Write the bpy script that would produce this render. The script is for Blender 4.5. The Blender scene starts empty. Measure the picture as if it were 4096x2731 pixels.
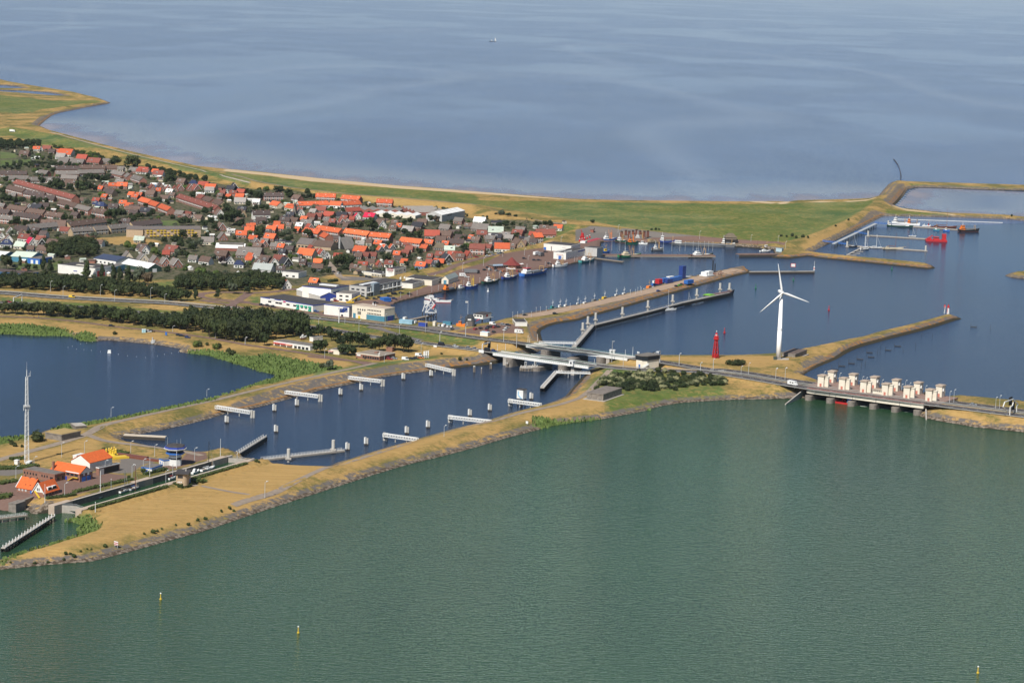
import bpy, bmesh, math, random
import numpy as np
from mathutils import Vector, Matrix, noise as mnoise
from mathutils.geometry import tessellate_polygon
random.seed(7); RNG = random.Random(11)
SC = bpy.context.scene; COL = SC.collection
R = math.radians
# ---------------------------------------------------------------- surveying: a pixel of the photograph -> a point of the place
F = 9500.0; PHI = R(1.8); TH = math.atan(1483/9500.0); HC = 267.0
CR = {'A':(0,500,2.352),'B':(0,1000,2.352),'C':(900,650,2.352),'D':(1000,950,3.36),'E':(1600,850,2.352),'F':(2300,800,2.352),'G':(3096,600,2.352),'H':(2600,1000,2.94),'I':(3096,1150,2.352),'J':(1900,1250,2.352),'K':(900,1250,2.352),'L':(0,1700,2.352),'M':(0,200,2.94),'V':(0,0,2352/4096),'Z':(0,1800,4.704),'Y':(500,1750,3.92),'X':(0,1440,3.4075),'W':(3696,1450,5.2275),'T1':(1600,1180,4.704),'T2':(1250,1380,4.704),'T3':(2100,1340,4.704),'T4':(1960,1480,5.88),'T5':(0,1050,4.48),'T6':(2440,900,3.36),'T7':(3480,840,4.523),'T8':(2500,1060,5.88),'T9':(1750,1040,5.2267),'U1':(0,650,3.92),'U2':(500,700,3.92),'U3':(1000,740,3.92),'S1':(1700,820,11.76),'S2':(1450,1040,11.76),'S3':(1030,1160,7.84),'S4':(2150,940,7.84)}
def toks(s, z=None):
    """'B 10,20 30,40,5' -> [(u, v, z)]: points read off a crop of the photograph, with a height where one is given"""
    out = []; c = None
    for t in s.split():
        if ',' in t:
            a = [float(q) for q in t.split(',')]
            o = CR[c]; out.append((o[0]+a[0]/o[2], o[1]+a[1]/o[2], a[2] if len(a) > 2 else z))
        else: c = t
    return out
def ray(u, v):
    du = u-2048; dv = v-1365.5; c, s = math.cos(PHI), math.sin(PHI)
    x = (du*c+dv*s)/F; y = -(-du*s+dv*c)/F
    return (x, math.cos(TH)+y*math.sin(TH), -math.sin(TH)+y*math.cos(TH))
def at(u, v, z=0.0):
    d = ray(u, v); t = (z-HC)/d[2]
    return Vector((d[0]*t, d[1]*t, z))
def line(s, z=0.0): return [at(u, v, z if q is None else q) for u, v, q in toks(s)]
def P(s, z=0.0): return line(s, z)[0]
def ppm(p): return F/math.sqrt(p[0]**2+p[1]**2+(HC-p[2])**2)       # photograph pixels per metre at a point
# ---------------------------------------------------------------- camera, sun, sky
cd = bpy.data.cameras.new('camera'); cam = bpy.data.objects.new('camera', cd); COL.objects.link(cam)
Rv = Vector((1,0,0)); Fw = Vector((0,math.cos(TH),-math.sin(TH))); Up = Vector((0,math.sin(TH),math.cos(TH)))
cx = Rv*math.cos(PHI)+Up*math.sin(PHI); cu = -Rv*math.sin(PHI)+Up*math.cos(PHI)
M3 = Matrix((cx, cu, -Fw)).transposed()
cam.matrix_world = Matrix.Translation((0,0,HC)) @ M3.to_4x4()
cd.sensor_width = 36; cd.lens = 36*F/4096; cd.clip_start = 5; cd.clip_end = 120000
SC.camera = cam
SUN_AZ, SUN_EL = 26, 47          # degrees: the sun stands behind the viewer, to the left
ts = Vector((-math.sin(R(SUN_AZ))*math.cos(R(SUN_EL)), -math.cos(R(SUN_AZ))*math.cos(R(SUN_EL)), math.sin(R(SUN_EL))))
sd = bpy.data.lights.new('sun', 'SUN'); sd.energy = 5.0; sd.angle = R(0.5); sd.color = (1,0.95,0.87)
so = bpy.data.objects.new('sun', sd); COL.objects.link(so); so.rotation_euler = ts.to_track_quat('Z','Y').to_euler(); so.location = (0,800,900)
wd = bpy.data.worlds.new('World'); SC.world = wd; wd.use_nodes = True
nt = wd.node_tree; sk = nt.nodes.new('ShaderNodeTexSky'); sk.sky_type = 'NISHITA'; sk.sun_disc = False
sk.sun_elevation = R(SUN_EL); sk.sun_rotation = math.atan2(ts.x, ts.y); sk.air_density = 1.0; sk.dust_density = 0.05; sk.ozone_density = 3.0
bg = nt.nodes['Background']; bg.inputs[1].default_value = SKY_STRENGTH = 0.068
nt.links.new(sk.outputs[0], bg.inputs[0])
SC.view_settings.view_transform = 'Standard'; SC.view_settings.look = 'None'; SC.view_settings.exposure = 0.28; SC.view_settings.gamma = 1
SC.render.engine = 'CYCLES'; SC.cycles.max_bounces = 5; SC.cycles.diffuse_bounces = 2; SC.cycles.glossy_bounces = 2; SC.cycles.transmission_bounces = 2
SC.cycles.volume_bounces = 0; SC.cycles.caustics_reflective = False; SC.cycles.caustics_refractive = False; SC.cycles.use_denoising = True
# ---------------------------------------------------------------- materials
MATS = {}
def mat(name, col, rough=0.8, var=0.12, scale=0.6, metal=0.0, spec=0.3, bump=0.0):
    """plain painted / mineral surface with a slight cloudy variation of its own colour"""
    if name in MATS: return MATS[name]
    m = bpy.data.materials.new(name); m.use_nodes = True; n = m.node_tree.nodes; l = m.node_tree.links
    b = n['Principled BSDF']; b.inputs['Roughness'].default_value = rough; b.inputs['Metallic'].default_value = metal
    b.inputs['Specular IOR Level'].default_value = spec
    if var:
        g = n.new('ShaderNodeNewGeometry'); t = n.new('ShaderNodeTexNoise'); t.inputs['Scale'].default_value = scale; t.inputs['Detail'].default_value = 4
        l.new(g.outputs['Position'], t.inputs['Vector'])
        r = n.new('ShaderNodeMapRange'); r.inputs[1].default_value = 0.3; r.inputs[2].default_value = 0.7; r.inputs[3].default_value = 1-var; r.inputs[4].default_value = 1+var
        l.new(t.outputs[0], r.inputs[0])
        x = n.new('ShaderNodeVectorMath'); x.operation = 'SCALE'; x.inputs[0].default_value = col[:3]; l.new(r.outputs[0], x.inputs['Scale'])
        l.new(x.outputs[0], b.inputs['Base Color'])
        if bump:
            bp = n.new('ShaderNodeBump'); bp.inputs['Distance'].default_value = bump; l.new(t.outputs[0], bp.inputs['Height']); l.new(bp.outputs[0], b.inputs['Normal'])
    else: b.inputs['Base Color'].default_value = (*col[:3], 1)
    MATS[name] = m; return m
# ---------------------------------------------------------------- mesh builder
class MB:
    def __init__(s): s.v = []; s.f = []; s.m = []; s.k = 0
    def add(s, vs, fs, k=None):
        o = len(s.v); s.v += [tuple(v) for v in vs]; s.f += [[i+o for i in f] for f in fs]; s.m += [s.k if k is None else k]*len(fs); return s
    def box(s, x0, x1, y0, y1, z0, z1, k=None):
        return s.add([(x0,y0,z0),(x1,y0,z0),(x1,y1,z0),(x0,y1,z0),(x0,y0,z1),(x1,y0,z1),(x1,y1,z1),(x0,y1,z1)],
                     [(3,2,1,0),(4,5,6,7),(0,1,5,4),(1,2,6,5),(2,3,7,6),(3,0,4,7)], k)
    def cbox(s, c, d, k=None): return s.box(c[0]-d[0]/2, c[0]+d[0]/2, c[1]-d[1]/2, c[1]+d[1]/2, c[2], c[2]+d[2], k)
    def bar(s, a, b, w, h=None, k=None):
        """square bar from a to b"""
        h = h or w; a = Vector(a); b = Vector(b); d = (b-a).normalized(); u = d.cross(Vector((0,0,1)))
        u = u.normalized() if u.length > 1e-4 else Vector((1,0,0)); q = u.cross(d)
        u *= w/2; q *= h/2
        return s.add([a-u-q,a+u-q,a+u+q,a-u+q,b-u-q,b+u-q,b+u+q,b-u+q], [(0,1,2,3),(7,6,5,4),(4,5,1,0),(5,6,2,1),(6,7,3,2),(7,4,0,3)], k)
    def tube(s, a, b, r0, r1=None, n=8, k=None):
        r1 = r0 if r1 is None else r1; a = Vector(a); b = Vector(b); d = (b-a).normalized(); u = d.cross(Vector((0,0,1)))
        u = u.normalized() if u.length > 1e-4 else Vector((1,0,0)); q = d.cross(u); vs = []
        for c, r in ((a,r0),(b,r1)):
            for i in range(n):
                t = 2*math.pi*i/n; vs.append(c+u*math.cos(t)*r+q*math.sin(t)*r)
        fs = [(i,(i+1)%n,n+(i+1)%n,n+i) for i in range(n)]+[tuple(range(n-1,-1,-1)), tuple(range(n,2*n))]
        return s.add(vs, fs, k)
    def lathe(s, prof, n=12, c=(0,0,0), k=None):
        vs = []; fs = []
        for r, z in prof:
            for i in range(n):
                t = 2*math.pi*i/n; vs.append((c[0]+r*math.cos(t), c[1]+r*math.sin(t), c[2]+z))
        for j in range(len(prof)-1):
            for i in range(n): fs.append((j*n+i, j*n+(i+1)%n, (j+1)*n+(i+1)%n, (j+1)*n+i))
        fs.append(tuple(range(n-1,-1,-1))); fs.append(tuple(range((len(prof)-1)*n, len(prof)*n)))
        return s.add(vs, fs, k)
    def prism(s, pts, z0, z1, k=None):
        """outline (any turn) pulled up from z0 to z1"""
        n = len(pts); A = sum(pts[i][0]*pts[(i+1)%n][1]-pts[(i+1)%n][0]*pts[i][1] for i in range(n))
        if A < 0: pts = list(reversed(pts))
        vs = [(p[0],p[1],z0) for p in pts]+[(p[0],p[1],z1) for p in pts]
        fs = [(i,(i+1)%n,n+(i+1)%n,n+i) for i in range(n)]
        if n <= 4: fs += [tuple(range(n-1,-1,-1)), tuple(range(n,2*n))]
        else:
            for t in tessellate_polygon([[Vector((p[0],p[1],0)) for p in pts]]):
                a, b, c = t; ar = (pts[b][0]-pts[a][0])*(pts[c][1]-pts[a][1])-(pts[c][0]-pts[a][0])*(pts[b][1]-pts[a][1])
                if ar < 0: a, c = c, a
                fs += [(n+a,n+b,n+c),(c,b,a)]
        return s.add(vs, fs, k)
    def gable(s, x0, x1, y0, y1, ze, zr, o=0.4, t=0.25, k=None, hip=0.0):
        """tiled roof with its ridge along x over the box x0..x1, y0..y1, with overhang o and thickness t"""
        ym = (y0+y1)/2; e = o*(zr-ze)/max(0.1,(y1-y0)/2)
        X0, X1 = x0-o, x1+o
        lo = [(X0,y0-o,ze-e),(X0+hip,ym,zr),(X0,y1+o,ze-e),(X1,y0-o,ze-e),(X1-hip,ym,zr),(X1,y1+o,ze-e)]
        vs = [(a,b,c-t) for a,b,c in lo]+lo
        fs = [(0,3,4,1),(1,4,5,2),(6,7,10,9)[::-1],(7,8,11,10)[::-1],(0,6,9,3),(2,5,11,8),(0,1,7,6),(1,2,8,7),(3,9,10,4),(4,10,11,5)]
        fs[0] = (0,1,4,3); fs[1] = (1,2,5,4); fs[2] = (6,9,10,7); fs[3] = (7,10,11,8); fs[4] = (0,3,9,6); fs[5] = (2,8,11,5); fs[6] = (0,6,7,1); fs[7] = (1,7,8,2); fs[8] = (3,4,10,9); fs[9] = (4,5,11,10)
        if hip: fs += [(6,7,8),(9,11,10)]
        return s.add(vs, fs, k)
    def house_walls(s, x0, x1, y0, y1, z0, ze, zr, k=None):
        ym = (y0+y1)/2
        vs = [(x0,y0,z0),(x1,y0,z0),(x1,y1,z0),(x0,y1,z0),(x0,y0,ze),(x1,y0,ze),(x1,y1,ze),(x0,y1,ze),(x0,ym,zr),(x1,ym,zr)]
        return s.add(vs, [(0,1,5,4),(1,2,6,9,5),(2,3,7,6),(3,0,4,8,7),(4,5,9,8),(6,7,8,9)], k)
    def mesh(s, name, mats=()):
        me = bpy.data.meshes.new(name); me.from_pydata(s.v, [], s.f); me.update()
        for m in mats: me.materials.append(m)
        if len(mats) > 1: me.polygons.foreach_set('material_index', s.m)
        return me
    def obj(s, name, mats, parent=None, smooth=False):
        if not isinstance(mats, (list, tuple)): mats = [mats]
        me = s.mesh(name, mats)
        if smooth: me.polygons.foreach_set('use_smooth', [True]*len(me.polygons))
        return link(name, me, parent)
def link(name, me, parent=None, loc=None, rotz=0.0, m=None):
    o = bpy.data.objects.new(name, me); COL.objects.link(o)
    if parent is not None: o.parent = parent
    if loc is not None: o.location = loc
    if rotz: o.rotation_euler = (0,0,rotz)
    if m is not None: setm(o, m)
    return o
def setm(o, m):
    """give one object its own colour on a shared mesh"""
    if not o.data.materials: o.data.materials.append(None)
    o.material_slots[0].link = 'OBJECT'; o.material_slots[0].material = m
THINGS = []
def tag(o, label, cat, group=None, kind=None):
    o['label'] = label; o['category'] = cat
    if group: o['group'] = group
    if kind: o['kind'] = kind
    THINGS.append(o); return o
def thing(name, label, cat, loc=(0,0,0), rotz=0.0, group=None):
    o = bpy.data.objects.new(name, None); COL.objects.link(o); o.empty_display_size = 0.5
    o.location = loc; o.rotation_euler = (0,0,rotz)
    return tag(o, label, cat, group)
def struct(o, label=None):
    o['kind'] = 'structure'
    if label: o['label'] = label
    return o
KIDS = {}
def dup(root, kids, loc, rotz, label, group=None, mats=None):
    """copy a thing with its parts; kids = [(part, [sub-parts])]"""
    r = root.copy(); COL.objects.link(r); r.location = loc; r.rotation_euler = (0,0,rotz)
    for q in list(r.keys()):
        if q in ('label','group'): del r[q]
    tag(r, label, root['category'], group or root.get('group'))
    for p, subs in kids:
        c = p.copy(); COL.objects.link(c); c.parent = r
        if mats and p.name.split('.')[0] in mats: setm(c, mats[p.name.split('.')[0]])
        for d in subs:
            e = d.copy(); COL.objects.link(e); e.parent = c
    return r
# ================================================================ the land: outlines read off the photograph
OUT = '''L -300,1370 0,1360 500,1310 850,1285 1000,1250 1300,1170 1600,1085 1900,1005 2352,850 V 632,1164 700,1142 780,1116 860,1090 940,1066 1020,1047 1091,1028
J 250,1195 550,1115 740,1065 900,1040 1200,1003 1400,965 1600,925 1750,880 1950,848 2352,822 I 110,1047 250,1040 350,1040 400,1005 500,900 400,862
275,828 330,790 420,745 520,705 600,670 680,620 760,580 860,545 960,520 1060,490 1200,455 1400,405 1600,345 1720,305 1768,296 1740,280 1690,262 1640,250 1590,258 1500,285 1300,340 1100,388 950,422 800,470 640,498 450,540 330,565 200,590
H 1480,1222 1300,1238 1050,1250 850,1254 700,1252 400,1255 60,1256 J 1640,420 1420,440 1260,470 1190,500 1090,540 1020,560 1040,580 1010,610 960,660 900,720 850,785 750,832 620,872 450,912 300,952 150,1000 0,1047
K 2200,1078 2000,1132 1850,1172 1700,1217 1500,1272 1300,1332 1180,1372 1050,1408 V 745,1076 690,1074 640,1068 603,1060 Y 2150,400 2020,320 1870,325 1740,245 1560,250
L 1950,272 1800,262 1600,235 1500,215 1330,185 1200,160 1140,120 V 283,1003 300,1000 360,990 430,975 480,962 K 0,952 100,932 250,905 400,870 500,840 650,800 800,760 900,730 1050,700 1200,670 1350,640 1500,605 1650,585 1900,552 2300,508
J 100,495 200,480 300,455 450,420 560,385 620,355 690,300 640,262 615,195 E 1330,1110 1400,1070 1500,1042 1700,1012 F 150,1095 400,1030 700,945 1000,860 1300,775 1500,720 1650,686 1660,668 1580,636
1300,692 1000,757 800,815 600,868 400,915 200,965 E 1640,890 1400,930 1200,965 1050,985 1040,1005 940,1005 870,1035 700,1060 560,1075 500,1062 340,1045 0,1015 D 1990,1060 1950,990 1890,905
E 0,838 220,785 400,745 600,705 780,668 940,630 1100,592 1280,550 1430,515 1570,492 1700,468 1840,438 F 200,545 235,470 240,400 300,392 380,385 700,402 790,400 1000,415 1500,440 1640,448 1870,470 1880,520 1845,540 1900,548 2050,552 2200,530
G 400,1015 700,1045 1000,1075 1300,1105 1470,1122 1522,1112 1490,1085 1400,1072 1100,1042 800,1017 500,987 345,966 400,940 480,900 560,862 700,790 830,725 900,690 1000,638 1040,622 1200,624 1700,634 2200,652 2352,667 2900,720
2900,690 2352,640 2200,622 1700,606 1500,592 1250,562 1130,522 1160,500 1220,430 1260,370 1350,352 1500,355 2000,375 2352,382 2900,410 2900,370 2352,340 1500,315 1240,305 1190,290 1110,302 1080,320 1000,410 965,462 700,472 440,478 200,482 100,495 0,492
F 1400,22 800,15 400,12 0,0 C 2352,285 2000,255 1640,230 1200,190 800,150 400,105 0,70 A 1900,400 1600,335 1300,268 1000,193 700,112 480,55
M 470,892 540,832 620,772 700,742 850,712 1100,662 1250,637 1305,626 1180,574 1050,544 900,508 620,463 400,428 140,383 0,348 -300,300 V -260,600 -300,1000'''
EAST = 'I 1320,1190 1425,1232 1600,1265 1900,1315 2352,1362 2900,1440 2900,1160 2352,1090 1900,1050 1620,1025 1540,1040 1350,1170'
HEAD = 'G 2165,1182 2230,1155 2352,1150 2900,1170 2900,1230 2352,1210 2230,1200'      # the mole head at the right edge
HOLES = ['V -200,770 0,767 B 200,800 350,808 500,808 690,815 740,850 830,862 930,855 1000,850 1130,858 1300,875 1450,890 1600,912 1700,930 1680,945 1690,962 1800,975 1950,990 2080,1030 2180,1060 2270,1085 2352,1108 K 300,545 400,570 470,585 480,600 400,640 250,680 100,735 0,770 V 440,925 370,940 300,955 220,970 160,980 X 1280,850 900,860 770,915 600,965 400,1040 0,1090 -600,1150',
 'L -300,780 0,800 80,812 260,800 300,845 440,820 530,830 520,880 610,908 690,915 745,935 757,985 735,1025 660,1048 560,1088 400,1132 250,1182 130,1212 0,1262 -300,1330',
 'M 0,415 200,430 300,460 0,452', 'M 0,475 300,483 550,500 700,525 800,545 600,538 300,512 0,492']
LAND = [[(p.x,p.y) for p in line(s)] for s in (OUT, EAST, HEAD)]
HOLE = [[(p.x,p.y) for p in line(s)] for s in HOLES]
_a, _b = line('L 575,735 2090,285', 4); _u = (_b-_a).normalized(); _v = Vector((-_u.y,_u.x,0)); _a = _a-_v*2; _b = _b-_v*5.3; _u = (_b-_a).normalized(); _v = Vector((-_u.y,_u.x,0)); _w = -13.3; LKA, LKB = _a.copy(), _b.copy()
HOLE.append([tuple((_a+_u*x+_v*y)[:2]) for x, y in ((-14,1.2), ((_b-_a).length+9,1.2), ((_b-_a).length+9,_w-1.2), (-14,_w-1.2))])
# heights ------------------------------------------------------------------
HIGH = [(4.3, 12, 'V -600,1010 100,1000 220,968 400,935 520,915 640,880 760,850 1000,815 1140,815 1140,850 1380,850 1400,812 1900,815 2352,880 2700,1100 2352,1300 -600,1700'),
        (2.0, 25, 'F -1200,-50 2352,-10 G 900,470 700,640 250,860 F 1900,395 1500,375 1000,325 500,270 200,230 -200,170 -700,70'),
        (1.2, 20, 'M -500,380 900,520 1150,580 600,690 300,760 -500,760')]
STEEP = ['E -60,700 500,540 1250,350 1900,220 1950,420 1840,440 1430,520 780,680 400,760 -60,860', 'F 150,600 190,380 800,330 1500,400 1900,440 1900,480 1500,460 800,420 300,410 250,560',
         'L 380,700 2100,230 2300,300 2230,410 700,860 380,860', 'F 1700,600 1560,600 -100,980 -100,1050 700,850', 'E 1000,960 1800,800 1800,880 1100,1010']
RIDGES = [  # (half width of the crest, slope of the flanks, crest line with heights)
 (3, .28, 'A -200,-60,7 100,20,7 480,85,7 700,150,7 1000,235,7 1300,310,7 1600,378,7 1900,440,7 C 0,125,7 300,190,7 600,240,7 1100,295,7 1600,335,7 2352,398,7 E 1000,30,7 1300,75,7 1600,112,6.5 1950,140,6.5 F 400,260,6 800,305,6 1200,345,5.5 1500,372,5 1900,395,5 G 0,870,5'),
 (4, .3, 'G 150,870,5 300,830,6 500,760,6.5 700,660,6.5 850,580,6.5 960,500,6.5 1050,420,6.5 1150,320,6 1200,300,5'),
 (2, .3, 'G 1250,315,3.5 1500,325,4 2352,355,4 2900,385,4'), (1.5, .3, 'G 1060,612,3 1700,620,3 2352,650,3 2900,700,3'),
 (2.5, .3, 'C 1560,1085,5.5 E 100,555,6 400,500,6 700,430,6 1000,368,6 1350,290,6 1550,215,6 1680,160,5.5 1800,140,5.5'),
 (2, .3, 'M -200,760,5 200,720,4 600,690,4 1000,630,4 1250,615,4'), (2, .3, 'M -200,340,4 300,425,4 900,518,4 1220,600,4'),
 (3, .35, 'G 100,985,3.2 300,990,3.2 700,1025,3.2 1300,1085,3.2 1460,1105,3'),
 (2.5, .3, 'I 100,610,4 400,580,3.5 640,540,3.8 850,495,3.8 1050,445,3.8 1300,375,3.8 1600,290,3.5 1680,275,3'),
]
ROADS = {  # carriageways with their heights
 'far': 'T5 -300,530,3 0,540,3 1000,625,3 2240,690,3.2 B 1560,497,3.5 2000,540,5.5 2200,560,6 2500,600,5.5 D 640,1055,4 1200,1110,4 1700,1165,4 2352,1238,4.2 T1 1200,765,4.5 1700,835,5.5 2352,910,7 T3 500,228,7.4 1000,290,7.6 1500,352,7.4 2087,430,6.8 J 1800,470,6.2 2352,560,6 H 700,1392,6 1200,1452,6 I 200,880,6.2 500,920,6.4 1000,988,6.4 1520,1060,6.4 2352,1160,6.2 2900,1235,6.2',
 'near': 'T5 -300,700,3 0,715,3 600,745,3 1400,800,3 2240,870,3.2 D 720,1192,3.6 1140,1248,3.6 1560,1325,3.6 2140,1398,3.8 T1 900,968,4.2 1500,1042,5.5 1830,1082,6.6 T3 0,385,7 500,455,7.5 1000,535,7.6 1400,592,7.2 2087,655,6.6 H 600,1432,6 1000,1480,6.2 I 0,895,6.4 320,950,6.6 800,1012,6.6 1400,1092,6.6 2352,1212,6.2 2900,1285,6.2',
}
for k in ROADS: RIDGES.append((6.5 if k == 'far' else 6, .4, ROADS[k]))
# regions of ground cover -----------------------------------------------------
ZONES = {
 'dry': ['L 720,815 1000,765 1560,605 1780,595 2200,395 2352,360 V 690,1085 640,1140 430,1200 240,1248 60,1272 90,1262 215,1215 238,1190 225,1163', 'C 0,125 300,192 600,243 1100,298 1600,338 2352,402 2352,500 2000,455 1600,405 1050,300 660,275 300,240 0,175',
  'E 600,10 1000,20 1400,80 1900,132 2060,150 1800,150 1550,118 1300,110 1000,75 640,40', 'B 560,710 1000,740 1500,800 1800,870 1650,900 1300,840 1000,820 880,770', 'B 0,640 400,680 560,712 300,700 0,690', 'K -100,860 420,765 400,840 200,880 0,890',
  'T1 1380,965 1700,870 2352,960 2352,1050 1900,1030', 'T1 1000,1010 700,1095 1200,1120 1800,1090 1500,1060', 'J 1230,510 1500,465 1700,515 2352,595 2300,605 1700,545 1300,575', 'H -60,1268 700,1272 1450,1240 1700,1330 1300,1400 600,1330 0,1300',
  'X 400,1300 1200,1070 1363,1110 1363,1250 900,1350 500,1400', 'A 860,1060 1200,1035 1510,1080 1510,1110 1100,1120', 'J 130,1100 450,1000 800,880 1000,740 1060,720 1020,800 1200,830 1230,900 900,950 500,1010 0,1130', 'K 1000,1411 1900,1180 2352,1050 2352,1100 1800,1290 1200,1460',
  'W 500,1000 780,1000 1000,1100 1050,1180 700,1200 450,1130', 'W 1450,1170 1800,1130 2300,1250 2200,1400 1700,1280', 'G 240,890 400,840 560,760 700,680 640,770 480,850 300,930', 'G 1000,480 1100,400 1150,350 1130,400 1060,470', 'L 0,230 300,160 560,90 800,60 700,110 400,200 0,300', 'L 930,130 1000,60 1120,80 1140,150 1000,170',
  'E 1680,1160 700,1255 1180,1290', 'K 500,420 900,400 1250,470 1000,530'],
 'green': ['A -100,40 300,60 700,135 1300,290 2000,435 2352,520 2352,590 1900,480 1700,450 1200,290 600,200 380,180 100,100 -100,120','F -900,0 0,14 800,24 1600,36 G 0,500 930,478 930,520 700,680 250,850 F 1880,385 1500,368 1000,318 500,262 200,205 0,185 C 2352,392 1600,326 1100,286 600,231 300,181 0,111 0,88 400,128 800,185 1200,216 1640,246 2352,298',
  'D 670,1090 1200,1150 1700,1190 1760,1260 1500,1290 1100,1200 680,1150', 'T1 80,745 550,755 1100,795 1640,862 1380,950 700,895 300,815', 'M -200,500 600,590 1100,590 1200,612 600,690 300,740 -200,760', 'D 1900,1200 2352,1250 2352,1290 2080,1310', 'D 350,960 1000,1040 1650,1110 1400,1100 640,1030',
  'B 0,440 1000,520 2000,600 2352,640 2352,700 1000,560 0,500', 'D 0,800 140,790 140,880 0,870', 'A 1440,900 1680,900 1680,950 1480,950', 'B 150,120 380,120 380,180 150,180', 'B 500,110 560,110 540,190 500,190', 'B 1420,310 1660,290 1660,370 1420,350', 'A 0,250 160,270 160,310 0,320', 'A 0,330 380,320 200,390 0,390', 'E 1000,360 1560,130 1700,140 1350,300 700,440 650,440',
  'T2 0,430 600,420 1200,330 2352,240 2352,300 1400,400 700,540 0,640', 'G 1240,318 1500,335 2352,360 2352,378 1500,350 1350,348', 'G 1050,560 1250,575 1700,612 1700,625 1060,612', 'J 1000,740 1250,560 1700,620 2352,640 2352,800 1900,800 1400,920 1240,930 1230,840 1380,780'],
 'reed': ['B -100,700 240,700 560,740 700,780 690,813 500,806 350,806 200,798 -100,783', 'B 690,800 760,770 850,780 930,830 920,855 830,862 740,850 700,830', 'B 1690,940 1800,930 2000,940 2352,1010 K 400,390 850,480 1100,520 900,560 640,610 450,665 250,690 100,735 0,765 0,755 250,675 400,632 478,598 470,583 400,568 300,543 235,518 B 2352,1106 2270,1083 2180,1058 2080,1028 1950,988 1800,973 1690,960',
  'L 590,850 790,840 880,880 950,960 870,1030 660,1062 560,1095 740,1005 757,985 745,935', 'L 0,1262 130,1212 250,1182 400,1132 560,1088 620,1090 420,1150 200,1225 60,1260 0,1290', 'J 550,1000 800,1000 1200,960 1200,995 740,1060 560,1050', 'J 1360,940 1560,900 1900,820 2150,810 1950,842 1750,875 1600,920 1400,958', 'X 750,930 900,850 1280,845 1000,930', 'X -200,1090 340,1050 380,1090 0,1200 -200,1240', 'V 120,985 300,955 500,912 500,918 300,962 140,992'],
 'sand': ['B 990,850 1080,825 1250,850 1450,870 1700,915 1695,932 1500,907 1200,870', 'C 0,60 800,140 1640,220 2352,272 F 0,-5 F 120,6 C 1640,246 1200,206 800,178 400,122 0,84 A 1900,425 2100,440', 'G 1125,520 1250,558 1500,588 1700,604 1700,611 1250,572 1120,530', 'F 1600,10 1750,8 1900,20 1850,32', 'G 20,492 150,478 130,500 60,506', 'G 300,485 440,478 600,482 440,490', 'G 640,480 950,462 960,470 700,486'],
 'brick': ['E -100,830 260,690 500,555 800,478 960,420 1250,365 1450,330 1860,250 2100,235 2330,250 2330,300 1900,300 1900,400 1840,440 1430,516 1100,592 780,668 400,746 -100,850', 'L -80,700 -80,560 150,555 560,540 640,545 900,470 1150,500 1300,530 700,690 560,720 330,705 80,772 0,765', 'T1 1050,690 1400,600 1900,515 2160,555 2340,640 2300,725 1850,715 1650,770 1400,730', 'T2 -100,190 600,265 1100,320 1180,350 1100,385 900,320 500,290 -100,225', 'Y 530,480 860,420 1000,250 1260,280 1300,380 700,560', 'D 860,990 1700,1060 1650,1100 960,1060', 'D 0,880 200,910 600,970 850,1010 840,1025 300,945 0,900', 'D 1200,880 1450,850 1900,820 1880,890 1700,905 1400,880', 'T6 550,190 800,215 1500,235 1700,250 2350,280 2350,250 1700,215 700,170 550,170'],
 'asph': ['L 890,400 1130,400 1130,310 1230,300 1500,345 1490,370 1350,400 1240,480 1120,485 1000,475', 'T1 0,600 300,565 650,592 1100,602 1150,645 900,672 500,640', 'L -100,430 220,420 220,480 100,510 -100,500', 'B 700,130 1150,130 1100,150 1460,190 1500,210 1100,200', 'C 960,930 1040,1000 1090,1080 1260,1080 1280,1110 1100,1110 1040,1060', 'C 1100,1070 1400,1080 1560,1085 1500,1110 1150,1105', 'T6 0,100 500,110 1700,200 2250,230 2250,245 1700,210 700,160 0,140', 'T6 150,90 700,120 1700,195 2250,225 2240,260 1600,230 700,185 480,190 0,140', 'E 1650,190 1850,150 2100,190 2330,215 2330,250 1900,250 1650,270'],
 'town': ['A -200,190 300,200 700,300 1000,380 1250,380 1850,520 2352,600 C 660,290 1350,380 2100,440 2352,520 E 900,40 1300,110 1560,130 1300,290 700,430 0,600 C 1560,1080 1000,1050 700,1160 B 1650,280 0,260 -300,260 A -300,900'],
}
OMASK = ['V 380,1010 500,955 700,900 900,865 1150,805 1170,838 1000,870 700,935 500,985', 'E 1200,900 2000,880 F 400,940 1000,780 1700,620 1720,700 1000,900 100,1130 E 1600,1040 1400,1100 1370,1200 1250,1220 1200,1100', 'I 150,860 500,640 800,500 1000,470 1800,230 1800,330 1000,540 600,700 300,850', 'F 1820,500 2352,500 2352,580 1820,580', 'J 820,810 960,630 1000,540 1100,540 1080,600 900,780', 'G 1060,520 1180,380 1240,360 1150,520', 'G 0,980 700,1010 1520,1080 1540,1130 1300,1120 0,1040']
SMASK = ['V 380,1010 500,940 700,880 900,845 1150,800 1170,838 1000,880 700,945 500,995', 'E 1200,900 2000,860 F 400,920 1000,760 1600,620 1720,700 1000,900 100,1130 E 1600,1040 1400,1100 1370,1200 1230,1220 1190,1050', 'I 250,720 450,640 520,680 300,790', 'I 950,480 1500,340 1700,290 1740,320 1000,530', 'G 420,960 700,760 850,650 960,560 1100,350 1200,310 1240,360 1140,520 1000,640 800,780 500,930', 'M 250,860 650,735 700,745 480,905']
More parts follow.
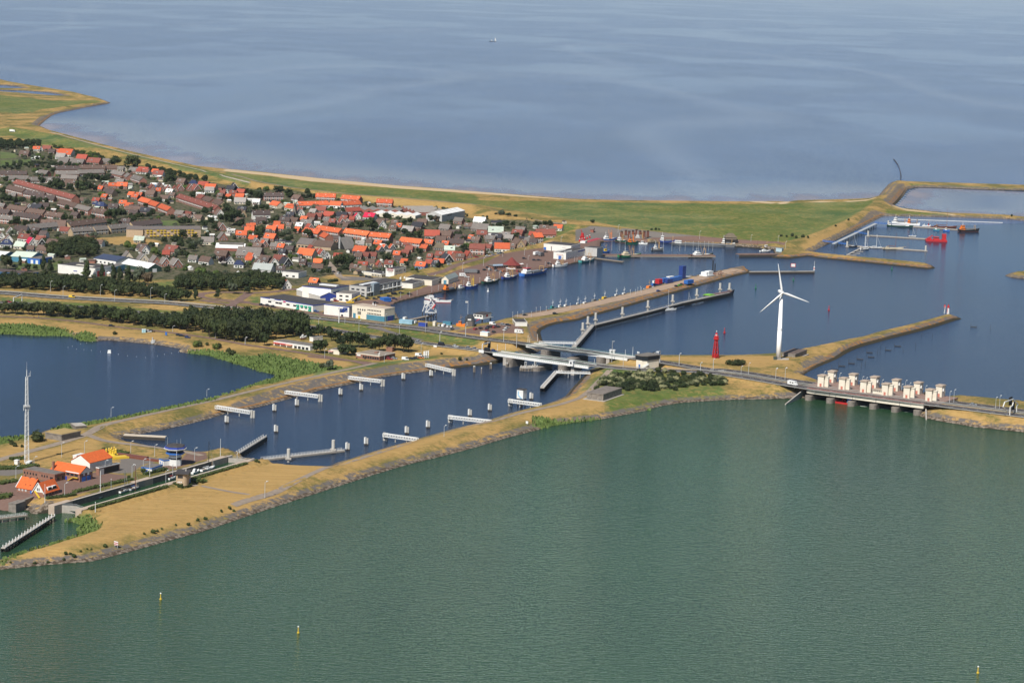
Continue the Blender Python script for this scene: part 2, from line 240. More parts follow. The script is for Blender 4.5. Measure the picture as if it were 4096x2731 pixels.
# grid -------------------------------------------------------------------------
GX = np.arange(-1500, 1000.1, 3.0)
GY = np.concatenate([np.arange(860, 2000, 2.5), np.arange(2000, 3300, 4.0), np.arange(3300, 6000, 10.0)])
XX, YY = np.meshgrid(GX, GY)
def segdist(px, py, x0, y0, x1, y1):
    dx, dy = x1-x0, y1-y0; L = dx*dx+dy*dy+1e-9
    t = np.clip(((px-x0)*dx+(py-y0)*dy)/L, 0, 1)
    return np.hypot(px-x0-t*dx, py-y0-t*dy), t
def sdpoly(poly, reach):
    """signed distance to an outline (positive inside) on the grid, cut off at +-reach"""
    out = np.full(XX.shape, -reach, dtype=np.float32)
    xs = [p[0] for p in poly]; ys = [p[1] for p in poly]
    i0, i1 = np.searchsorted(GY, [min(ys)-reach, max(ys)+reach]); j0, j1 = np.searchsorted(GX, [min(xs)-reach, max(xs)+reach])
    if i1 <= i0 or j1 <= j0: return out
    px = XX[i0:i1,j0:j1]; py = YY[i0:i1,j0:j1]
    ins = np.zeros(px.shape, bool); n = len(poly)
    for a in range(n):
        x0, y0 = poly[a]; x1, y1 = poly[(a+1)%n]
        if y0 == y1: continue
        c = ((y0 > py) != (y1 > py)) & (px < (x1-x0)*(py-y0)/(y1-y0)+x0); ins ^= c
    d = np.full(px.shape, reach, dtype=np.float32)
    for a in range(n):
        x0, y0 = poly[a]; x1, y1 = poly[(a+1)%n]
        r0, r1 = np.searchsorted(GY[i0:i1], [min(y0,y1)-reach, max(y0,y1)+reach]); c0, c1 = np.searchsorted(GX[j0:j1], [min(x0,x1)-reach, max(x0,x1)+reach])
        if r1 <= r0 or c1 <= c0: continue
        q, _ = segdist(px[r0:r1,c0:c1], py[r0:r1,c0:c1], x0, y0, x1, y1)
        d[r0:r1,c0:c1] = np.minimum(d[r0:r1,c0:c1], q)
    out[i0:i1,j0:j1] = np.where(ins, d, -d)
    return out
def zpoly(s, z=2.5): return [(p.x,p.y) for p in line(s, z)]
shore = np.full(XX.shape, -60.0, dtype=np.float32)
for p in LAND: shore = np.maximum(shore, sdpoly(p, 60))
for p in HOLE[:-1]: shore = np.minimum(shore, -sdpoly(p, 60))
shore_m = shore; shore = np.minimum(shore, -sdpoly(HOLE[-1], 60))
zmax = np.full(XX.shape, 2.5, dtype=np.float32)
for z, bw, s in HIGH:
    t = np.clip(sdpoly(zpoly(s, z), bw)/(2*bw)+.5, 0, 1); t = t*t*(3-2*t); zmax = zmax*(1-t)+z*t
slope = np.full(XX.shape, .3, dtype=np.float32)
for s in STEEP: slope = np.where(sdpoly(zpoly(s), 2) > 0, 1.4, slope)
ZG = np.where(shore > 0, np.minimum(zmax, slope*shore), np.maximum(-2.0, .5*shore))
slope = np.where(sdpoly([tuple((_a+_u*x+_v*y)[:2]) for x, y in ((-9,9), ((_b-_a).length+6,9), ((_b-_a).length+6,_w-9), (-9,_w-9))], 2) > 0, 5.0, slope)
ZG = np.where(shore > 0, np.minimum(zmax, slope*shore), np.maximum(-2.0, .5*shore))
q = zmax-np.minimum(zmax, slope*np.maximum(shore,0)); ZG = np.where((shore > 0) & (q < .6) & (slope < 1), zmax-.5*(q*.3+.7*q*q/.6*.9), ZG)
for hw, sl, s in RIDGES:
    pl = line(s); hgt = np.full(XX.shape, -99.0, dtype=np.float32)
    for a, b in zip(pl[:-1], pl[1:]):
        m = 30
        i0, i1 = np.searchsorted(GY, [min(a.y,b.y)-m, max(a.y,b.y)+m]); j0, j1 = np.searchsorted(GX, [min(a.x,b.x)-m, max(a.x,b.x)+m])
        if i1 <= i0 or j1 <= j0: continue
        d, t = segdist(XX[i0:i1,j0:j1], YY[i0:i1,j0:j1], a.x, a.y, b.x, b.y)
        zz = a.z+(b.z-a.z)*t-sl*np.maximum(0, d-hw)
        hgt[i0:i1,j0:j1] = np.maximum(hgt[i0:i1,j0:j1], zz)
    ZG = np.where(shore > 0, np.maximum(ZG, np.minimum(hgt, .12+.45*shore)), ZG)
rs = np.random.RandomState(3)
ZG = np.where(shore > 4, ZG+(rs.rand(*ZG.shape)-.5)*.12, ZG).astype(np.float32)
def zat(x, y):
    j = min(max(np.searchsorted(GX, x)-1, 0), len(GX)-2); i = min(max(np.searchsorted(GY, y)-1, 0), len(GY)-2)
    a = (x-GX[j])/(GX[j+1]-GX[j]); b = (y-GY[i])/(GY[i+1]-GY[i])
    a = min(max(a,0),1); b = min(max(b,0),1)
    return float((ZG[i,j]*(1-a)+ZG[i,j+1]*a)*(1-b)+(ZG[i+1,j]*(1-a)+ZG[i+1,j+1]*a)*b)
def ground(u, v):
    """where the line of sight through a pixel meets the land (or the water)"""
    d = ray(u, v); t = (8.5-HC)/d[2]; x, y, z = d[0]*t, d[1]*t, 8.5; st = 1.5/d[1]
    for _ in range(400):
        if z <= max(0, zat(x, y)): break
        t += st; x, y, z = d[0]*t, d[1]*t, HC+d[2]*t
    return Vector((x, y, max(0.0, zat(x, y))))
def gl(s): return [ground(u, v) for u, v, _ in toks(s)]
def gp(s): return gl(s)[0]
# land mesh ----------------------------------------------------------------------
keep = (shore[:-1,:-1] > -5) | (shore[1:,:-1] > -5) | (shore[:-1,1:] > -5) | (shore[1:,1:] > -5)
ci, cj = np.nonzero(keep); NXG = len(GX)
quads = np.stack([ci*NXG+cj, ci*NXG+cj+1, (ci+1)*NXG+cj+1, (ci+1)*NXG+cj], 1)
used, inv = np.unique(quads, return_inverse=True); quads = inv.reshape(-1, 4)
co = np.stack([XX.ravel()[used], YY.ravel()[used], ZG.ravel()[used]], 1).astype(np.float32)
me = bpy.data.meshes.new('ground'); me.vertices.add(len(co)); me.vertices.foreach_set('co', co.ravel())
me.loops.add(quads.size); me.loops.foreach_set('vertex_index', quads.ravel().astype(np.int32))
me.polygons.add(len(quads)); me.polygons.foreach_set('loop_start', np.arange(0, quads.size, 4, dtype=np.int32)); me.polygons.foreach_set('loop_total', np.full(len(quads), 4, dtype=np.int32))
me.polygons.foreach_set('use_smooth', np.ones(len(quads), dtype=bool)); me.update(calc_edges=True)
def vattr(name, arr):
    a = me.attributes.new(name, 'FLOAT', 'POINT'); a.data.foreach_set('value', np.ascontiguousarray(arr.ravel()[used], dtype=np.float32))
vattr('shore', shore_m)
ZONED = {}
for k, L in ZONES.items():
    a = np.full(XX.shape, -15.0, dtype=np.float32)
    for s in L: a = np.maximum(a, sdpoly(zpoly(s, 3.5 if k in ('dry',) else 2.5), 15))
    vattr(k, a); ZONED[k] = a
for k, L in (('omask', OMASK), ('smask', SMASK)):
    a = np.full(XX.shape, -15.0, dtype=np.float32)
    for s in L: a = np.maximum(a, sdpoly(zpoly(s, 2), 15))
    vattr(k, a)
# ground material -------------------------------------------------------------------
gm = bpy.data.materials.new('ground_cover'); gm.use_nodes = True; n = gm.node_tree.nodes; l = gm.node_tree.links
geo = n.new('ShaderNodeNewGeometry')
def nz(scale, detail=5, rough=.6, vec=None, dist=0):
    t = n.new('ShaderNodeTexNoise'); t.inputs['Scale'].default_value = scale; t.inputs['Detail'].default_value = detail; t.inputs['Roughness'].default_value = rough; t.inputs['Distortion'].default_value = dist
    l.new(vec or geo.outputs['Position'], t.inputs['Vector']); return t.outputs[0]
def mr(v, a, b, c=0, d=1):
    r = n.new('ShaderNodeMapRange'); l.new(v, r.inputs[0])
    for i, q in zip((1,2,3,4), (a,b,c,d)): r.inputs[i].default_value = q
    return r.outputs[0]
def mth(op, a, b=None):
    m = n.new('ShaderNodeMath'); m.operation = op
    for i, q in enumerate((a,b)):
        if q is None: continue
        if isinstance(q, (int,float)): m.inputs[i].default_value = q
        else: l.new(q, m.inputs[i])
    return m.outputs[0]
def mix(f, a, b):
    m = n.new('ShaderNodeMix'); m.data_type = 'RGBA'; l.new(f, m.inputs[0])
    for i, q in ((6,a),(7,b)):
        if isinstance(q, tuple): m.inputs[i].default_value = (*q,1)
        else: l.new(q, m.inputs[i])
    return m.outputs[2]
def att(k):
    a = n.new('ShaderNodeAttribute'); a.attribute_name = k; return a.outputs['Fac']
nA = nz(.02, 6, .65); nB = nz(.09, 5, .7); nC = nz(.5, 4, .7); nD = nz(.25, 6, .75); nS = nz(.006, 4)
def zone(k, w=1.5, wob=5.0):
    e = mth('ADD', att(k), mth('MULTIPLY', mth('SUBTRACT', nB, .5), wob)); return mr(e, -w, w)
mpg = n.new('ShaderNodeMapping'); mpg.inputs['Scale'].default_value = (.03,.9,1); mpg.inputs['Rotation'].default_value = (0,0,R(-62)); l.new(geo.outputs['Position'], mpg.inputs['Vector']); nM = mr(nz(1, 4, .65, mpg.outputs[0]), .3, .7)
tan_ = mix(nM, (.30,.185,.065), (.43,.28,.105)); olive = mix(nC, (.085,.085,.022), (.17,.15,.05)); grn = mix(mr(nB,.35,.65), (.060,.094,.020), (.115,.150,.036)); marsh = mix(mr(nA,.4,.6), (.055,.105,.035), (.13,.165,.06))
base = mix(mr(mth('ADD', mth('MULTIPLY', nA, .6), mth('MULTIPLY', nD, .4)), .44, .56), olive, tan_)
gd = mix(mr(nD,.42,.6), (.028,.042,.012), (.15,.125,.085))                  # gardens, yards and lanes of the village
c = mix(zone('town', 3, 8), base, gd)
c = mix(mth('MULTIPLY', zone('dry', 3, 10), mr(nD,.3,.55,.55,1)), c, tan_)
c = mix(mth('MULTIPLY', zone('green', 2, 6), mr(nD,.62,.45,.45,1)), c, mix(zone('sand',2,2), mix(mr(nS,.4,.6), grn, marsh), grn))
c = mix(zone('reed', 1.5, 4), c, (.095,.135,.035))
sh = mth('ADD', att('shore'), mth('MULTIPLY', mth('SUBTRACT', nB, .5), 4)); shp = mth('ADD', att('shore'), mth('MULTIPLY', mth('SUBTRACT', nC, .5), 1.6))
stone = mix(nC, (.085,.075,.068), (.17,.15,.135)); orange = mix(nD, (.22,.095,.02), (.36,.175,.045)); wet = mix(nC, (.025,.022,.014), (.06,.05,.03))
c = mix(mth('MULTIPLY', mr(sh, 15, 13), mth('MULTIPLY', mr(att('smask'),-1,1), mr(nD,.62,.5))), c, stone)
c = mix(mth('MULTIPLY', mr(shp, 8.5, 6.5), mr(att('omask'),-1,1)), c, orange)
rock = mix(mr(nC,.45,.6), (.075,.055,.038), (.23,.19,.15))
notq = mth('MULTIPLY', mr(zone('brick'),1,0), mr(zone('reed'),1,0))
c = mix(mth('MULTIPLY', mth('MULTIPLY', mr(sh, 7.5, 6), mr(nD,.58,.48)), notq), c, stone)
c = mix(mth('MULTIPLY', mr(att('smask'),-1,1), mth('MULTIPLY', mr(shp, 4.6, 3.6), mr(att('omask'),1,-1))), c, orange)
c = mix(mth('MULTIPLY', mth('MULTIPLY', mr(shp, 3.4, 2.8), mr(att('omask'),-1,1,1,.0)), notq), c, rock)
c = mix(mth('MULTIPLY', mr(shp, 3.4, 2.6), mr(att('omask'),-1,1)), c, wet)
c = mix(zone('sand', 2, 4), c, mix(nC, (.42,.31,.185), (.52,.40,.25)))
c = mix(zone('asph', .6, 1.0), c, mix(nC, (.13,.115,.10), (.19,.17,.155)))
br = mix(nC, (.135,.082,.065), (.20,.13,.105))
c = mix(zone('brick', .6, 1.0), c, br)
c = mix(mr(shp, .6, .2), c, (.03,.027,.018))
b = n['Principled BSDF']; b.inputs['Roughness'].default_value = .95; b.inputs['Specular IOR Level'].default_value = .1; l.new(c, b.inputs['Base Color'])
bp = n.new('ShaderNodeBump'); bp.inputs['Distance'].default_value = .8; bp.inputs['Strength'].default_value = .6; l.new(nD, bp.inputs['Height']); l.new(bp.outputs[0], b.inputs['Normal'])
me.materials.append(gm); struct(link('ground', me))
# water ---------------------------------------------------------------------------
def water_mat(name, deep, rough, wave, amp, tint=(1,1,1), spec=.5, streak=None, mud=None):
    m = bpy.data.materials.new(name); m.use_nodes = True; N = m.node_tree.nodes; Lk = m.node_tree.links
    N.remove(N['Principled BSDF']); g = N.new('ShaderNodeNewGeometry'); df = N.new('ShaderNodeBsdfDiffuse'); gs = N.new('ShaderNodeBsdfGlossy'); fr_ = N.new('ShaderNodeFresnel'); mk_ = N.new('ShaderNodeMath'); mx = N.new('ShaderNodeMixShader')
    fr_.inputs['IOR'].default_value = 1.333; gs.inputs['Roughness'].default_value = rough; gs.inputs['Color'].default_value = (*tint,1); mk_.operation = 'MULTIPLY'; mk_.inputs[1].default_value = spec
    for a, c in ((fr_.outputs[0], mk_.inputs[0]), (mk_.outputs[0], mx.inputs[0]), (df.outputs[0], mx.inputs[1]), (gs.outputs[0], mx.inputs[2]), (mx.outputs[0], N['Material Output'].inputs[0])): Lk.new(a, c)
    def noise(sx, sy, det, rot=0.0, ro=.6):
        mp = N.new('ShaderNodeMapping'); mp.inputs['Scale'].default_value = (sx, sy, 1); mp.inputs['Rotation'].default_value = (0,0,rot)
        Lk.new(g.outputs['Position'], mp.inputs['Vector']); t = N.new('ShaderNodeTexNoise'); t.inputs['Scale'].default_value = 1; t.inputs['Detail'].default_value = det; t.inputs['Roughness'].default_value = ro
        Lk.new(mp.outputs[0], t.inputs['Vector']); return t.outputs[0]
    def rng(v, a, c, d, e):
        r = N.new('ShaderNodeMapRange'); Lk.new(v, r.inputs[0])
        for i, q in zip((1,2,3,4), (a,c,d,e)): r.inputs[i].default_value = q
        return r.outputs[0]
    def mixc(f, a, c):
        x = N.new('ShaderNodeMix'); x.data_type = 'RGBA'; Lk.new(f, x.inputs[0])
        for i, q in ((6,a),(7,c)):
            if isinstance(q, tuple): x.inputs[i].default_value = (*q,1)
            else: Lk.new(q, x.inputs[i])
        return x.outputs[2]
    big = noise(.006, .0022, 5, R(8))
    col = mixc(rng(big,.35,.65,0,1), tuple(q*.86 for q in deep), tuple(q*1.14 for q in deep))
    if mud:
        sp = N.new('ShaderNodeAttribute'); sp.attribute_name = 'shoal'
        md = N.new('ShaderNodeMath'); md.operation = 'MULTIPLY_ADD'; Lk.new(noise(.02,.006,7,R(-20),.7), md.inputs[0]); md.inputs[1].default_value = 1.1; md.inputs[2].default_value = -.55
        ad = N.new('ShaderNodeMath'); ad.operation = 'ADD'; Lk.new(sp.outputs['Fac'], ad.inputs[0]); Lk.new(md.outputs[0], ad.inputs[1])
        col = mixc(rng(sp.outputs['Fac'],.05,.7,0,1), col, (.17,.19,.22)); col = mixc(rng(ad.outputs[0],.72,1.0,0,1), col, mud)
        Lk.new(rng(ad.outputs[0],.7,1.0,rough,.55), gs.inputs['Roughness'])
    if mud:                                                 # drifting lines of paler water
        cv = noise(.0007, .00022, 1.5, R(14), .4); ab = N.new('ShaderNodeMath'); ab.operation = 'SUBTRACT'; Lk.new(cv, ab.inputs[0]); ab.inputs[1].default_value = .5
        a2 = N.new('ShaderNodeMath'); a2.operation = 'ABSOLUTE'; Lk.new(ab.outputs[0], a2.inputs[0]); col = mixc(rng(a2.outputs[0],.022,.0,0,.38), col, (.20,.24,.30))
    Lk.new(col, df.inputs['Color'])
    if streak:                                              # slicks: smoother water in long bands
        st = noise(.0012, .0006, 4, R(streak), .5); st2 = rng(st,.5,.57,0,1)
        if not mud: Lk.new(rng(st2,0,1,rough,rough*.6), gs.inputs['Roughness'])
    h1 = noise(1/wave*.55, 1/wave*1.6, 3, R(10)); h2 = noise(1/wave*2.1, 1/wave*3.2, 2, R(-18))
    ad = N.new('ShaderNodeMath'); ad.operation = 'MULTIPLY_ADD'; Lk.new(h2, ad.inputs[0]); ad.inputs[1].default_value = .4; Lk.new(h1, ad.inputs[2])
    bp = N.new('ShaderNodeBump'); bp.inputs['Distance'].default_value = amp; Lk.new(ad.outputs[0], bp.inputs['Height'])
    gust = noise(.004,.0025,3,R(25)); 
    if streak:
        mm = N.new('ShaderNodeMath'); mm.operation = 'MULTIPLY'; Lk.new(rng(st2,0,1,1,.45), mm.inputs[0]); Lk.new(rng(gust,.3,.7,.75,1.1), mm.inputs[1]); Lk.new(mm.outputs[0], bp.inputs['Strength'])
    else: Lk.new(rng(gust,.3,.7,.7,1.0), bp.inputs['Strength'])
    for q in (df, gs, fr_): Lk.new(bp.outputs[0], q.inputs['Normal'])
    return m
BND = line('V -300,1090 0,1085 60,1075 Y 500,600 1640,300 V 620,1066 690,1088 860,1055 1000,1020 1100,998 1250,955 1400,905 1700,875 1840,880 I 350,985 600,1000 1400,1100 1700,1130 2900,1300')
def sheet(name, pts, m, label):
    vs = [(p[0],p[1],0.0) for p in pts]; fs = []
    for t in tessellate_polygon([[Vector(v) for v in vs]]):
        a, b_, c_ = (vs[i] for i in t); ar = (b_[0]-a[0])*(c_[1]-a[1])-(c_[0]-a[0])*(b_[1]-a[1]); fs.append(t if ar > 0 else tuple(reversed(t)))
    q = bpy.data.meshes.new(name); q.from_pydata(vs, [], fs); q.materials.append(m); q.update()
    return struct(link(name, q), label)
bl = [(p.x,p.y) for p in BND]; L0, L1 = (-6000, bl[0][1]), (6000, bl[-1][1]+600)
SPLIT = 3300.0
M_LAKE = water_mat('green_lake_water', (.018,.054,.024), .13, 3.0, .9, (.95,1,.96), spec=.95)
M_HARB = water_mat('harbour_water', (.012,.024,.044), .12, 2.0, .2, (.72,.80,1), streak=20, spec=.8)
M_SEA = water_mat('tidal_sea_water', (.045,.080,.165), .16, 3.0, .5, (.80,.83,.95), spec=.92, streak=12, mud=(.17,.125,.085))
sheet('lake_water', [(-6000,300)]+[L0]+bl+[L1]+[(6000,300)], M_LAKE, 'green lake water in front of the dam')
# the open sea and the harbour share one edge that runs under the coast land
SEAB = line('M -300,400 300,800 C 0,200 1100,330 2352,430 F 500,290 1500,390 G 100,860 700,680 1000,500 1170,310 2900,390')
sb = [(p.x,p.y) for p in SEAB]
sheet('harbour_water', bl[::1]+[L1]+[(6000, sb[-1][1])]+sb[::-1]+[(-6000, sb[0][1])]+[L0], M_HARB, 'dark blue harbour, lock basin and bathing lake water')
seam = [(6000, sb[-1][1])]+sb[::-1]+[(-6000, sb[0][1])]
# the sea carries how shoal it is: near the beach the flats fall dry
def seamesh():
    bm = bmesh.new(); vs = [bm.verts.new((x,y,0)) for x,y in seam]+[bm.verts.new((-6000,6000,0)), bm.verts.new((6000,6000,0))]
    f = bm.faces.new(vs)
    if f.normal.z < 0: f.normal_flip()
    bmesh.ops.triangulate(bm, faces=[f]); 
    far = [bm.verts.new((-6000,6000,0)), bm.verts.new((6000,6000,0)), bm.verts.new((60000,90000,0)), bm.verts.new((-60000,90000,0))]; bm.faces.new(far)
    bmesh.ops.recalc_face_normals(bm, faces=bm.faces)
    for f in bm.faces:
        f.normal_update()
        if f.normal.z < 0: f.normal_flip()
    q = bpy.data.meshes.new('sea'); bm.to_mesh(q); bm.free(); return q
q = seamesh(); q.materials.append(M_SEA); q.attributes.new('shoal','FLOAT','POINT'); sea = struct(link('sea', q), 'grey blue tidal sea out to the horizon')
# tidal flats: the strip of sea floor that lies bare, a sheet a hand above the water with its own fine grid
fx = np.arange(-1200, 700, 12.0); 
MUDL = line('M 470,892 A 480,55 1000,193 1600,335 C 0,70 800,150 1640,230 F 0,0 800,15 G 0,492 440,478 965,462'); LAG = line('G 1150,500 1260,380 1350,356 2000,380 2900,420 2900,680 2200,615 1700,600 1250,555 1130,518')
# ================================================================ tidal flats, roads, paths
def dist_line(X, Y, pl):
    d = np.full(X.shape, 1e9)
    for a, b in zip(pl[:-1], pl[1:]): d = np.minimum(d, segdist(X, Y, a.x, a.y, b.x, b.y)[0])
    return d
def flat(name, pl, x0, x1, y0, y1, st, reach, keepf, label):
    xs = np.arange(x0, x1+.1, st); ys = np.arange(y0, y1+.1, st); X, Y = np.meshgrid(xs, ys)
    sh = np.clip(1-dist_line(X, Y, pl)/reach, 0, 1)
    k = keepf(X, Y) & (sh > 0.01); q = k[:-1,:-1] & k[1:,:-1] & k[:-1,1:] & k[1:,1:]
    i, j = np.nonzero(q); w = len(xs); fs = np.stack([i*w+j, i*w+j+1, (i+1)*w+j+1, (i+1)*w+j], 1); us, iv = np.unique(fs, return_inverse=True); fs = iv.reshape(-1,4)
    m = bpy.data.meshes.new(name); m.from_pydata([(X.flat[t], Y.flat[t], .05) for t in us], [], fs.tolist()); m.update()
    m.attributes.new('shoal','FLOAT','POINT').data.foreach_set('value', sh.ravel()[us].astype(np.float32)); m.materials.append(M_SEA); m.polygons.foreach_set('use_smooth', [True]*len(m.polygons))
    return struct(link(name, m), label)
lagp = [(p.x,p.y) for p in LAG]
def inpoly(X, Y, poly):
    ins = np.zeros(X.shape, bool); n_ = len(poly)
    for a in range(n_):
        x0, y0 = poly[a]; x1, y1 = poly[(a+1)%n_]
        if y0 != y1: ins ^= ((y0 > Y) != (y1 > Y)) & (X < (x1-x0)*(Y-y0)/(y1-y0)+x0)
    return ins
flat('tidal_flat', MUDL, -1200, 620, 2300, 4900, 10, 290, lambda X, Y: ~inpoly(X, Y, lagp), 'brown mud flats falling dry along the sea dike')
flat('lagoon_flat', LAG, 420, 900, 2500, 3300, 6, 150, lambda X, Y: inpoly(X, Y, lagp), 'shallow muddy lagoon between the two dams')
def resample(pl, st):
    out = [pl[0].copy()]; 
    for a, b in zip(pl[:-1], pl[1:]):
        k = max(1, int((b-a).length/st))
        for i in range(1, k+1): out.append(a.lerp(b, i/k))
    return out
def smooth(pl, it=2):
    for _ in range(it): pl = [pl[0]]+[(pl[i-1]+pl[i]*2+pl[i+1])/4 for i in range(1, len(pl)-1)]+[pl[-1]]
    return pl
def sides(pl):
    out = []
    for i in range(len(pl)):
        d = (pl[min(i+1,len(pl)-1)]-pl[max(i-1,0)]); d.z = 0; d.normalize(); out.append(Vector((-d.y, d.x, 0)))
    return out
def ribbon(mb, pl, a, b, dz, drape=False):
    N = sides(pl); vs = []
    for p, q in zip(pl, N):
        for o in (a, b):
            r = p+q*o; z = zat(r.x, r.y) if drape else p.z; vs.append((r.x, r.y, z+dz))
    mb.add(vs, [(2*i, 2*i+1, 2*i+3, 2*i+2) if a > b else (2*i, 2*i+2, 2*i+3, 2*i+1) for i in range(len(pl)-1)])
def dashes(mb, pl, off, wid, on, gap, dz):
    N = sides(pl); t = 0.0
    acc = [0]
    for i in range(len(pl)-1): acc.append(acc[-1]+(pl[i+1]-pl[i]).length)
    def pt(s):
        i = max(0, min(len(pl)-2, int(np.searchsorted(acc, s))-1)); f = (s-acc[i])/max(1e-6, acc[i+1]-acc[i]); return pl[i].lerp(pl[i+1], f), N[i]
    s = 0
    while s+on < acc[-1]:
        vs = []
        for e in (s, s+on):
            p, q = pt(e)
            for o in (off-wid/2, off+wid/2): r = p+q*o; vs.append((r.x, r.y, p.z+dz))
        mb.add(vs, [(0,2,3,1)]); s += on+gap
M_ASPH = mat('dark_asphalt', (.058,.050,.050), .9, .14, .25); M_ASPH2 = mat('worn_asphalt', (.135,.118,.105), .9, .14, .2); M_WHITE = mat('road_paint', (.62,.62,.60), .7, .05)
M_PATH = mat('path_paving', (.25,.20,.155), .95, .15, .3); M_BRICK = mat('brick_paving', (.165,.105,.085), .95, .16, .25); M_MOLE = mat('mole_paving', (.33,.235,.165), .95, .12, .15); M_RAIL = mat('galvanised_rail', (.30,.30,.28), .6, .08)
LNS = {}
def road(name, key, w0, w1, m, label, lines=True):
    pl = smooth(resample(line(ROADS[key]), 6), 3); LNS[key] = pl
    mb = MB(); ribbon(mb, pl, w0, w1, .14); o = struct(mb.obj(name, m), label)
    return pl
pf = road('highway', 'far', -5.2, 5.2, M_ASPH, 'far carriageway of dark asphalt'); pn = road('highway', 'near', -4.8, 4.8, M_ASPH, 'near carriageway of dark asphalt')
mk = MB()
for pl, w in ((pf, 4.6), (pn, 4.2)):
    ribbon(mk, pl, -w-.12, -w+.12, .2); ribbon(mk, pl, w-.12, w+.12, .2); dashes(mk, pl, .3, .35, 3, 6, .2)
struct(mk.obj('road_markings', M_WHITE))
mb = MB(); ribbon(mb, pf[:60], 8.2, 12.2, .05); ribbon(mb, pf[:200], -7.5, -5.4, .06); ribbon(mb, pn, 5.2, 7.0, .04)
struct(mb.obj('hard_shoulder', M_ASPH2), 'worn grey hard shoulders of the carriageways')
def rail(pl, off, h0, h1, t, label, i0=0, i1=None, m=M_RAIL):
    pl = pl[i0:i1]; N = sides(pl); mb = MB(); vs = []
    for p, q in zip(pl, N):
        r0 = p+q*(off-t/2); r1 = p+q*(off+t/2); vs += [(r0.x,r0.y,p.z+h0),(r1.x,r1.y,p.z+h0),(r1.x,r1.y,p.z+h1),(r0.x,r0.y,p.z+h1)]
    k = len(pl); fs = []
    for i in range(k-1):
        for a, b in ((0,1),(1,2),(2,3),(3,0)): fs.append((4*i+a, 4*i+b, 4*i+4+b, 4*i+4+a))
    fs += [(0,3,2,1), (4*k-4,4*k-3,4*k-2,4*k-1)]
    mb.add(vs, fs)
    for p, q in list(zip(pl, N))[::2]:
        r = p+q*off; mb.cbox((r.x,r.y,p.z-.3), (.18,.18,.3+h1))
    return tag(mb.obj('guard_rail', m), label, 'guard rail')
ng = int(len(pf)*.30)
rail(pf, 6.6, .35, .95, .3, 'light guard rail along the upper edge of the highway beside the tree belt', 0, ng)
rail(pf, -6.2, .4, .75, .2, 'steel guard rail along the lower edge of the far carriageway', 0, len(pf))
rail(pn, -5.6, .4, .8, .25, 'steel guard rail along the lower edge of the near carriageway', 0, len(pn))
rail(pn, 7.2, .4, .75, .2, 'steel guard rail between the two carriageways on the dam', int(len(pn)*.55), None)
def way(name, s, w, m, label, dz=.13):
    pl = smooth(resample(gl(s), 4), 3); mb = MB(); k = max(1, round(w/3))
    for i in range(k): ribbon(mb, pl, -w/2+w*i/k, -w/2+w*(i+1)/k, dz, True)
    return struct(mb.obj(name, m), label)
way('dike_road', 'X -200,1420 0,1362 400,1250 800,1140 1200,1010 1363,900 K 150,765 400,705 700,635 1000,570 1200,525 1350,492 1420,478', 5.5, M_PATH, 'grey road along the dike between lake and lock basin')
way('lock_road', 'L 830,95 900,120 960,150 1200,180 1450,205 1700,245 1900,290', 4.5, M_PATH, 'grey road down to the lock')
way('dam_path', 'Y 1700,1062 1950,985 2352,878 K 950,1460 1180,1405 1500,1300 1900,1175 2352,1052 J 200,1015 430,945 800,868 980,810 1080,735 1160,650 1240,560 1280,535', 3.6, M_PATH, 'paved path along the front dam')
way('lawn_path', 'Y 1030,728 1300,785 1600,845 1850,895 2050,925', 2.6, M_PATH, 'paved path across the dry lawn')
way('brick_lane', 'B -200,620 0,628 350,640 700,672 1100,725 1500,765 1750,798 2000,835 2352,900 K 250,312 600,362 1000,425 1250,465 1330,490', 5.0, M_BRICK, 'reddish brick lane between the lake and the tree belt')
way('slip_road', 'D 1600,1192 1750,1225 1950,1292 2150,1350 2300,1385', 6, M_ASPH2, 'grey slip road joining the two carriageways')
way('mole_quay_road', 'E 1120,985 1300,962 1500,925 1700,880 F 0,1022 340,945 700,860 1000,782 1300,705 1540,652', 13, M_MOLE, 'tan paved quay along the mole')
way('dike_path', 'C 60,110 300,178 600,232 1100,290 1600,332 2352,396 E 1300,78 1560,112', 3, M_PATH, 'path on the crest of the sea dike')
way('village_road', 'B 1820,420 2000,398 2352,400 K -40,-40 D 0,745 300,735 640,690', 7, M_BRICK, 'brick road passing the wood')
way('roundabout', 'B 2352,490 2200,478 2000,465 1900,450 1870,430 1900,412 2000,402', 6, M_BRICK, 'brick roundabout at the highway exit')
way('service_road', 'B 2352,560 2150,515 1980,490 1850,470 D -40,880 150,900 400,950 640,1000 860,1035', 5, M_BRICK, 'brick service road in front of the white works')
way('quay_road', 'C 960,935 1010,985 1050,1040 1090,1085 1180,1095', 6, M_PATH, 'village street leading to the quay')
way('dike_ramp', 'E 270,590 420,555 520,505 600,475 760,430 900,395', 4.5, M_BRICK, 'brick ramp from the quay over the green dike')
way('sea_wall_path', 'A 480,68 700,132 1000,215 1300,290 1600,360 1900,428 2100,480 2352,545', 3, mat('pale_stone', (.34,.29,.23),.95,.15,.4), 'pale stone edge of the sea dike')
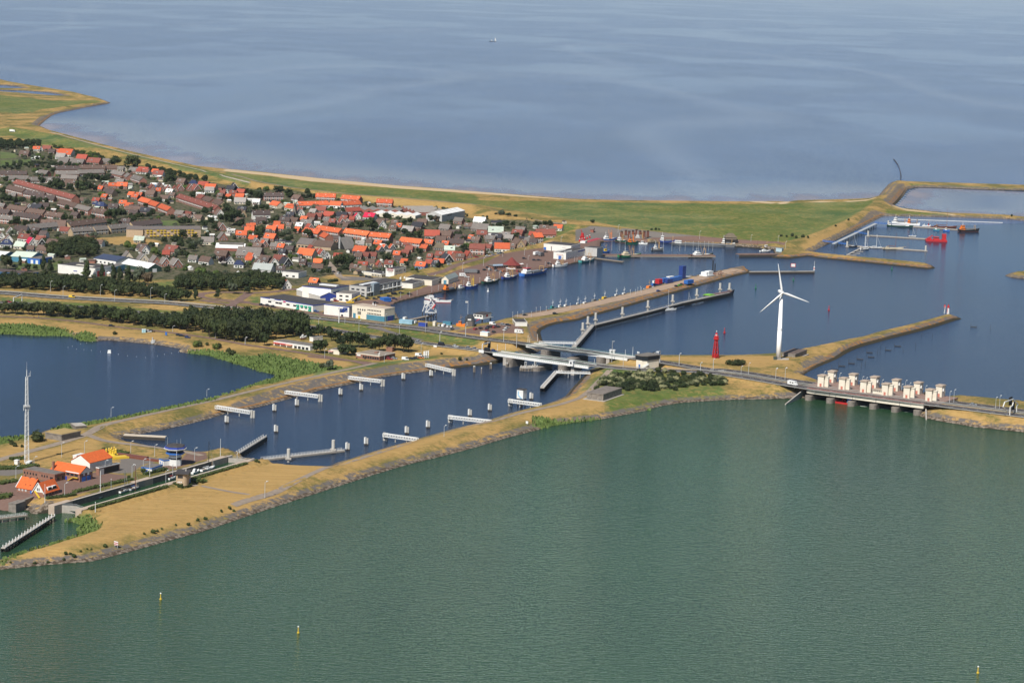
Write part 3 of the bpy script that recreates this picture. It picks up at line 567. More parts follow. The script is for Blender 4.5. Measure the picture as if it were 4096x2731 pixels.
# ================================================================ bridges, sluices, lock, jetties, dolphins
M_CONC = mat('concrete', (.36,.33,.29), .9, .14, .5); M_CONCD = mat('weathered_concrete', (.20,.175,.15), .95, .25, .6); M_CREAM = mat('cream_render', (.66,.60,.49), .85, .07, .5)
M_STEELW = mat('white_steel', (.66,.66,.64), .5, .05); M_DARK = mat('black_and_shade', (.018,.017,.016), .8, 0); M_WOOD = mat('grey_timber', (.24,.20,.16), .9, .2, 1.5); M_WOODD = mat('dark_timber', (.05,.042,.035), .9, .2, 1.5)  # M_DARK: black sign faces, and shade painted into openings
M_GREENR = mat('green_rail', (.20,.30,.25), .7, .05); M_STEELG = mat('grey_steel', (.38,.39,.39), .55, .06); M_RED = mat('red_paint', (.42,.020,.022), .5, .06); M_BLUE = mat('blue_paint', (.03,.13,.42), .5, .06); M_GLASS = mat('window_glass', (.02,.025,.032), .12, 0, spec=.6)
M_YEL = mat('yellow_paint', (.62,.42,.03), .5, .05); M_ORANGE = mat('orange_paint', (.72,.19,.03), .5, .05); M_ROOFD = mat('roof_felt', (.055,.050,.050), .9, .18, .4); M_ROOFG = mat('grey_roof_felt', (.15,.135,.12), .9, .2, .4); M_BRICKW = mat('brown_brick', (.235,.12,.085), .9, .15, 1.2)
UD = (line('I 437,932 1452,1068', 6.6)); UX = UD[1]-UD[0]; UX.z = 0; UX.normalize(); ROT = math.atan2(UX.y, UX.x); UY = Vector((-UX.y, UX.x, 0))
def L2W(o, x, y, z=0): return o+UX*x+UY*y+Vector((0,0,z))
def onplane(u, v, p0, nrm):
    d = Vector(ray(u, v)); o = Vector((0,0,HC)); t = (p0-o).dot(nrm)/d.dot(nrm); return o+d*t
def rect(s, z):
    """front edge p0->p1 read off the photograph at height z: origin, length, angle"""
    a, b = line(s, z); return a, (b-a).length, math.atan2(b.y-a.y, b.x-a.x)
# --- the two road bridges -----------------------------------------------------
def bridge(label, s, wdt, gird, piers, cols, z=7.5):
    pl = line(s, z); a, b = pl[0], pl[-1]; L = (b.xy-a.xy).length; ang = math.atan2(b.y-a.y, b.x-a.x)
    o = thing('road_bridge', label, 'bridge', (a.x,a.y,0), ang)
    mb = MB(); mb.box(0, L, -wdt/2, wdt/2, z-.55, z-.08); mb.obj('deck', M_CONC, o)
    mb = MB()
    for q in (-wdt/2-.12, wdt/2-.5): mb.box(.4, L-.4, q, q+.62, z-.5-gird, z+.18)
    mb.obj('girder', M_STEELW, o)
    mb = MB()
    for i in range(int(L/1.6)): mb.box(i*1.6+.8, i*1.6+1.0, -wdt/2-.3, -wdt/2-.1, z-.5, z-.05)
    mb.obj('bracket', M_STEELG, o)['kind'] = 'stuff'
    for q in (-wdt/2+.1, wdt/2-.1):
        mb = MB()
        for h in (.55, 1.05): mb.bar((0,q,z+h), (L,q,z+h), .1)
        for i in range(int(L/2)+1): mb.bar((i*2,q,z), (i*2,q,z+1.05), .08)
        mb.obj('railing', M_GREENR, o)
    for x, r, h, yo in piers:
        mb = MB(); mb.prism([(x-r,-wdt/2-yo)]+[(x+r*math.cos(t), -wdt/2-yo-r*1.1*math.sin(t)) for t in [math.pi*k/6 for k in range(6,-1,-1)]]+[(x+r,wdt/2+1.5)]+[(x+r*math.cos(t), wdt/2+1.5+r*1.1*math.sin(t)) for t in [math.pi*k/6 for k in range(0,7)]], -1, h)
        mb.obj('pier', M_CONCD, o)
    for x in cols:
        mb = MB(); mb.box(x-1.3, x+1.3, -wdt/2+.3, wdt/2-.6, 0, z-.56-.01); mb.obj('support_wall', M_CONC, o)
    return o
def alongx(a, ang, s, z):
    p = P(s, z); return (p.x-a.x)*math.cos(ang)+(p.y-a.y)*math.sin(ang)
a, b = line('T3 90,165,7.2 2010,418,7'); an = math.atan2(b.y-a.y, b.x-a.x)
bridge('far white girder road bridge over the lock channel', 'T3 90,168 2010,425', 10.8, 1.1, [(alongx(a,an,'T3 460,360',2), 3.2, 6.0, 1.5), (alongx(a,an,'T3 990,440',1.5), 3.4, 3.2, 2.5), (alongx(a,an,'T3 1490,500',2), 3.0, 6.2, 1.0)], [alongx(a,an,'T3 320,340',3), alongx(a,an,'T3 1640,480',3)])
a, b = line('J 205,372,7.2 1110,500,7'); an = math.atan2(b.y-a.y, b.x-a.x)
bridge('near white girder road bridge over the lock channel', 'J 205,372 1110,500', 10.2, 1.1, [(alongx(a,an,'J 410,460',2), 2.6, 6.0, 1.0), (alongx(a,an,'J 680,500',1.5), 3.2, 2.6, 2.0), (alongx(a,an,'J 925,525',2), 2.9, 6.2, 1.2)], [alongx(a,an,'J 330,455',2), alongx(a,an,'J 995,540',2)])
# bridge keeper's cabinet on the near bridge, road cabinet behind the far bridge
def cabin(name, label, cat, s, z, w, d, h, mw, mr, win=True):
    p, L, ang = rect(s, z); o = thing(name, label, cat, (p.x,p.y,z), ang)
    mb = MB(); mb.box(0, w, 0, d, 0, h); mb.obj('wall', mw, o)
    mb = MB(); mb.box(-.25, w+.25, -.25, d+.25, h, h+.22); mb.obj('roof', mr, o)
    if win:
        mb = MB(); mb.box(w*.3, w*.7, -.05, 0, h*.4, h*.8); mb.obj('window', M_GLASS, o)
    return o
cabin('signal_cabin', 'white signal cabinet standing on the near bridge pier', 'cabin', 'J 882,500 925,506', 6.6, 3.2, 2.6, 3.4, M_STEELW, M_STEELW)
cabin('service_hut', 'small white hut behind the railing of the far bridge', 'hut', 'T3 1588,355 1680,362', 6.6, 3.6, 2.6, 2.7, M_STEELW, M_STEELW)
# bridge keeper's control building
p, L, ang = rect('J 1515,505 1558,510', 6.2); o = thing('control_building', 'cream bridge control building with dark panoramic windows beside the highway', 'building', (p.x,p.y,5.2), ROT-.15)
W, D = 5.0, 11.5
mb = MB(); mb.prism([(0,0),(3.6,0),(5.6,2.0),(6.6,D),(0,D)], 0, 5.2); mb.obj('wall', M_CREAM, o)
mb = MB(); mb.prism([(-.3,-.3),(4,-.3),(6,1.7),(7,D+.3),(-.3,D+.3)], 5.2, 7.6); mb.obj('window_band', M_GLASS, o)
mb = MB(); mb.prism([(-.7,-.7),(4.3,-.7),(6.5,1.4),(7.5,D+.7),(-.7,D+.7)], 7.6, 8.1); mb.obj('roof', M_ROOFG, o)
mb = MB(); mb.box(1.6, 2.7, -.06, 0, .2, 2.4); mb.obj('door', M_BLUE, o)
mb = MB(); mb.bar((3.8,-.4,.2), (6.3,2.2,3.2), .5, 1.0); mb.obj('outer_stair', M_STEELW, o)
for x, y in ((.4,.4), (1.2,.4), (5.6,D-.5), (6.4,D-.5)):
    mb = MB(); mb.tube((x,y,8.1), (x,y,9.0), .08); mb.lathe([(.3,9.0),(.34,9.5),(.2,9.9)], 8, (x,y,0)); mb.obj('antenna', M_STEELW, o)
o.scale = (1.35,1.15,1.12)
# --- sluice complex ----------------------------------------------------------------
ZD = 6.6
def tower_mesh():
    w = MB(); w.box(-2.0, 2.0, 0, 5.2, 0, 6.9); w.box(-2.12, -1.7, -.12, .3, 0, 6.2); w.box(1.7, 2.12, -.12, .3, 0, 6.2); w.box(-2.12, -1.7, 4.9, 5.32, 0, 6.2); w.box(1.7, 2.12, 4.9, 5.32, 0, 6.2)
    c = MB(); c.box(-2.5, 2.5, -.5, 5.7, 6.9, 7.35); c.box(-2.2, 2.2, -.2, 5.4, 7.35, 7.6)
    d = MB(); d.box(-.7, .7, -.08, 0, .1, 2.1)
    s = MB(); s.box(2.0, 4.6, 1.6, 3.3, 0, 6.5); s.box(1.9, 4.9, 1.3, 3.6, 6.5, 6.9)
    q = MB(); q.box(2.0, 2.9, 1.0, 2.0, 3.8, 5.6)
    return w, c, d, s, q
M_CAP = mat('flat_cap_stone', (.40,.32,.25), .9, .1); M_DOORR = mat('rust_red_door', (.48,.17,.12), .8, .05); M_CAP = mat('flat_cap_stone', (.40,.32,.25), .9, .1)
w, c_, d_, s_, q_ = tower_mesh()
fr = line('I 437,932 1452,1068', ZD); bk = line('I 530,893 1548,1028', ZD)
troot = thing('sluice_tower', 'x', 'tower', fr[0], ROT)
kids = [(w.obj('shaft', M_CREAM, troot), []), (c_.obj('cap', M_CAP, troot), []), (d_.obj('door', M_DOORR, troot), []), (s_.obj('annex', M_CREAM, troot), [])]
ordn = ['first','second','third','fourth','fifth','sixth','seventh','eighth','ninth','tenth','eleventh','twelfth','thirteenth','fourteenth','fifteenth','sixteenth','seventeenth','eighteenth','nineteenth','twentieth']
troot['label'] = 'cream sluice tower with side annex, front row, leftmost'; troot['group'] = 'sluice towers on the dam'
for i in range(1, 6): dup(troot, kids, fr[0].lerp(fr[1], i/5), ROT, f'cream sluice tower with side annex, front row, {ordn[i]} from the left')
broot = thing('sluice_tower', 'cream square sluice tower with hanging box, back row, leftmost', 'tower', bk[0], ROT, 'sluice towers on the dam')
bkids = [(link('shaft', kids[0][0].data, broot), []), (link('cap', kids[1][0].data, broot), []), (link('door', kids[2][0].data, broot), []), (q_.obj('hoist_box', M_STEELW, broot), [])]
for i in range(1, 6): dup(broot, bkids, bk[0].lerp(bk[1], i/5), ROT, f'cream square sluice tower with hanging box, back row, {ordn[i]} from the left')
S0 = fr[0]; S0 = Vector((S0.x, S0.y, 0)); LS = (fr[1]-fr[0]).length; DB = (bk[0]-fr[0]).dot(UY); XB = (bk[0]-fr[0]).dot(UX)
o = thing('sluice_dam', 'concrete discharge sluice with piers, decks and gates under the towers', 'sluice', S0, ROT)
pn_ = line('I 320,955 1430,1098', ZD); y0 = (pn_[0]-S0).dot(UY); xs0 = (pn_[0]-S0).dot(UX); xs1 = (pn_[1]-S0).dot(UX)
mb = MB(); mb.box(-9, LS+9, y0+.9, DB+7, ZD-1.2, ZD-.05); mb.obj('floor_deck', mat('sluice_paving', (.23,.15,.12), .9, .15, .4), o)
mb = MB(); mb.box(xs0, xs1, y0-1.4, y0, ZD-2.3, ZD+.25); mb.obj('girder', M_CREAM, o)
mb = MB()
for i in range(6): mb.box(xs0+(xs1-xs0)*i/5-.25, xs0+(xs1-xs0)*i/5+.25, y0-1.55, y0-1.4, ZD-2.2, ZD+.2)
mb.obj('girder_joint', M_CONC, o)['kind'] = 'stuff'
for i in range(6):
    x = LS*i/5; mb = MB(); r = 2.4
    mb.prism([(x-r,DB+9),(x+r,DB+9)]+[(x+r*math.cos(t), y0-2.2-r*1.2*math.sin(t)) for t in [math.pi*k/8 for k in range(9)]], -2, 3.0); mb.obj('pier', M_CONCD, o)
    mb = MB(); mb.box(x-1.9, x+1.9, y0+.6, DB+8.6, 3.0, ZD-1.2); mb.obj('pier_wall', M_CONCD, o)
for i in range(5):
    x = LS*(i+.5)/5; mb = MB(); mb.box(x-LS/10+1.9, x+LS/10-1.9, 6, 6.5, -2, ZD-1.25); mb.obj('shaded_gate_plate', M_DARK, o)  # near-black gate plates paint the shade under the deck into each opening
    mb = MB(); mb.box(x-LS/10+2.5, x+LS/10-2.5, DB+2, DB+3, ZD, ZD+1.6); mb.box(x-1, x+1, DB+1.5, DB+4, ZD, ZD+2.3); mb.obj('gate_hoist', M_WOODD, o)
mb = MB()
for h in (.5, 1.0): mb.bar((xs0,y0-1.1,ZD+h+.2), (xs1,y0-1.1,ZD+h+.2), .09)
for i in range(60): mb.bar((xs0+(xs1-xs0)*i/59,y0-1.1,ZD), (xs0+(xs1-xs0)*i/59,y0-1.1,ZD+1.2), .08)
mb.obj('railing', M_DOORR, o)
for sgn, s1, s2 in ((-1,'I 320,955 110,1045','left'), (1,'I 1425,1115 1436,1185','right')):
    a, b = line(s1, 4); a = a-S0; b = b-S0; mb = MB(); A = Vector((a.dot(UX), a.dot(UY), 0)); B = Vector((b.dot(UX), b.dot(UY), 0))
    n_ = (B-A).normalized().cross(Vector((0,0,1)))*.4
    mb.add([A-n_+Vector((0,0,-1)),A+n_+Vector((0,0,-1)),B+n_+Vector((0,0,-1)),B-n_+Vector((0,0,-1)),A-n_+Vector((0,0,6.3)),A+n_+Vector((0,0,6.3)),B+n_+Vector((0,0,.6)),B-n_+Vector((0,0,.6))], [(3,2,1,0),(4,5,6,7),(0,1,5,4),(1,2,6,5),(2,3,7,6),(3,0,4,7)]); mb.obj('wing_wall', M_CONC, o)
# machine house between front towers
p = fr[0].lerp(fr[1], .53); o = thing('machine_house', 'low cream machine house between the front sluice towers', 'building', p+UY*1.2, ROT)
mb = MB(); mb.box(-3.6, 3.6, 0, 4, 0, 2.6); mb.obj('wall', M_CREAM, o); mb = MB(); mb.box(-3.9, 3.9, -.3, 4.3, 2.6, 2.9); mb.obj('roof', M_CAP, o)
for i in range(5): mb = MB(); mb.box(-3.1+i*1.3, -2.2+i*1.3, -.05, 0, 1.5, 2.2); mb.obj('window', M_GLASS, o)
# red maintenance raft
a, b = line('I 497,1065 725,1100', .5); an = math.atan2(b.y-a.y, b.x-a.x); L = (b-a).length; o = thing('work_raft', 'red floating work raft with blue cabin under the sluice', 'raft', (a.x,a.y,0), an)
mb = MB(); mb.box(0, L, 0, 1.0, 0, .9); mb.box(0, L, 3.4, 4.4, 0, .9)
for i in range(8): mb.box(L*i/7-.2 if i else 0, L*i/7+.2, 1.0, 3.4, .3, .7)
mb.obj('float', M_RED, o); mb = MB(); mb.box(L-3.4, L-.4, .8, 3.8, 1.6, 4.2); mb.obj('cabin', M_BLUE, o)
mb = MB(); mb.bar((L*.55,2,.8), (L*.62,2,3.2), .4); mb.bar((L*.62,2,3.2), (L*.72,2,1.2), .35); mb.bar((1,1.2,1.6), (L*.55,1.2,1.6), .15); mb.obj('crane_arm', M_RED, o)
mb = MB(); mb.box(L-3.6, L-.2, .6, 4.0, .9, 1.6); mb.obj('cabin_base', M_CONCD, o)
for i, s in enumerate(('I 865,1108', 'I 1050,1130', 'I 1275,1160')):
    p = P(s); mb = MB(); r = random.Random(i); mb.lathe([(2.6+r.random()*.3,.02),(1.7,.07),(.6,.09)], 14); ob = mb.obj('foam_patch', mat('water_foam', (.34,.38,.34), .9, .2, 1.5)); ob.location = (p.x,p.y,0); ob.scale = (1.3,1.9,1); ob.rotation_euler = (0,0,ROT); tag(ob, f'pale foam on the green water at the {ordn[i]} sluice opening from the left', 'foam', kind='stuff')
# --- lock -------------------------------------------------------------------------
LW0, LW1 = LKA, LKB
lx = (LW1-LW0); lx.z = 0; LL = lx.length; lx.normalize(); ly = Vector((-lx.y, lx.x, 0)); LANG = math.atan2(lx.y, lx.x); wd_ = 13.3
o = thing('ship_lock', 'long narrow ship lock with stone walls, pale copings and closed gates', 'lock', (LW0.x,LW0.y,0), LANG); M_LOCKW = mat('lock_masonry', (.15,.125,.105), .95, .25, .8); M_COPE = mat('pale_coping', (.50,.43,.34), .9, .08)
for nm, ya, yb in (('left',0,3.2), ('right',-wd_-3.2,-wd_)):
    mb = MB(); mb.box(-4, LL+2, ya, yb, -2, 4.25); mb.obj('wall', M_LOCKW, o)
    mb = MB(); e = (ya, ya+1.0) if ya >= 0 else (yb-1.0, yb); mb.box(-4, LL+2, e[0]-.02, e[1]+.02, 4.25, 4.5); mb.obj('coping', M_COPE, o)
for x in (-3, 62, LL-12):
    for ya, yb in ((-.25,3.4), (-wd_-3.4,-wd_+.25)):
        mb = MB(); mb.box(x-5, x+9, ya, yb, -2, 4.56); mb.obj('gate_chamber', M_CAP, o)
for x, cl in ((-2,1), (LL-2,1)):
    mb = MB(); y = -wd_/2
    for q in (0, -wd_): mb.bar((x, q, 1.0), (x+2.4, y, 1.0), .5, 5.4)
    g = mb.obj('lock_gate', M_CONC, o)
    mb = MB()
    for q in (0, -wd_):
        for h in (4.1, 4.7): mb.bar((x, q, h), (x+2.4, y, h), .1)
    mb.obj('gate_railing', M_STEELG, o)
# slip recess walls beside the lower head
for lab, s, hh, dd in (('curved concrete quay pier beside the lower lock head', 'L 80,808 150,818', 4.2, 8), ('dark masonry wall behind the quay slip', 'L 150,812 330,738', 4.0, 1.2)):
    p, L, ang = rect(s, 0.3); mb = MB(); mb.box(0, L, 0, dd, -.5, hh); mb.box(-.15, L+.15, -.15, dd+.15, hh, hh+.25); ob = mb.obj('quay_wall', M_CONCD); ob.location = (p.x,p.y,0); ob.rotation_euler = (0,0,ang); tag(ob, lab, 'quay wall')
# --- jetties --------------------------------------------------------------------------
_p = MB(); _p.tube((0,0,0),(0,0,1),.22,n=6); PILE = _p.mesh('pile')
def pile(nm, o, q, m): k = link(nm, PILE, o, q[:3], 0, m); k.scale = (1,1,q[3])
def jetty(label, s, zt, w, mdeck, mpile, rails=True, piles=4.0, skirt=0.0, mrail=None, bol=False):
    pl = line(s, zt); o = thing('jetty', label, 'jetty', (pl[0].x,pl[0].y,0)); q = [p-Vector((pl[0].x,pl[0].y,0)) for p in pl]
    mb = MB(); rl = MB(); ps = MB(); sk_ = MB(); bo = MB(); pc = []; bc = []
    for a, b in zip(q[:-1], q[1:]):
        d = (b-a); d.z = 0; L = d.length; d.normalize(); n_ = Vector((-d.y,d.x,0))
        mb.bar(a-Vector((0,0,.25))-d*.1, b-Vector((0,0,.25))+d*.1, w, .5)
        if rails:
            for e in (-w/2+.1, w/2-.1):
                for h in (.5, 1.0): rl.bar(a+n_*e+Vector((0,0,h)), b+n_*e+Vector((0,0,h)), .09)
                for i in range(int(L/2)+1): rl.bar(a+d*(i*2)+n_*e, a+d*(i*2)+n_*e+Vector((0,0,1)), .09)
        for i in range(int(L/piles)+1):
            for e in (-w/2+.25, w/2-.25):
                c = a+d*(i*piles)+n_*e; pc.append((c.x,c.y,-2,zt+1.5))
                if bol: bc.append((c.x,c.y,zt,.9))
        if skirt:
            sk_.bar(a+n_*(-w/2-.08)-Vector((0,0,.5+skirt/2)), b+n_*(-w/2-.08)-Vector((0,0,.5+skirt/2)), .15, skirt)
    mb.obj('deck', mdeck, o); [pile('pile', o, q, mpile) for q in pc[:100]]
    if rails: rl.obj('railing', mrail or M_STEELG, o)
    if skirt: sk_.obj('fender_boarding', mpile, o)
    [pile('bollard', o, q, M_STEELW) for q in bc[:100]]
    return o
jetty('long railed grey jetty bending out into the outer harbour', 'J 930,320,3 1110,112,3 F 180,1172,3 700,1045,3 1000,965,3 1445,868,3', 3, 3.2, M_CONC, M_WOODD, skirt=2.2)
jetty('white railed footbridge from the bank to the long outer jetty', 'J 602,282,3.4 950,288,3.4', 3.4, 2.0, M_STEELW, M_STEELG, piles=9, mrail=M_STEELW)
jetty('white railed footbridge from the dam to the angled jetty below the near bridge', 'J 765,562,3.4 1085,570,3.4', 3.4, 2.0, M_STEELW, M_STEELG, piles=8, mrail=M_STEELW)
jetty('angled bollard jetty below the near bridge', 'J 885,528,3 762,560,3 632,705,3', 3, 2.6, M_CONC, M_WOODD, skirt=2.2, bol=True, rails=False)
jetty('dark timber guide jetty at the upper lock head', 'Y 1740,258,3 2200,-25,3', 3.2, 2.2, M_CONC, M_WOODD, skirt=2.3, bol=True, mrail=M_STEELG)
jetty('long white railed floating jetty near the lock', 'K 350,1378,1.2 1115,1290,1.2', 1.2, 3.0, M_CONC, M_CONCD, skirt=.5, mrail=M_STEELW)
jetty('bollard guide jetty in the lower forebay', 'L 500,850,2.4 30,1150,2.4', 2.4, 2.0, M_CONC, M_WOODD, rails=False, skirt=1.8, bol=True)
jetty('grey timber jetty with white railing at the left edge below the lock yard', 'L -60,880,2 250,842,2', 2, 2.6, M_WOOD, M_WOOD, mrail=M_STEELW)
jetty('concrete and timber landing stage in the corner of the lock basin', 'L 1170,85,2.2 1560,105,2.2', 2.2, 3.4, M_COPE, M_WOODD, rails=False, skirt=1.8)
jetty('long timber fishing pier in the middle of the harbour', 'F 200,512,2.2 1310,518,2.2', 2.2, 9, M_BRICK, M_WOOD, rails=False, piles=6, skirt=1.2)
jetty('short grey timber finger jetty beside the fish hall', 'F 190,545,1.5 455,578,1.5', 1.5, 3, M_WOOD, M_WOODD, rails=False, skirt=.8)
jetty('dark sheet pile pier east of the fishing basin', 'F 1530,508,2.4 1880,505,2.4', 2.4, 9, M_BRICK, M_WOODD, rails=False, skirt=2)
jetty('grey walkway along the marina dike on dark posts', 'G 560,880,3 960,690,3', 3, 3.5, M_STEELG, M_WOODD, rails=False, piles=14)
for lab, s in (('nearest floating pontoon of the marina with a bracket of finger berths', 'G 690,895,1 1430,945,1'), ('middle floating pontoon of the marina', 'G 885,800,1 1610,845,1'), ('farthest moored floating pontoon of the marina', 'G 1070,700,1 1780,750,1')): jetty(lab, s, 1, 3.4, M_CONC, M_CONCD, rails=False, piles=12, skirt=.6)
jetty('thin white floating breakwater at the back of the marina', 'G 1155,648,.8 2150,682,.8', .8, 1.6, M_STEELW, M_CONC, rails=False, piles=25)
jetty('small finger jetty running forward from the nearest pontoon', 'G 830,915,.9 690,985,.9', .9, 2, M_CONC, M_CONCD, rails=False, piles=8)
for i, (x, y) in enumerate(((700,985),(735,968),(765,950))): jetty(f'narrow berth finger of the small marina jetty, {ordn[i]} from the front', f'G {x},{y},.7 {x+75},{y+4},.7', .7, .9, M_CONC, M_CONCD, rails=False, piles=8)
for i, s in enumerate(('G 458,855,3.2 690,885,1.6', 'G 760,772,3.2 885,790,1.6', 'G 950,684,3 1070,695,1.6')): jetty('blue gangway bridge to the %s marina pontoon' % ('nearest','middle','farthest')[i], s, 3, 1.6, M_BLUE, M_STEELG, piles=40, mrail=M_BLUE)
jetty('dark sheet pile breakwater arm at the harbour mouth', 'F 1640,672,2 2250,668,2', 2, 2.2, M_CONC, M_WOODD, rails=False, piles=5, skirt=1.9)
jetty('timber landing pier of the ship lift', 'T1 160,465,2.4 590,375,2.4', 2.4, 3.4, M_WOOD, M_WOODD, rails=False, piles=5, skirt=.4)
# pier light and notice board on the breakwater arm
p = P('F 2250,660', 2.1); o = thing('harbour_light', 'red and white banded light post on the end of the breakwater arm', 'beacon', p)
mb = MB(); mb.tube((0,0,0), (0,0,1.2), .8, .7); mb.tube((0,0,2.2), (0,0,3.4), .7, .6); mb.obj('band', M_STEELW, o); mb = MB(); mb.tube((0,0,1.2), (0,0,2.2), .75, .7); mb.obj('red_band', M_RED, o); mb = MB(); mb.tube((0,0,3.4), (0,0,8.5), .16, .08, 6); mb.obj('mast', M_STEELW, o)
p = P('F 2050,672', 2.1); o = thing('notice_board', 'white harbour notice board with red border on two posts', 'sign', p)
mb = MB(); mb.box(-2.2, 2.2, -.1, .1, 4, 7.4); mb.obj('panel', M_RED, o); mb = MB(); mb.box(-1.8, 1.8, -.16, -.1, 4.4, 7.0); mb.obj('face', M_STEELW, o)
for x in (-1.4, 1.4): mb = MB(); mb.tube((x,0,0), (x,0,4), .12, n=6); mb.obj('post', M_WOODD, o)
# --- dolphins and white fender bridges in the lock basin ----------------------------------
def dol():
    a = MB(); a.lathe([(.62,-2),(.62,4.4),(.55,4.6)], 8, (0,0,0)); a.lathe([(.45,-2),(.45,4.1)], 8, (1.25,.4,0))
    b_ = MB(); b_.box(-.4,.4,-.82,-.62,.9,4.5); b_.box(.62,.8,-.5,.2,1.0,4.0)
    c2 = MB(); c2.lathe([(.7,-2),(.7,.8)], 8); c2.lathe([(.53,-2),(.53,.8)], 8, (1.25,.4,0)); return a, b_, c2
a, b_, c2 = dol(); GREYP = mat('pale_concrete_post', (.44,.42,.38), .85, .1, 1)
proot = thing('mooring_dolphin', 'x', 'mooring post', (0,0,0), ROT); pk = [(a.obj('pile', GREYP, proot), []), (b_.obj('fender', M_STEELW, proot), []), (c2.obj('tide_band', M_WOODD, proot), [])]
DOL = 'K 10,1040 458,930 473,1128 670,880 1080,778 1275,735 1672,632 1933,602 1320,1245 1145,1295 1703,1140 1902,1085 2296,975'
first = True; dls = []
for i, (u, v, _) in enumerate(toks(DOL)): dls.append(at(u, v, 0))
dls += [P('J 132,925'), P('J 523,818')]; 
DOLN = []
for i, p in enumerate(dls):
    sc = 1.0
    if first: r = proot; r.location = p; first = False
    else: r = dup(proot, pk, p, ROT, 'x')
    r['group'] = 'mooring dolphins in the lock basin'; r['label'] = 'grey concrete mooring post standing in the lock basin'; DOLN.append(r)
for i, s in enumerate(('K 2338,560', 'J 142,530', 'J 60,575')):
    p = P(s); o = thing('pile_cluster', ('cluster of three timber piles in the lock basin, left of the fender island','cluster of timber piles nearest the near bridge','single slim pale post beside the pile clusters')[i], 'mooring post', p)
    for k, (x, y) in enumerate(((0,0),(1,.3),(.4,.9))[:1 if i == 2 else 3]): mb = MB(); mb.tube((x,y,-1), (x*.8,y*.8,3.6), .3, n=6); mb.obj('pile', M_WOOD, o); mb = MB(); mb.tube((x*.8,y*.8,3.6), (x*.8,y*.8,4.2), .3, n=6); mb.obj('pile_cap', M_STEELW, o)
def fender(label, s, z, end):
    a, b = line(s, z); L = (b.xy-a.xy).length; ang = math.atan2(b.y-a.y, b.x-a.x); o = thing('fender_bridge', label, 'walkway', (a.x,a.y,0), ang, 'white fender walkways in the lock basin')
    mb = MB()
    for y in (-.9, .9):
        mb.bar((0,y,z), (L,y,z), .3, .3); mb.bar((0,y,z-1.7), (L,y,z-1.7), .3, .3)
        k = int(L/1.7)
        for i in range(k+1): mb.bar((L*i/k,y,z-1.7), (L*i/k,y,z), .22)
        for i in range(k): mb.bar((L*i/k,y,z-1.7), (L*(i+1)/k,y,z), .18)
    mb.obj('truss', M_STEELW, o); mb = MB(); mb.box(0, L, -.9, .9, z-1.72, z-1.6); mb.obj('walkway', M_STEELG, o)
    mb = MB()
    for f in (.35, .68): mb.tube((L*f,0,-1), (L*f,0,z-1.7), .28, n=6)
    mb.obj('support_pile', GREYP, o); e = L if end else 0
    mb = MB(); mb.lathe([(.85,-2),(.85,z+.3)], 8, (e,1.0,0)); mb.lathe([(.6,-2),(.6,z+.1)], 8, (e+1.4,1.6,0)); mb.obj('end_post', GREYP, o)
    return o
FB = ['K -85,873,4.2 240,925,4.2', 'K 570,735,4.2 880,775,4.2', 'K 1165,598,4.2 1468,633,4.2', 'K 1895,480,4.2 2135,535,4.2']
for i, s in enumerate(FB): fender(f'white lattice fender walkway on the far bank of the lock basin, {ordn[i]} from the left', s, 4.2, True)
FB2 = ['K 1492,1135,4.2 1812,1180,4.2', 'K 2105,968,4.2 2500,1012,4.2', 'J 318,815,4.2 620,855,4.2']
for i, s in enumerate(FB2): fender(f'white lattice fender walkway on the near bank of the lock basin, {ordn[i]} from the left', s, 4.2, False)
p, L, ang = rect('J 392,805 460,815', 4.4); o = thing('gauge_house', 'tall white gauge house with dark roof and pale blue stair on stilts in the basin', 'building', p, ang)
mb = MB(); mb.box(0, 4.6, 0, 4.2, 0, 5.6); mb.obj('wall', M_STEELW, o); mb = MB(); mb.box(-.3, 4.9, -.3, 4.5, 5.6, 5.9); mb.obj('roof', M_ROOFD, o)
mb = MB(); mb.bar((1.2,-.5,2.6), (4.0,-.5,.2), .5, .4); mb.box(1.0,1.6,-.4,-.02,2.4,4.6); mb.obj('stair', mat('pale_blue_paint', (.30,.50,.68), .6, .04), o)
for x, y in ((.6,.5), (4,.5), (.6,3.6), (4,3.6), (2.3,2)): mb = MB(); mb.tube((x,y,-6), (x,y,0), .4, n=6); mb.obj('stilt', M_WOODD, o)
# bridge fender island in front of the near bridge
a, b = line('J 448,520 610,510', 2.6); L = (b-a).length; ang = math.atan2(b.y-a.y, b.x-a.x); o = thing('fender_island', 'oval timber and concrete fender island below the near bridge', 'fender', (a.x,a.y,0), ang)
mb = MB(); out = [(L/2+(L/2)*math.cos(t), 3+4.2*math.sin(t)) for t in [2*math.pi*k/16 for k in range(16)]]; mb.prism(out, 2.1, 2.7); mb.obj('platform', M_CONC, o)
mb = MB()
for k in range(16):
    x, y = out[k]; mb.tube((x,y,-1), (x,y,2.1), .25, n=6)
for z in (.6, 1.5):
    for k in range(16): mb.bar((*out[k],z), (*out[(k+1)%16],z), .3)
mb.obj('timber_frame', M_WOOD, o); mb = MB()
for k in range(0,16,2): x, y = out[k]; mb.tube((x*.95+.3,y*.95+.15,2.7), (x*.95+.3,y*.95+.15,3.4), .22, n=6)
mb.obj('bollard_row', M_STEELW, o)
for q in (4, L-2): mb = MB(); mb.box(q-.7,q+.7,3,3.2,3.2,6.2); mb.box(q-.1,q+.1,3.05,3.15,2.7,3.2); mb.obj('signal_board', M_STEELW, o); mb = MB(); mb.box(q-.35,q+.35,2.94,3,3.6,5.8); mb.obj('signal_face', M_DARK, o)
a, b = line('J 300,478 435,455', 2.4); jetty('timber guide fender at the left pier of the near bridge', 'J 298,480,2.6 432,455,2.6', 2.6, 1.6, M_WOOD, M_WOOD, piles=3, bol=True, mrail=M_WOOD)
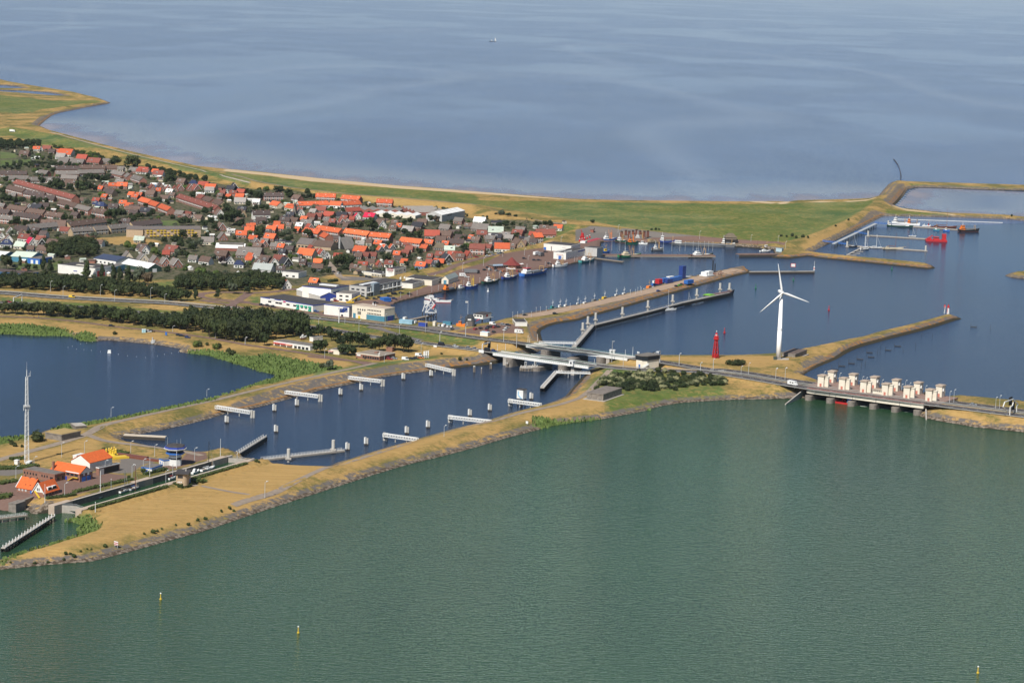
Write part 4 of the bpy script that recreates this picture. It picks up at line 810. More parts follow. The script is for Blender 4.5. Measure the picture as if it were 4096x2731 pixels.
# long piles beside the outer jetty
JP = 'F 72,1245 120,1185 193,1150 445,1095 685,1030 918,975 1145,918 1364,862 1452,862'
jr = thing('guide_pile', 'x', 'guide pile', (0,0,0)); mb = MB(); mb.lathe([(.95,-2),(.95,8.2),(.9,8.4)], 10); k1 = mb.obj('shaft', GREYP, jr); mb = MB(); mb.box(-1.6,1.6,-1.6,1.6,2.6,3.4); k2 = mb.obj('collar', M_CONC, jr)
for i, (u, v, _) in enumerate(toks(JP)):
    p = at(u, v, 1.0); r = jr if i == 0 else dup(jr, [(k1,[]),(k2,[])], p, 0, 'x'); r.location = (p.x,p.y,0); r['label'] = f'tall grey guide pile beside the long outer jetty, {ordn[i]} from the bridge end'; r['group'] = 'guide piles of the outer jetty'
for i, (s, z) in enumerate((('K 597,1385', 1), ('K 1018,1300', 1))):
    p = P(s, z); r = dup(jr, [(k1,[]),(k2,[])], (p.x,p.y,-1.2), 0, f'grey guide pile of the white floating jetty near the lock, {("left","right")[i]} one', 'guide piles of the lock jetty')
for i, s in enumerate(('G 688,905', 'G 885,805', 'G 1075,705', 'G 1427,945', 'G 1605,850', 'G 1775,750')):
    p = P(s, 1); r = dup(jr, [(k1,[]),(k2,[])], (p.x,p.y,-2.5), 0, 'pale guide pile at the %s end of the %s marina pontoon' % (('landward','seaward')[i//3], ('nearest','middle','farthest')[i%3]), 'guide piles of the marina pontoons')
# ================================================================ large buildings and landmarks
M_WHITE_W = mat('white_render', (.70,.68,.63), .8, .06, .3); M_GREYW = mat('light_grey_cladding', (.44,.43,.41), .7, .07, .3); M_NAVY = mat('navy_trim', (.03,.06,.30), .5, .05); M_ORT = mat('orange_tiles', (.56,.115,.028), .8, .12, .8)
M_BLUEW = mat('steel_blue_cladding', (.06,.20,.28), .7, .08, .3); M_BUFF = mat('buff_brick', (.40,.30,.20), .9, .12, 1); M_BLACKW = mat('black_boards', (.022,.022,.022), .8, .1, .8); M_GREYT = mat('grey_tiles', (.135,.115,.105), .85, .15, .8)
def front(s3, z):
    l_, c_, r_ = line(s3, z); e1 = c_-l_; e2 = r_-c_
    a = math.atan2(e1.y, e1.x) if e1.length >= e2.length else math.atan2(e2.y, e2.x)-math.pi/2
    ux = Vector((math.cos(a), math.sin(a), 0)); uy = Vector((-ux.y, ux.x, 0)); W = max(2, e1.dot(ux)); D = max(2, e2.dot(uy))
    return c_-ux*W, a, W, D
def wins(o, face, W, D, n, z0, z1, a=.06, b=.94, fill=.6, m=None, name='window', t=.08):
    """n windows in a row on a face: f the front (y=0), r the right end (x=W), l the left end"""
    for i in range(n):
        L = W if face == 'f' else D; c = L*(a+(b-a)*(i+.5)/n); h = L*(b-a)/n*fill/2; mb = MB()
        if face == 'f': mb.box(c-h, c+h, -t, .02, z0, z1)
        elif face == 'r': mb.box(W-.02, W+t, c-h, c+h, z0, z1)
        else: mb.box(-t, .02, c-h, c+h, z0, z1)
        mb.obj(name, m or M_GLASS, o)
def blk(label, cat, s3, h, wall, roof, name='building', z=None, trim=None, D=None, par=.35, W=None):
    if z is None: z = zat(*P(s3.split()[0]+' '+s3.split()[2], 2.5)[:2])
    z = max(z, .5); p, a, w, d = front(s3, z); d = D or d; w = W or w
    o = thing(name, label, cat, (p.x,p.y,z-.3), a); o['w'] = w; o['d'] = d
    mb = MB(); mb.box(0, w, 0, d, 0, h+.3); mb.obj('wall', wall, o)
    mb = MB(); mb.box(-.12, w+.12, -.12, d+.12, h+.3-par, h+.45); mb.obj('fascia', trim or wall, o)
    mb = MB(); mb.box(.25, w-.25, .25, d-.25, h+.40, h+.52); mb.obj('roof', roof, o)
    return o, w, d
def hall(label, cat, s3, ze, zr, wall, roof, name='hall', z=None, along='x', D=None, gab=None, ov=.3):
    """pitched hall: ridge along the front edge (x) or running back from it (y)"""
    if z is None: z = zat(*P(s3.split()[0]+' '+s3.split()[2], 2.5)[:2])
    p, a, w, d = front(s3, z); d = D or d; o = thing(name, label, cat, (p.x,p.y,z-.3), a)
    mb = MB(); rf = MB()
    if along == 'x': mb.house_walls(0, w, 0, d, 0, ze, zr); rf.gable(0, w, 0, d, ze+.1, zr+.2, ov)
    else:
        a1 = MB(); a1.house_walls(0, d, 0, w, 0, ze, zr); a2 = MB(); a2.gable(0, d, 0, w, ze+.1, zr+.2, ov)
        mb.add([(w-y,x,z_) for x,y,z_ in a1.v], a1.f); rf.add([(w-y,x,z_) for x,y,z_ in a2.v], a2.f)
    mb.obj('wall', wall, o); rf.obj('roof', roof, o)
    return o, w, d
def text(o, s, size, m, loc, rot, name='lettering'):
    c = bpy.data.curves.new(name, 'FONT'); c.body = s; c.size = size; c.extrude = .06; c.align_x = 'CENTER'; c.align_y = 'CENTER'; c.offset = size*.02
    t = bpy.data.objects.new(name, c); COL.objects.link(t); t.parent = o; t.location = loc; t.rotation_euler = rot; bpy.context.view_layer.update(); tm = bpy.data.meshes.new_from_object(t); bpy.data.objects.remove(t); q = link(name, tm, o, loc); q.rotation_euler = rot; tm.materials.clear(); tm.materials.append(m); return q
# ---- the white works by the highway
o, w, d = blk('long low white works with black roof, blue edge and green awnings beside the highway', 'factory', 'D 140,888 845,1002 945,962', 5.2, M_WHITE_W, M_ROOFD, trim=M_NAVY, D=26)
for a_, b_ in ((.15,.21), (.29,.35), (.355,.415), (.50,.56), (.63,.685)): mb = MB(); mb.box(w*a_, w*b_, -.08, .02, 2.4, 3.7); mb.obj('window', M_GLASS, o)
for a_, z_ in ((.70,3.6), (.775,3.6), (.85,3.6), (.925,3.6), (.70,1.3), (.925,1.3)): mb = MB(); mb.bar((w*a_,-.5,z_), (w*a_+w*.045,-.5,z_), 1.0, 1.4); mb.obj('awning', mat('green_awning', (.03,.32,.22), .7, .06), o)
for a_, mm in ((.19,M_STEELW), (.40,M_STEELW)): mb = MB(); mb.box(w*a_, w*a_+5, -.3, -.12, 4.3, 5.6); mb.obj('sign_board', mm, o)
mb = MB(); mb.box(w*.40+2.5, w*.40+5, -.36, -.3, 4.4, 5.4); mb.obj('pink_panel', mat('pink_sign', (.5,.03,.14), .5, .03), o)
wins(o, 'r', w, d, 2, 3.3, 4.6, .45, .62, .7); wins(o, 'r', w, d, 2, .9, 2.2, .45, .62, .7)
o, w, d = hall('white roofed hall with bright blue gable between the white works', 'hall', 'D 625,775 945,865 1075,825', 5.0, 7.6, M_GREYW, mat('white_sheet_roof', (.72,.71,.68), .6, .05, .3))
mb = MB(); mb.add([(w+.06,-.2,3.2),(w+.06,d+.2,3.2),(w+.06,d+.2,5.2),(w+.06,d/2,7.7),(w+.06,-.2,5.2)], [(0,1,2,3,4)]); mb.obj('gable_panel', M_NAVY, o); mb = MB(); mb.box(w-.02, w+.1, d*.3, d*.72, 0, 3.2); mb.obj('door', M_NAVY, o)
o, w, d = blk('tall white hall with blue roof edge and skylight in the works yard', 'hall', 'D 760,800 1087,852 1330,800', 9.6, M_WHITE_W, M_ROOFD, trim=M_NAVY)
mb = MB(); mb.box(w*.45, w*.62, d*.25, d*.3, 0, .1); mb = MB(); mb.box(w*.3, w*.9, d*.45, d*.6, 10.0, 11.0); mb.obj('skylight', M_STEELW, o); mb = MB(); mb.box(w-.02, w+.1, d*.1, d*.42, 0, 7); mb.obj('door', M_NAVY, o)
o, w, d = blk('long grey three storey office with white columns facing the quay', 'office', 'D 1340,772 1565,797 2035,697', 8.0, M_GREYW, M_ROOFD)
for z_ in (2.0, 4.6, 6.6): wins(o, 'r', w, d, 9, z_-.6, z_+.7, .04, .97, .62)
wins(o, 'f', w, d, 3, 5.0, 6.2); wins(o, 'f', w, d, 3, 2.0, 3.2)
for i in range(8): mb = MB(); y = d*(i+.5)/8; mb.bar((w+1.6,y,0), (w+1.6,y,7.4), .35); mb.obj('column', M_STEELW, o)
mb = MB(); mb.box(w, w+1.9, .2, d-.2, 3.6, 3.9); mb.obj('canopy', M_STEELW, o); mb = MB(); mb.box(w-1, w+2.2, d*.14, d*.3, 0, 10.2); mb.obj('stair_tower', mat('tower_glass', (.20,.24,.27), .25, .05), o); mb = MB(); mb.box(w*.35, w*.6, d*.1, d*.5, 8.3, 9.0); mb.obj('skylight', M_STEELW, o)
o, w, d = blk('small two storey white annex in front of the grey office', 'office', 'D 1210,840 1365,872 1478,838', 6.6, M_WHITE_W, M_ROOFG); wins(o, 'f', w, d, 2, 4.2, 5.5, .1, .9, .5); wins(o, 'f', w, d, 2, 1.2, 2.5, .1, .9, .5); wins(o, 'r', w, d, 1, .1, 4.5, .3, .8, .5)
o, w, d = blk('plain white windowless block between works and blue hall', 'warehouse', 'D 993,1032 1330,1070 1440,1035', 7.8, M_WHITE_W, M_ROOFG, trim=M_NAVY); wins(o, 'f', w, d, 1, 5.2, 6.6, .57, .63, .6); wins(o, 'f', w, d, 3, 4.6, 5.3, .72, .95, .5, M_GREYW)
o, w, d = blk('cream office above a steel blue boat hall at the harbour edge', 'office', 'D 1370,1075 1805,1132 1945,1085', 9.6, M_CREAM, M_CAP, D=13)
mb = MB(); mb.box(w*.45, w+.14, -.15, d+.14, 0, 4.2); mb.obj('blue_cladding', M_BLUEW, o); wins(o, 'f', w, d, 9, 7.2, 8.3, .47, .9, .62); wins(o, 'f', w, d, 9, 4.6, 5.7, .47, .9, .62); wins(o, 'f', w, d, 4, 6.6, 7.9, .15, .43, .5); wins(o, 'f', w, d, 3, 3.4, 5.8, .17, .28, .7); wins(o, 'f', w, d, 1, 0, 2.4, .19, .26, .9, M_YEL, 'door'); wins(o, 'f', w, d, 1, 0, 4, .03, .12, .9, M_BLUEW, 'door')
mb = MB(); mb.box(w+.1, w+.26, d*.3, d*.85, 0, 4.1); mb.obj('boat_door', M_NAVY, o)
for x, y in ((w*.5,d*.5), (w*.6,d*.4), (w*.42,d*.7)): mb = MB(); mb.tube((x,y,10), (x,y,13), .12, .06, 6); mb.lathe([(.5,11),(.5,11.6)], 8, (x,y,0)); mb.obj('antenna', M_STEELW, o)
# ---- quay pavilions
o, w, d = blk('low white pavilion with black roof, front one on the inner quay', 'pavilion', 'E 15,697 118,716 275,668', 4.0, M_WHITE_W, M_ROOFD); wins(o, 'r', w, d, 3, 1.4, 2.6, .4, .95, .7)
o, w, d = blk('white pavilion behind the front quay pavilion, one step higher', 'pavilion', 'E 75,655 180,672 262,645', 4.6, M_WHITE_W, M_ROOFD)
o, w, d = blk('cream flat roofed shed between pavilion and grey boat shed', 'shed', 'E 188,655 300,690 402,660', 4.6, M_CREAM, M_ROOFD); wins(o, 'r', w, d, 1, 1.2, 2.2, .5, .9, .5)
o, w, d = hall('grey roofed boat shed with big blue door on the quay', 'shed', 'E 405,665 455,675 497,660', 4.4, 7.2, M_CREAM, mat('grey_green_sheet', (.22,.25,.24), .7, .08, .3), along='y', D=26); mb = MB(); mb.box(w*.3, w*.75, -.1, .02, 0, 3.6); mb.obj('door', M_BLUEW, o)
# ---- fish hall
o, w, d = blk('white fish hall block with blue door, front one near the water', 'fish hall', 'S4 490,745 887,778 1500,640', 6.4, M_WHITE_W, M_ROOFD, name='fish_hall'); wins(o, 'f', w, d, 1, 0, 3.6, .4, .64, .95, M_BLUE, 'door'); mb = MB(); mb.box(w*.25, w*.75, -.12, .02, 3.9, 5.3); mb.obj('sign_board', mat('pale_sign', (.62,.50,.46), .6, .04), o)
wins(o, 'r', w, d, 1, 5.0, 6.2, .62, .98, 1, M_NAVY); wins(o, 'r', w, d, 6, .6, 1.5, .1, .6, .25)
for i in range(10): x, y = w*(.25+.5*(i%2)), d*(.1+.08*(i//2)); mb = MB(); mb.box(x-.8, x+.8, y-.8, y+.8, 6.7, 7.2); mb.obj('skylight', M_STEELW, o)
o, w, d = blk('long white fish hall block with black roof, rear one beside the dike', 'fish hall', 'S4 200,470 1050,545 1500,440', 6.2, M_WHITE_W, M_ROOFD, name='fish_hall', D=22); wins(o, 'f', w, d, 1, .4, 3.2, .0, .1, .9, M_BLUE, 'door'); wins(o, 'f', w, d, 3, 3.6, 4.6, .66, .8, .6, M_GREYW); wins(o, 'f', w, d, 1, .2, 4.4, .27, .3, 1, M_GREYT, 'door')
o, w, d = blk('grey cube hall at the far corner of the fish hall', 'fish hall', 'S4 1490,640 1530,645 1815,585', 7.8, M_GREYW, M_ROOFD, name='fish_hall', D=13, W=13)
# ---- red roofed quay restaurant
p = gp('E 1050,520'); o = thing('quay_restaurant', 'round quay restaurant with dark red pointed roof and white parasols', 'restaurant', p, .5)
mb = MB(); mb.lathe([(8,0),(8,3)], 8); mb.box(-22,-4,-5,5,0,2.8); mb.obj('wall', M_BRICKW, o); M_MAROON = mat('maroon_tiles', (.17,.035,.03), .8, .12, .8); mb = MB(); mb.lathe([(9,2.9),(5,5.2),(.4,9.5)], 8); mb.obj('roof', M_MAROON, o); mb = MB(); mb.box(-22.5,-6,-5.5,5.5,2.8,3.1); mb.obj('flat_roof', M_ROOFG, o)
for i in range(6): mb = MB(); mb.box(-20+i*2.3,-18.4+i*2.3,-5.08,-5,1,2.4); mb.obj('window', M_GLASS, o)
mb = MB(); mb.box(-22,-12,-5.6,-5.5,3.0,4.4); mb.obj('sign_board', mat('pale_blue_sign', (.42,.55,.68), .6, .05), o)
def parasol(p, lab, grp):
    o = thing('parasol', lab, 'parasol', p, 0, grp); mb = MB(); mb.tube((0,0,0), (0,0,2.6), .06, n=6); mb.obj('pole', M_STEELW, o); mb = MB(); mb.lathe([(1.7,2.3),(.05,3.0)], 8); mb.obj('canopy', M_STEELW, o)
for i, (x, y) in enumerate(((1010,540),(1030,545),(1050,548),(1072,545),(1115,500),(1130,503),(1148,500))): parasol(gp(f'E {x},{y+8}'), f'white parasol on the terrace of the red roofed quay restaurant, {ordn[i]} from the left', 'white parasols of the quay restaurant')
# ---- white cafe with the red sign, its low restaurant
o, w, d = blk('white two storey cafe with red sign at the foot of the dike', 'cafe', 'S2 975,775 1490,795 2045,690', 6.6, M_WHITE_W, M_ROOFD); wins(o, 'r', w, d, 4, 3.9, 5.4, .1, .62, .4); wins(o, 'r', w, d, 1, .8, 2.4, .12, .26, .8); wins(o, 'r', w, d, 1, 3.9, 5.3, .8, .95, .6); mb = MB(); mb.box(w-.02,w+.2,d*.42,d*.68,0,2.3); mb.obj('arch_door', M_GREYT, o)
mb = MB(); mb.box(w*.12, w*.88, -.2, -.02, 5.2, 7.2); mb.obj('red_fascia', mat('red_fascia_paint', (.25,.02,.03), .6, .05), o); text(o, 'DE HAAN', 1.7, M_STEELW, (w*.5,-.24,6.2), (R(90),0,0)); wins(o, 'f', w, d, 4, 3.4, 4.8, .3, .8, .35)
o, w, d = blk('low dark roofed restaurant with white edge beside the white cafe', 'restaurant', 'S2 60,690 880,815 1440,745', 2.9, M_CREAM, M_ROOFD, trim=M_STEELW); wins(o, 'f', w, d, 6, .6, 2.1, .45, .98, .6); wins(o, 'r', w, d, 8, .6, 2.1, .05, .95, .6)
for x, y in ((w*.35,d*.3), (w*.85,d*.35)): mb = MB(); mb.tube((x,y,3.2), (x,y,4.6), .4, .3, 8); mb.obj('vent', M_STEELW, o)
# ---- hangar with lettering
o, w, d = hall('white steel hangar with blue door and black lettering by the sea dike', 'hangar', 'S1 340,690 790,805 1870,585', 7.8, 10.6, M_GREYW, mat('white_sheet_roof', (.72,.71,.68)), 'hangar', along='y', ov=.2)
mb = MB(); mb.box(w*.5, w*.78, -.1, .02, 0, 6.2); mb.obj('door', M_BLUEW, o); text(o, 'LUYT B.V.', 2.6, mat('black_lettering', (.03,.03,.04), .6, 0), (w+.06,d*.33,6.2), (R(90),0,R(90)))
for i in range(1,5): y = d*i/5; mb = MB(); mb.bar((w+.25,y,7.75), (w/2,y,10.75), .3, .3); mb.bar((-.25,y,7.75), (w/2,y,10.75), .3, .3); mb.obj('roof_rib', M_GREYT, o)
# ---- sheds with rows of gables
def sheds(label, s3, n, ze, zr, wall, roof, D):
    z = 2.5; p, a, w, d = front(s3, z); o = thing('storage_shed', label, 'shed', (p.x,p.y,z-.3), a)
    for i in range(n):
        a1 = MB(); a1.house_walls(0, D, 0, w/n, 0, ze, zr); mb = MB(); mb.add([(w*(i+1)/n-y,x,z_) for x,y,z_ in a1.v], a1.f); mb.obj('wall', wall, o)
        a2 = MB(); a2.gable(0, D, 0, w/n, ze+.1, zr+.15, .05); mb = MB(); mb.add([(w*(i+1)/n-y,x,z_) for x,y,z_ in a2.v], a2.f); mb.obj('roof', roof, o)
        mb = MB(); c = w*(i+.5)/n; mb.box(c-.9,c+.9,-.08,.02,1.2,2.6); mb.obj('window', M_GLASS, o)
M_GRSH = mat('grey_fibre_sheet', (.25,.225,.20), .9, .1, .3)
M_REDB = mat('red_brick', (.27,.10,.075), .9, .14, 1)
sheds('row of grey gabled brick sheds behind the white roofed one, left row', 'C 1150,468 1640,488 1680,475', 6, 3.6, 5.6, M_REDB, M_GRSH, 26)
sheds('row of grey gabled red brick sheds beside the hangar, right row', 'C 1660,455 1790,500 2050,478', 4, 3.8, 6.2, M_REDB, M_GRSH, 34)
sheds('white roofed shed with five gables in front of the grey sheds', 'C 1370,505 1790,530 1830,515', 5, 3.4, 5.0, M_CREAM, mat('white_sheet_roof', (.72,.71,.68)), 22)
# ---- school with yellow awnings, sports hall, churches
o, w, d = hall('long brown care home with rows of yellow awnings beside a dry field', 'building', 'A 1350,1058 1890,1055 1905,1000', 8.0, 10.4, M_BUFF, M_GREYT, z=2.5, D=13)
for r_, z_ in enumerate((1.8, 4.6, 7.0)):
    for i in range(15):
        if (i*7+r_*3) % 4 == 0: continue
        x = w*(.05+.9*i/15); mb = MB(); mb.bar((x,-.5,z_), (x+w*.035,-.5,z_), 1.0, .9); mb.obj('awning', M_YEL, o)
wins(o, 'f', w, d, 16, .8, 2.0, .03, .97, .4)
hall('short brown wing of the care home with its gable to the lake', 'building', 'A 1205,1045 1345,1060 1400,1030', 8.0, 10.2, M_BUFF, M_GREYT, z=2.5, D=20)
o, w, d = hall('red brick sports hall with white mansard roof', 'sports hall', 'A 2030,1180 2300,1190 2330,1150', 3.2, 6.4, M_REDB, mat('white_sheet_roof', (.72,.71,.68)), z=2.5, D=18)
mb = MB(); mb.box(w*.1, w*.95, d*.3, d*.7, 6.0, 6.9); mb.obj('flat_top', M_ROOFG, o)
z = 2.5; p = P('C 1080,815', z); o = thing('church', 'modern A frame church with glass gable and white cross tower', 'church', (p.x,p.y,z), R(-30))
a1 = MB(); a1.gable(0, 18, -6, 6, .8, 11, .3); mb = MB(); mb.add([(-y,x,z_) for x,y,z_ in a1.v], a1.f); mb.obj('roof', M_GRSH, o); mb = MB(); mb.add([(-5.6,-.1,0),(5.6,-.1,0),(0,-.1,10.6)], [(0,1,2)]); mb.add([(-5.6,17.8,0),(5.6,17.8,0),(0,17.8,10.6)], [(2,1,0)]); mb.obj('gable_front', M_BLACKW, o)
mb = MB(); mb.box(-.7,-.35,-.9,-.5,0,12); mb.box(.35,.7,-.9,-.5,0,12)
for i in range(7): mb.box(-.35,.35,-.85,-.55,1+i*1.5,1.3+i*1.5)
mb.obj('bell_frame', M_STEELW, o)
o, w, d = hall('long grey roofed church hall with yellow brick walls', 'hall', 'C 672,800 820,815 850,795', 4.2, 9.0, M_BUFF, M_GREYT, z=2.5, D=15); wins(o, 'f', w, d, 4, 1, 2.6)
o, w, d = hall('brown roofed hall with pale gable next to the A frame church', 'hall', 'C 805,815 995,830 1010,812', 3.6, 8.4, M_BUFF, mat('brown_tiles', (.105,.07,.055), .85, .15, .8), z=2.5, D=15)
# ---- industry at the left, in front of the village
M_PALEG = mat('pale_green_sheet', (.52,.58,.48), .7, .06, .3); WS = mat('white_sheet_roof', (.72,.71,.68))
o, w, d = blk('white depot with black roof and red roller door behind the tree belt', 'depot', 'B 545,215 895,255 935,235', 7.2, M_WHITE_W, M_ROOFD, D=22); mb = MB(); mb.box(w*.35,w*.8,d*.3,d*.45,7.4,8.0); mb.obj('skylight', M_CREAM, o); wins(o,'r',w,d,1,0,5,.1,.6,.9,M_RED,'door'); wins(o,'f',w,d,1,3.2,3.9,.42,.52,1,M_NAVY)
o, w, d = hall('white industrial hall with solar panel roof', 'hall', 'B 880,120 1090,150 1200,118', 4.6, 7.2, M_WHITE_W, mat('solar_blue', (.05,.06,.10), .3, .1, .4)); wins(o, 'f', w, d, 5, 1.2, 2.6, .06, .95, .4); wins(o, 'r', w, d, 1, 0, 3, .3, .6, .9, M_GLASS, 'door')
o, w, d = hall('dark green hall with pale roof beside the solar hall', 'hall', 'B 1145,165 1395,212 1450,195', 4.0, 7.4, mat('dark_green_boards', (.03,.06,.045), .8, .1, .5), WS, D=14); wins(o, 'r', w, d, 1, 0, 3.2, .3, .65, .9, M_STEELW, 'door')
o, w, d = hall('pale green roofed hall of the yard at the left edge', 'hall', 'B 160,92 295,120 410,90', 5.0, 8.0, M_BLUEW, M_PALEG)
o, w, d = hall('grey roofed hall at the far left edge of the picture', 'hall', 'B -160,80 25,100 160,75', 4.4, 6.8, M_BLUEW, WS)
o, w, d = blk('blue walled workshop with brown roof beside the pale green hall', 'workshop', 'B 290,120 375,135 492,112', 4.4, M_BLUE, M_ROOFG, name='workshop'); wins(o,'f',w,d,2,.2,3.6,.15,.95,.5,M_STEELW,'door')
o, w, d = blk('blue walled warehouse with flat dark brown roof at the left edge', 'warehouse', 'B -180,250 240,292 352,270', 5.4, mat('blue_cladding', (.03,.12,.28), .7, .08, .3), mat('brown_felt', (.085,.062,.055), .9, .15, .4)); o['label'] = 'blue walled warehouse with flat brown roof among the trees at the left edge'
o, w, d = blk('dark blue shed between the white depot and the green hall', 'shed', 'B 985,215 1060,225 1175,190', 5.0, M_BLUEW, M_ROOFG, name='shed')
o, w, d = hall('grey hall with pale skylight roof at the village edge', 'hall', 'C 255,1030 430,1040 480,1020', 3.0, 7.5, M_GREYW, mat('pale_grey_sheet', (.34,.36,.34), .8, .06, .3), z=2.5, D=14)
o, w, d = blk('white flat roofed school with black edge beside the wood', 'school', 'C 510,1085 690,1090 770,1070', 4.6, M_WHITE_W, M_ROOFD, D=16); wins(o, 'f', w, d, 2, 1, 2.4, .1, .9, .4)
# ---- lifeboat station, ship lift, pavilions at the head of the harbour
z = 2.5; p, L, a = rect('T1 1215,590 1340,600', z); o = thing('boathouse', 'dark grey lifeboat house with octagonal gable at the water', 'boathouse', (p.x,p.y,z), a+R(18))
sec = [(0,0),(7,0),(7,4.4),(5.2,6.6),(1.8,6.6),(0,4.4)]; D = 19; mb = MB(); mb.add([(x,0,z_) for x,z_ in sec]+[(x,D,z_) for x,z_ in sec], [tuple(range(6)), tuple(range(11,5,-1))]+[(i,6+i,6+(i+1)%6,(i+1)%6) for i in range(6)]); mb.obj('shell', mat('anthracite_sheet', (.045,.047,.05), .6, .06, .3), o); mb = MB(); mb.box(2.2,4.8,-.1,0,4.6,5.8); mb.obj('sign_board', M_STEELW, o); mb = MB(); mb.box(1.2,5.8,-.06,0,0,3.8); mb.obj('door', M_GREYT, o)
z = 5.6; p, L, a = rect('T1 1380,425 1555,445', z); o = thing('stilt_house', 'white watch house with dark roof raised on steel stilts over the water', 'building', (p.x,p.y,0), a)
W = L; D = 13; mb = MB(); mb.box(0,W,0,D,z,z+3.0); mb.obj('wall', M_WHITE_W, o); mb = MB(); mb.box(-.3,W+.3,-.3,D+.3,z+3,z+3.3); mb.obj('roof', M_ROOFD, o)
for i in range(3): mb = MB(); mb.box(W*(.08+.3*i), W*(.3+.3*i), -.08, 0, z+1.1, z+2.3); mb.obj('window', M_GLASS, o)
mb = MB(); mb.box(W, W+.1, D*.4, D*.6, z+.8, z+2.6); mb.obj('red_emblem', M_RED, o); mb = MB(); mb.box(-1,W+1,-1.2,D+1.2,z-.4,z); mb.obj('platform', M_STEELG, o)
for x in (.5, W-.5):
    for y in (.5, D-.5): mb = MB(); mb.tube((x,y,-2), (x,y,z-.4), .45, n=8); mb.obj('stilt', M_WOODD, o)
mb = MB(); mb.bar((W-2,-1,z-.2), (W-6,-3.5,2.4), 1, .4); mb.obj('stair', M_RED, o)
o, w, d = blk('bright blue container cabin in front of the stilt house', 'cabin', 'T1 1255,455 1300,460 1340,450', 2.8, M_BLUE, M_BLUE, name='cabin', z=4.6)
p = gp('T1 1275,372'); o = thing('flag_pole', 'white flag pole with a small flag beside the stilt house', 'flag pole', p); mb = MB(); mb.tube((0,0,0), (0,0,11), .12, .07, 6); mb.obj('pole', M_STEELW, o); mb = MB(); mb.box(-2.2,-.1,-.02,.02,9.2,10.6); mb.obj('flag', M_GREYW, o)
z = 2.4; p = P('T1 590,395', 2.4); o = thing('ship_lift_tower', 'white lattice gantry of the ship lift at the end of its pier', 'gantry', (p.x,p.y,0), R(20))
mb = MB(); legs = [(-5,0),(4,0),(4,7),(-5,7)]
for x, y in legs: mb.bar((x,y,5), (x*.6,y,11), .5)
for a_, b_ in (((-5,0,5),(2,0,11)), ((4,0,5),(-3,0,11)), ((-5,0,9),(-1,0,14)), ((4,0,9),(0,3,15)), ((-3,0,11),(2.4,0,11)), ((-1,0,14),(0,3,16)), ((4,7,5),(4,5,12)), ((4,5,12),(0,3,17))): mb.bar(a_, b_, .55)
mb.box(-3,3,-.5,6.5,4.6,5); mb.obj('lattice', M_STEELW, o); mb = MB(); mb.box(-5,-1.5,1,4,11.5,14); mb.obj('cabin', M_STEELW, o); mb = MB(); mb.box(-1,2,1,5,16.5,18); mb.obj('head', M_STEELW, o); mb = MB(); mb.bar((.5,-.4,8),(2.8,-.4,11.5),2.2,.4); mb.obj('red_panel', M_RED, o)
mb = MB()
for x, y in legs+[(0,0),(0,7)]: mb.bar((x,y,-2),(x,y,4.6),.5)
mb.bar((-5,0,0),(4,0,4.4),.25); mb.bar((4,0,0),(4,7,4.4),.25); mb.obj('underframe', M_WOODD, o)
o, w, d = blk('small white waiting pavilion with grey glass front by the parking', 'pavilion', 'T1 2115,520 2170,585 2345,585', 3.0, M_WHITE_W, M_ROOFD, D=9); wins(o,'f',w,d,3,.6,2.4)
o, w, d = blk('long white portacabin with pale blue roof edge beside the highway', 'cabin', 'T1 1505,765 1650,778 1702,762', 2.7, M_WHITE_W, mat('pale_blue_roof', (.40,.56,.66), .7, .06), name='cabin')
o, w, d = blk('long pale blue container row in the fenced yard', 'container', 'T1 -20,530 225,552 260,540', 2.6, mat('faded_blue', (.25,.42,.52), .8, .12, .3), mat('faded_blue', (.25,.42,.52)), name='container', D=4)
o, w, d = blk('dark blue container in the fenced yard', 'container', 'T1 345,590 480,605 500,595', 2.6, M_NAVY, M_NAVY, name='container', D=3)
o, w, d = blk('white stacked hut at the water side of the fenced yard', 'hut', 'T1 622,580 660,584 690,575', 3.2, M_CREAM, M_CREAM, name='hut')
o, w, d = blk('teal container at the water edge of the yard', 'container', 'T1 805,560 950,572 965,560', 2.4, M_BLUEW, M_BLUEW, name='container', D=3)
o, w, d = blk('bright blue container on the inner quay', 'container', 'D 1745,850 1800,863 1818,850', 2.7, M_BLUE, M_BLUE, name='container', D=7)
# ---- restaurants between lane and highway
o, w, d = blk('long flat roadside diner with red awnings on the brick lane', 'restaurant', 'K 458,308 800,358 840,340', 3.0, M_WHITE_W, M_ROOFG, D=11, trim=M_STEELW)
for i, mm in enumerate((M_RED, M_RED, mat('salmon_awning', (.66,.25,.16), .7, .05))): mb = MB(); mb.bar((w*(.03+.17*i),-1.0,2.3),(w*(.18+.17*i),-1.0,2.3),2.2,.5); mb.obj('awning', mm, o)
wins(o,'f',w,d,4,.5,2.2,.55,.97,.7)
o, w, d = blk('flat cream snack bar with pink awning behind the round trees', 'restaurant', 'K 975,385 1075,398 1100,380', 3.0, M_CREAM, M_ROOFG, D=10); mb = MB(); mb.bar((.4,-.8,2.2),(w*.45,-.8,2.2),1.6,.4); mb.obj('awning', mat('pink_awning', (.62,.33,.30), .7, .05), o)
o, w, d = blk('brick restaurant with wide brown flat roof and strip windows at the lane bend', 'restaurant', 'T2 815,240 1260,300 1540,235', 3.4, M_BRICKW, mat('tan_roof', (.24,.20,.16), .95, .12, .4), trim=M_CREAM); wins(o,'f',w,d,7,1.0,2.6,.28,.98,.8); wins(o,'r',w,d,7,.9,2.4,.2,.98,.7); mb = MB(); mb.box(w*.04,w*.2,-.1,0,2.0,3.0); mb.obj('sign_board', M_STEELW, o); mb = MB(); mb.box(w*.5,w*.62,d*.4,d*.55,3.8,4.6); mb.obj('roof_unit', M_BRICKW, o)
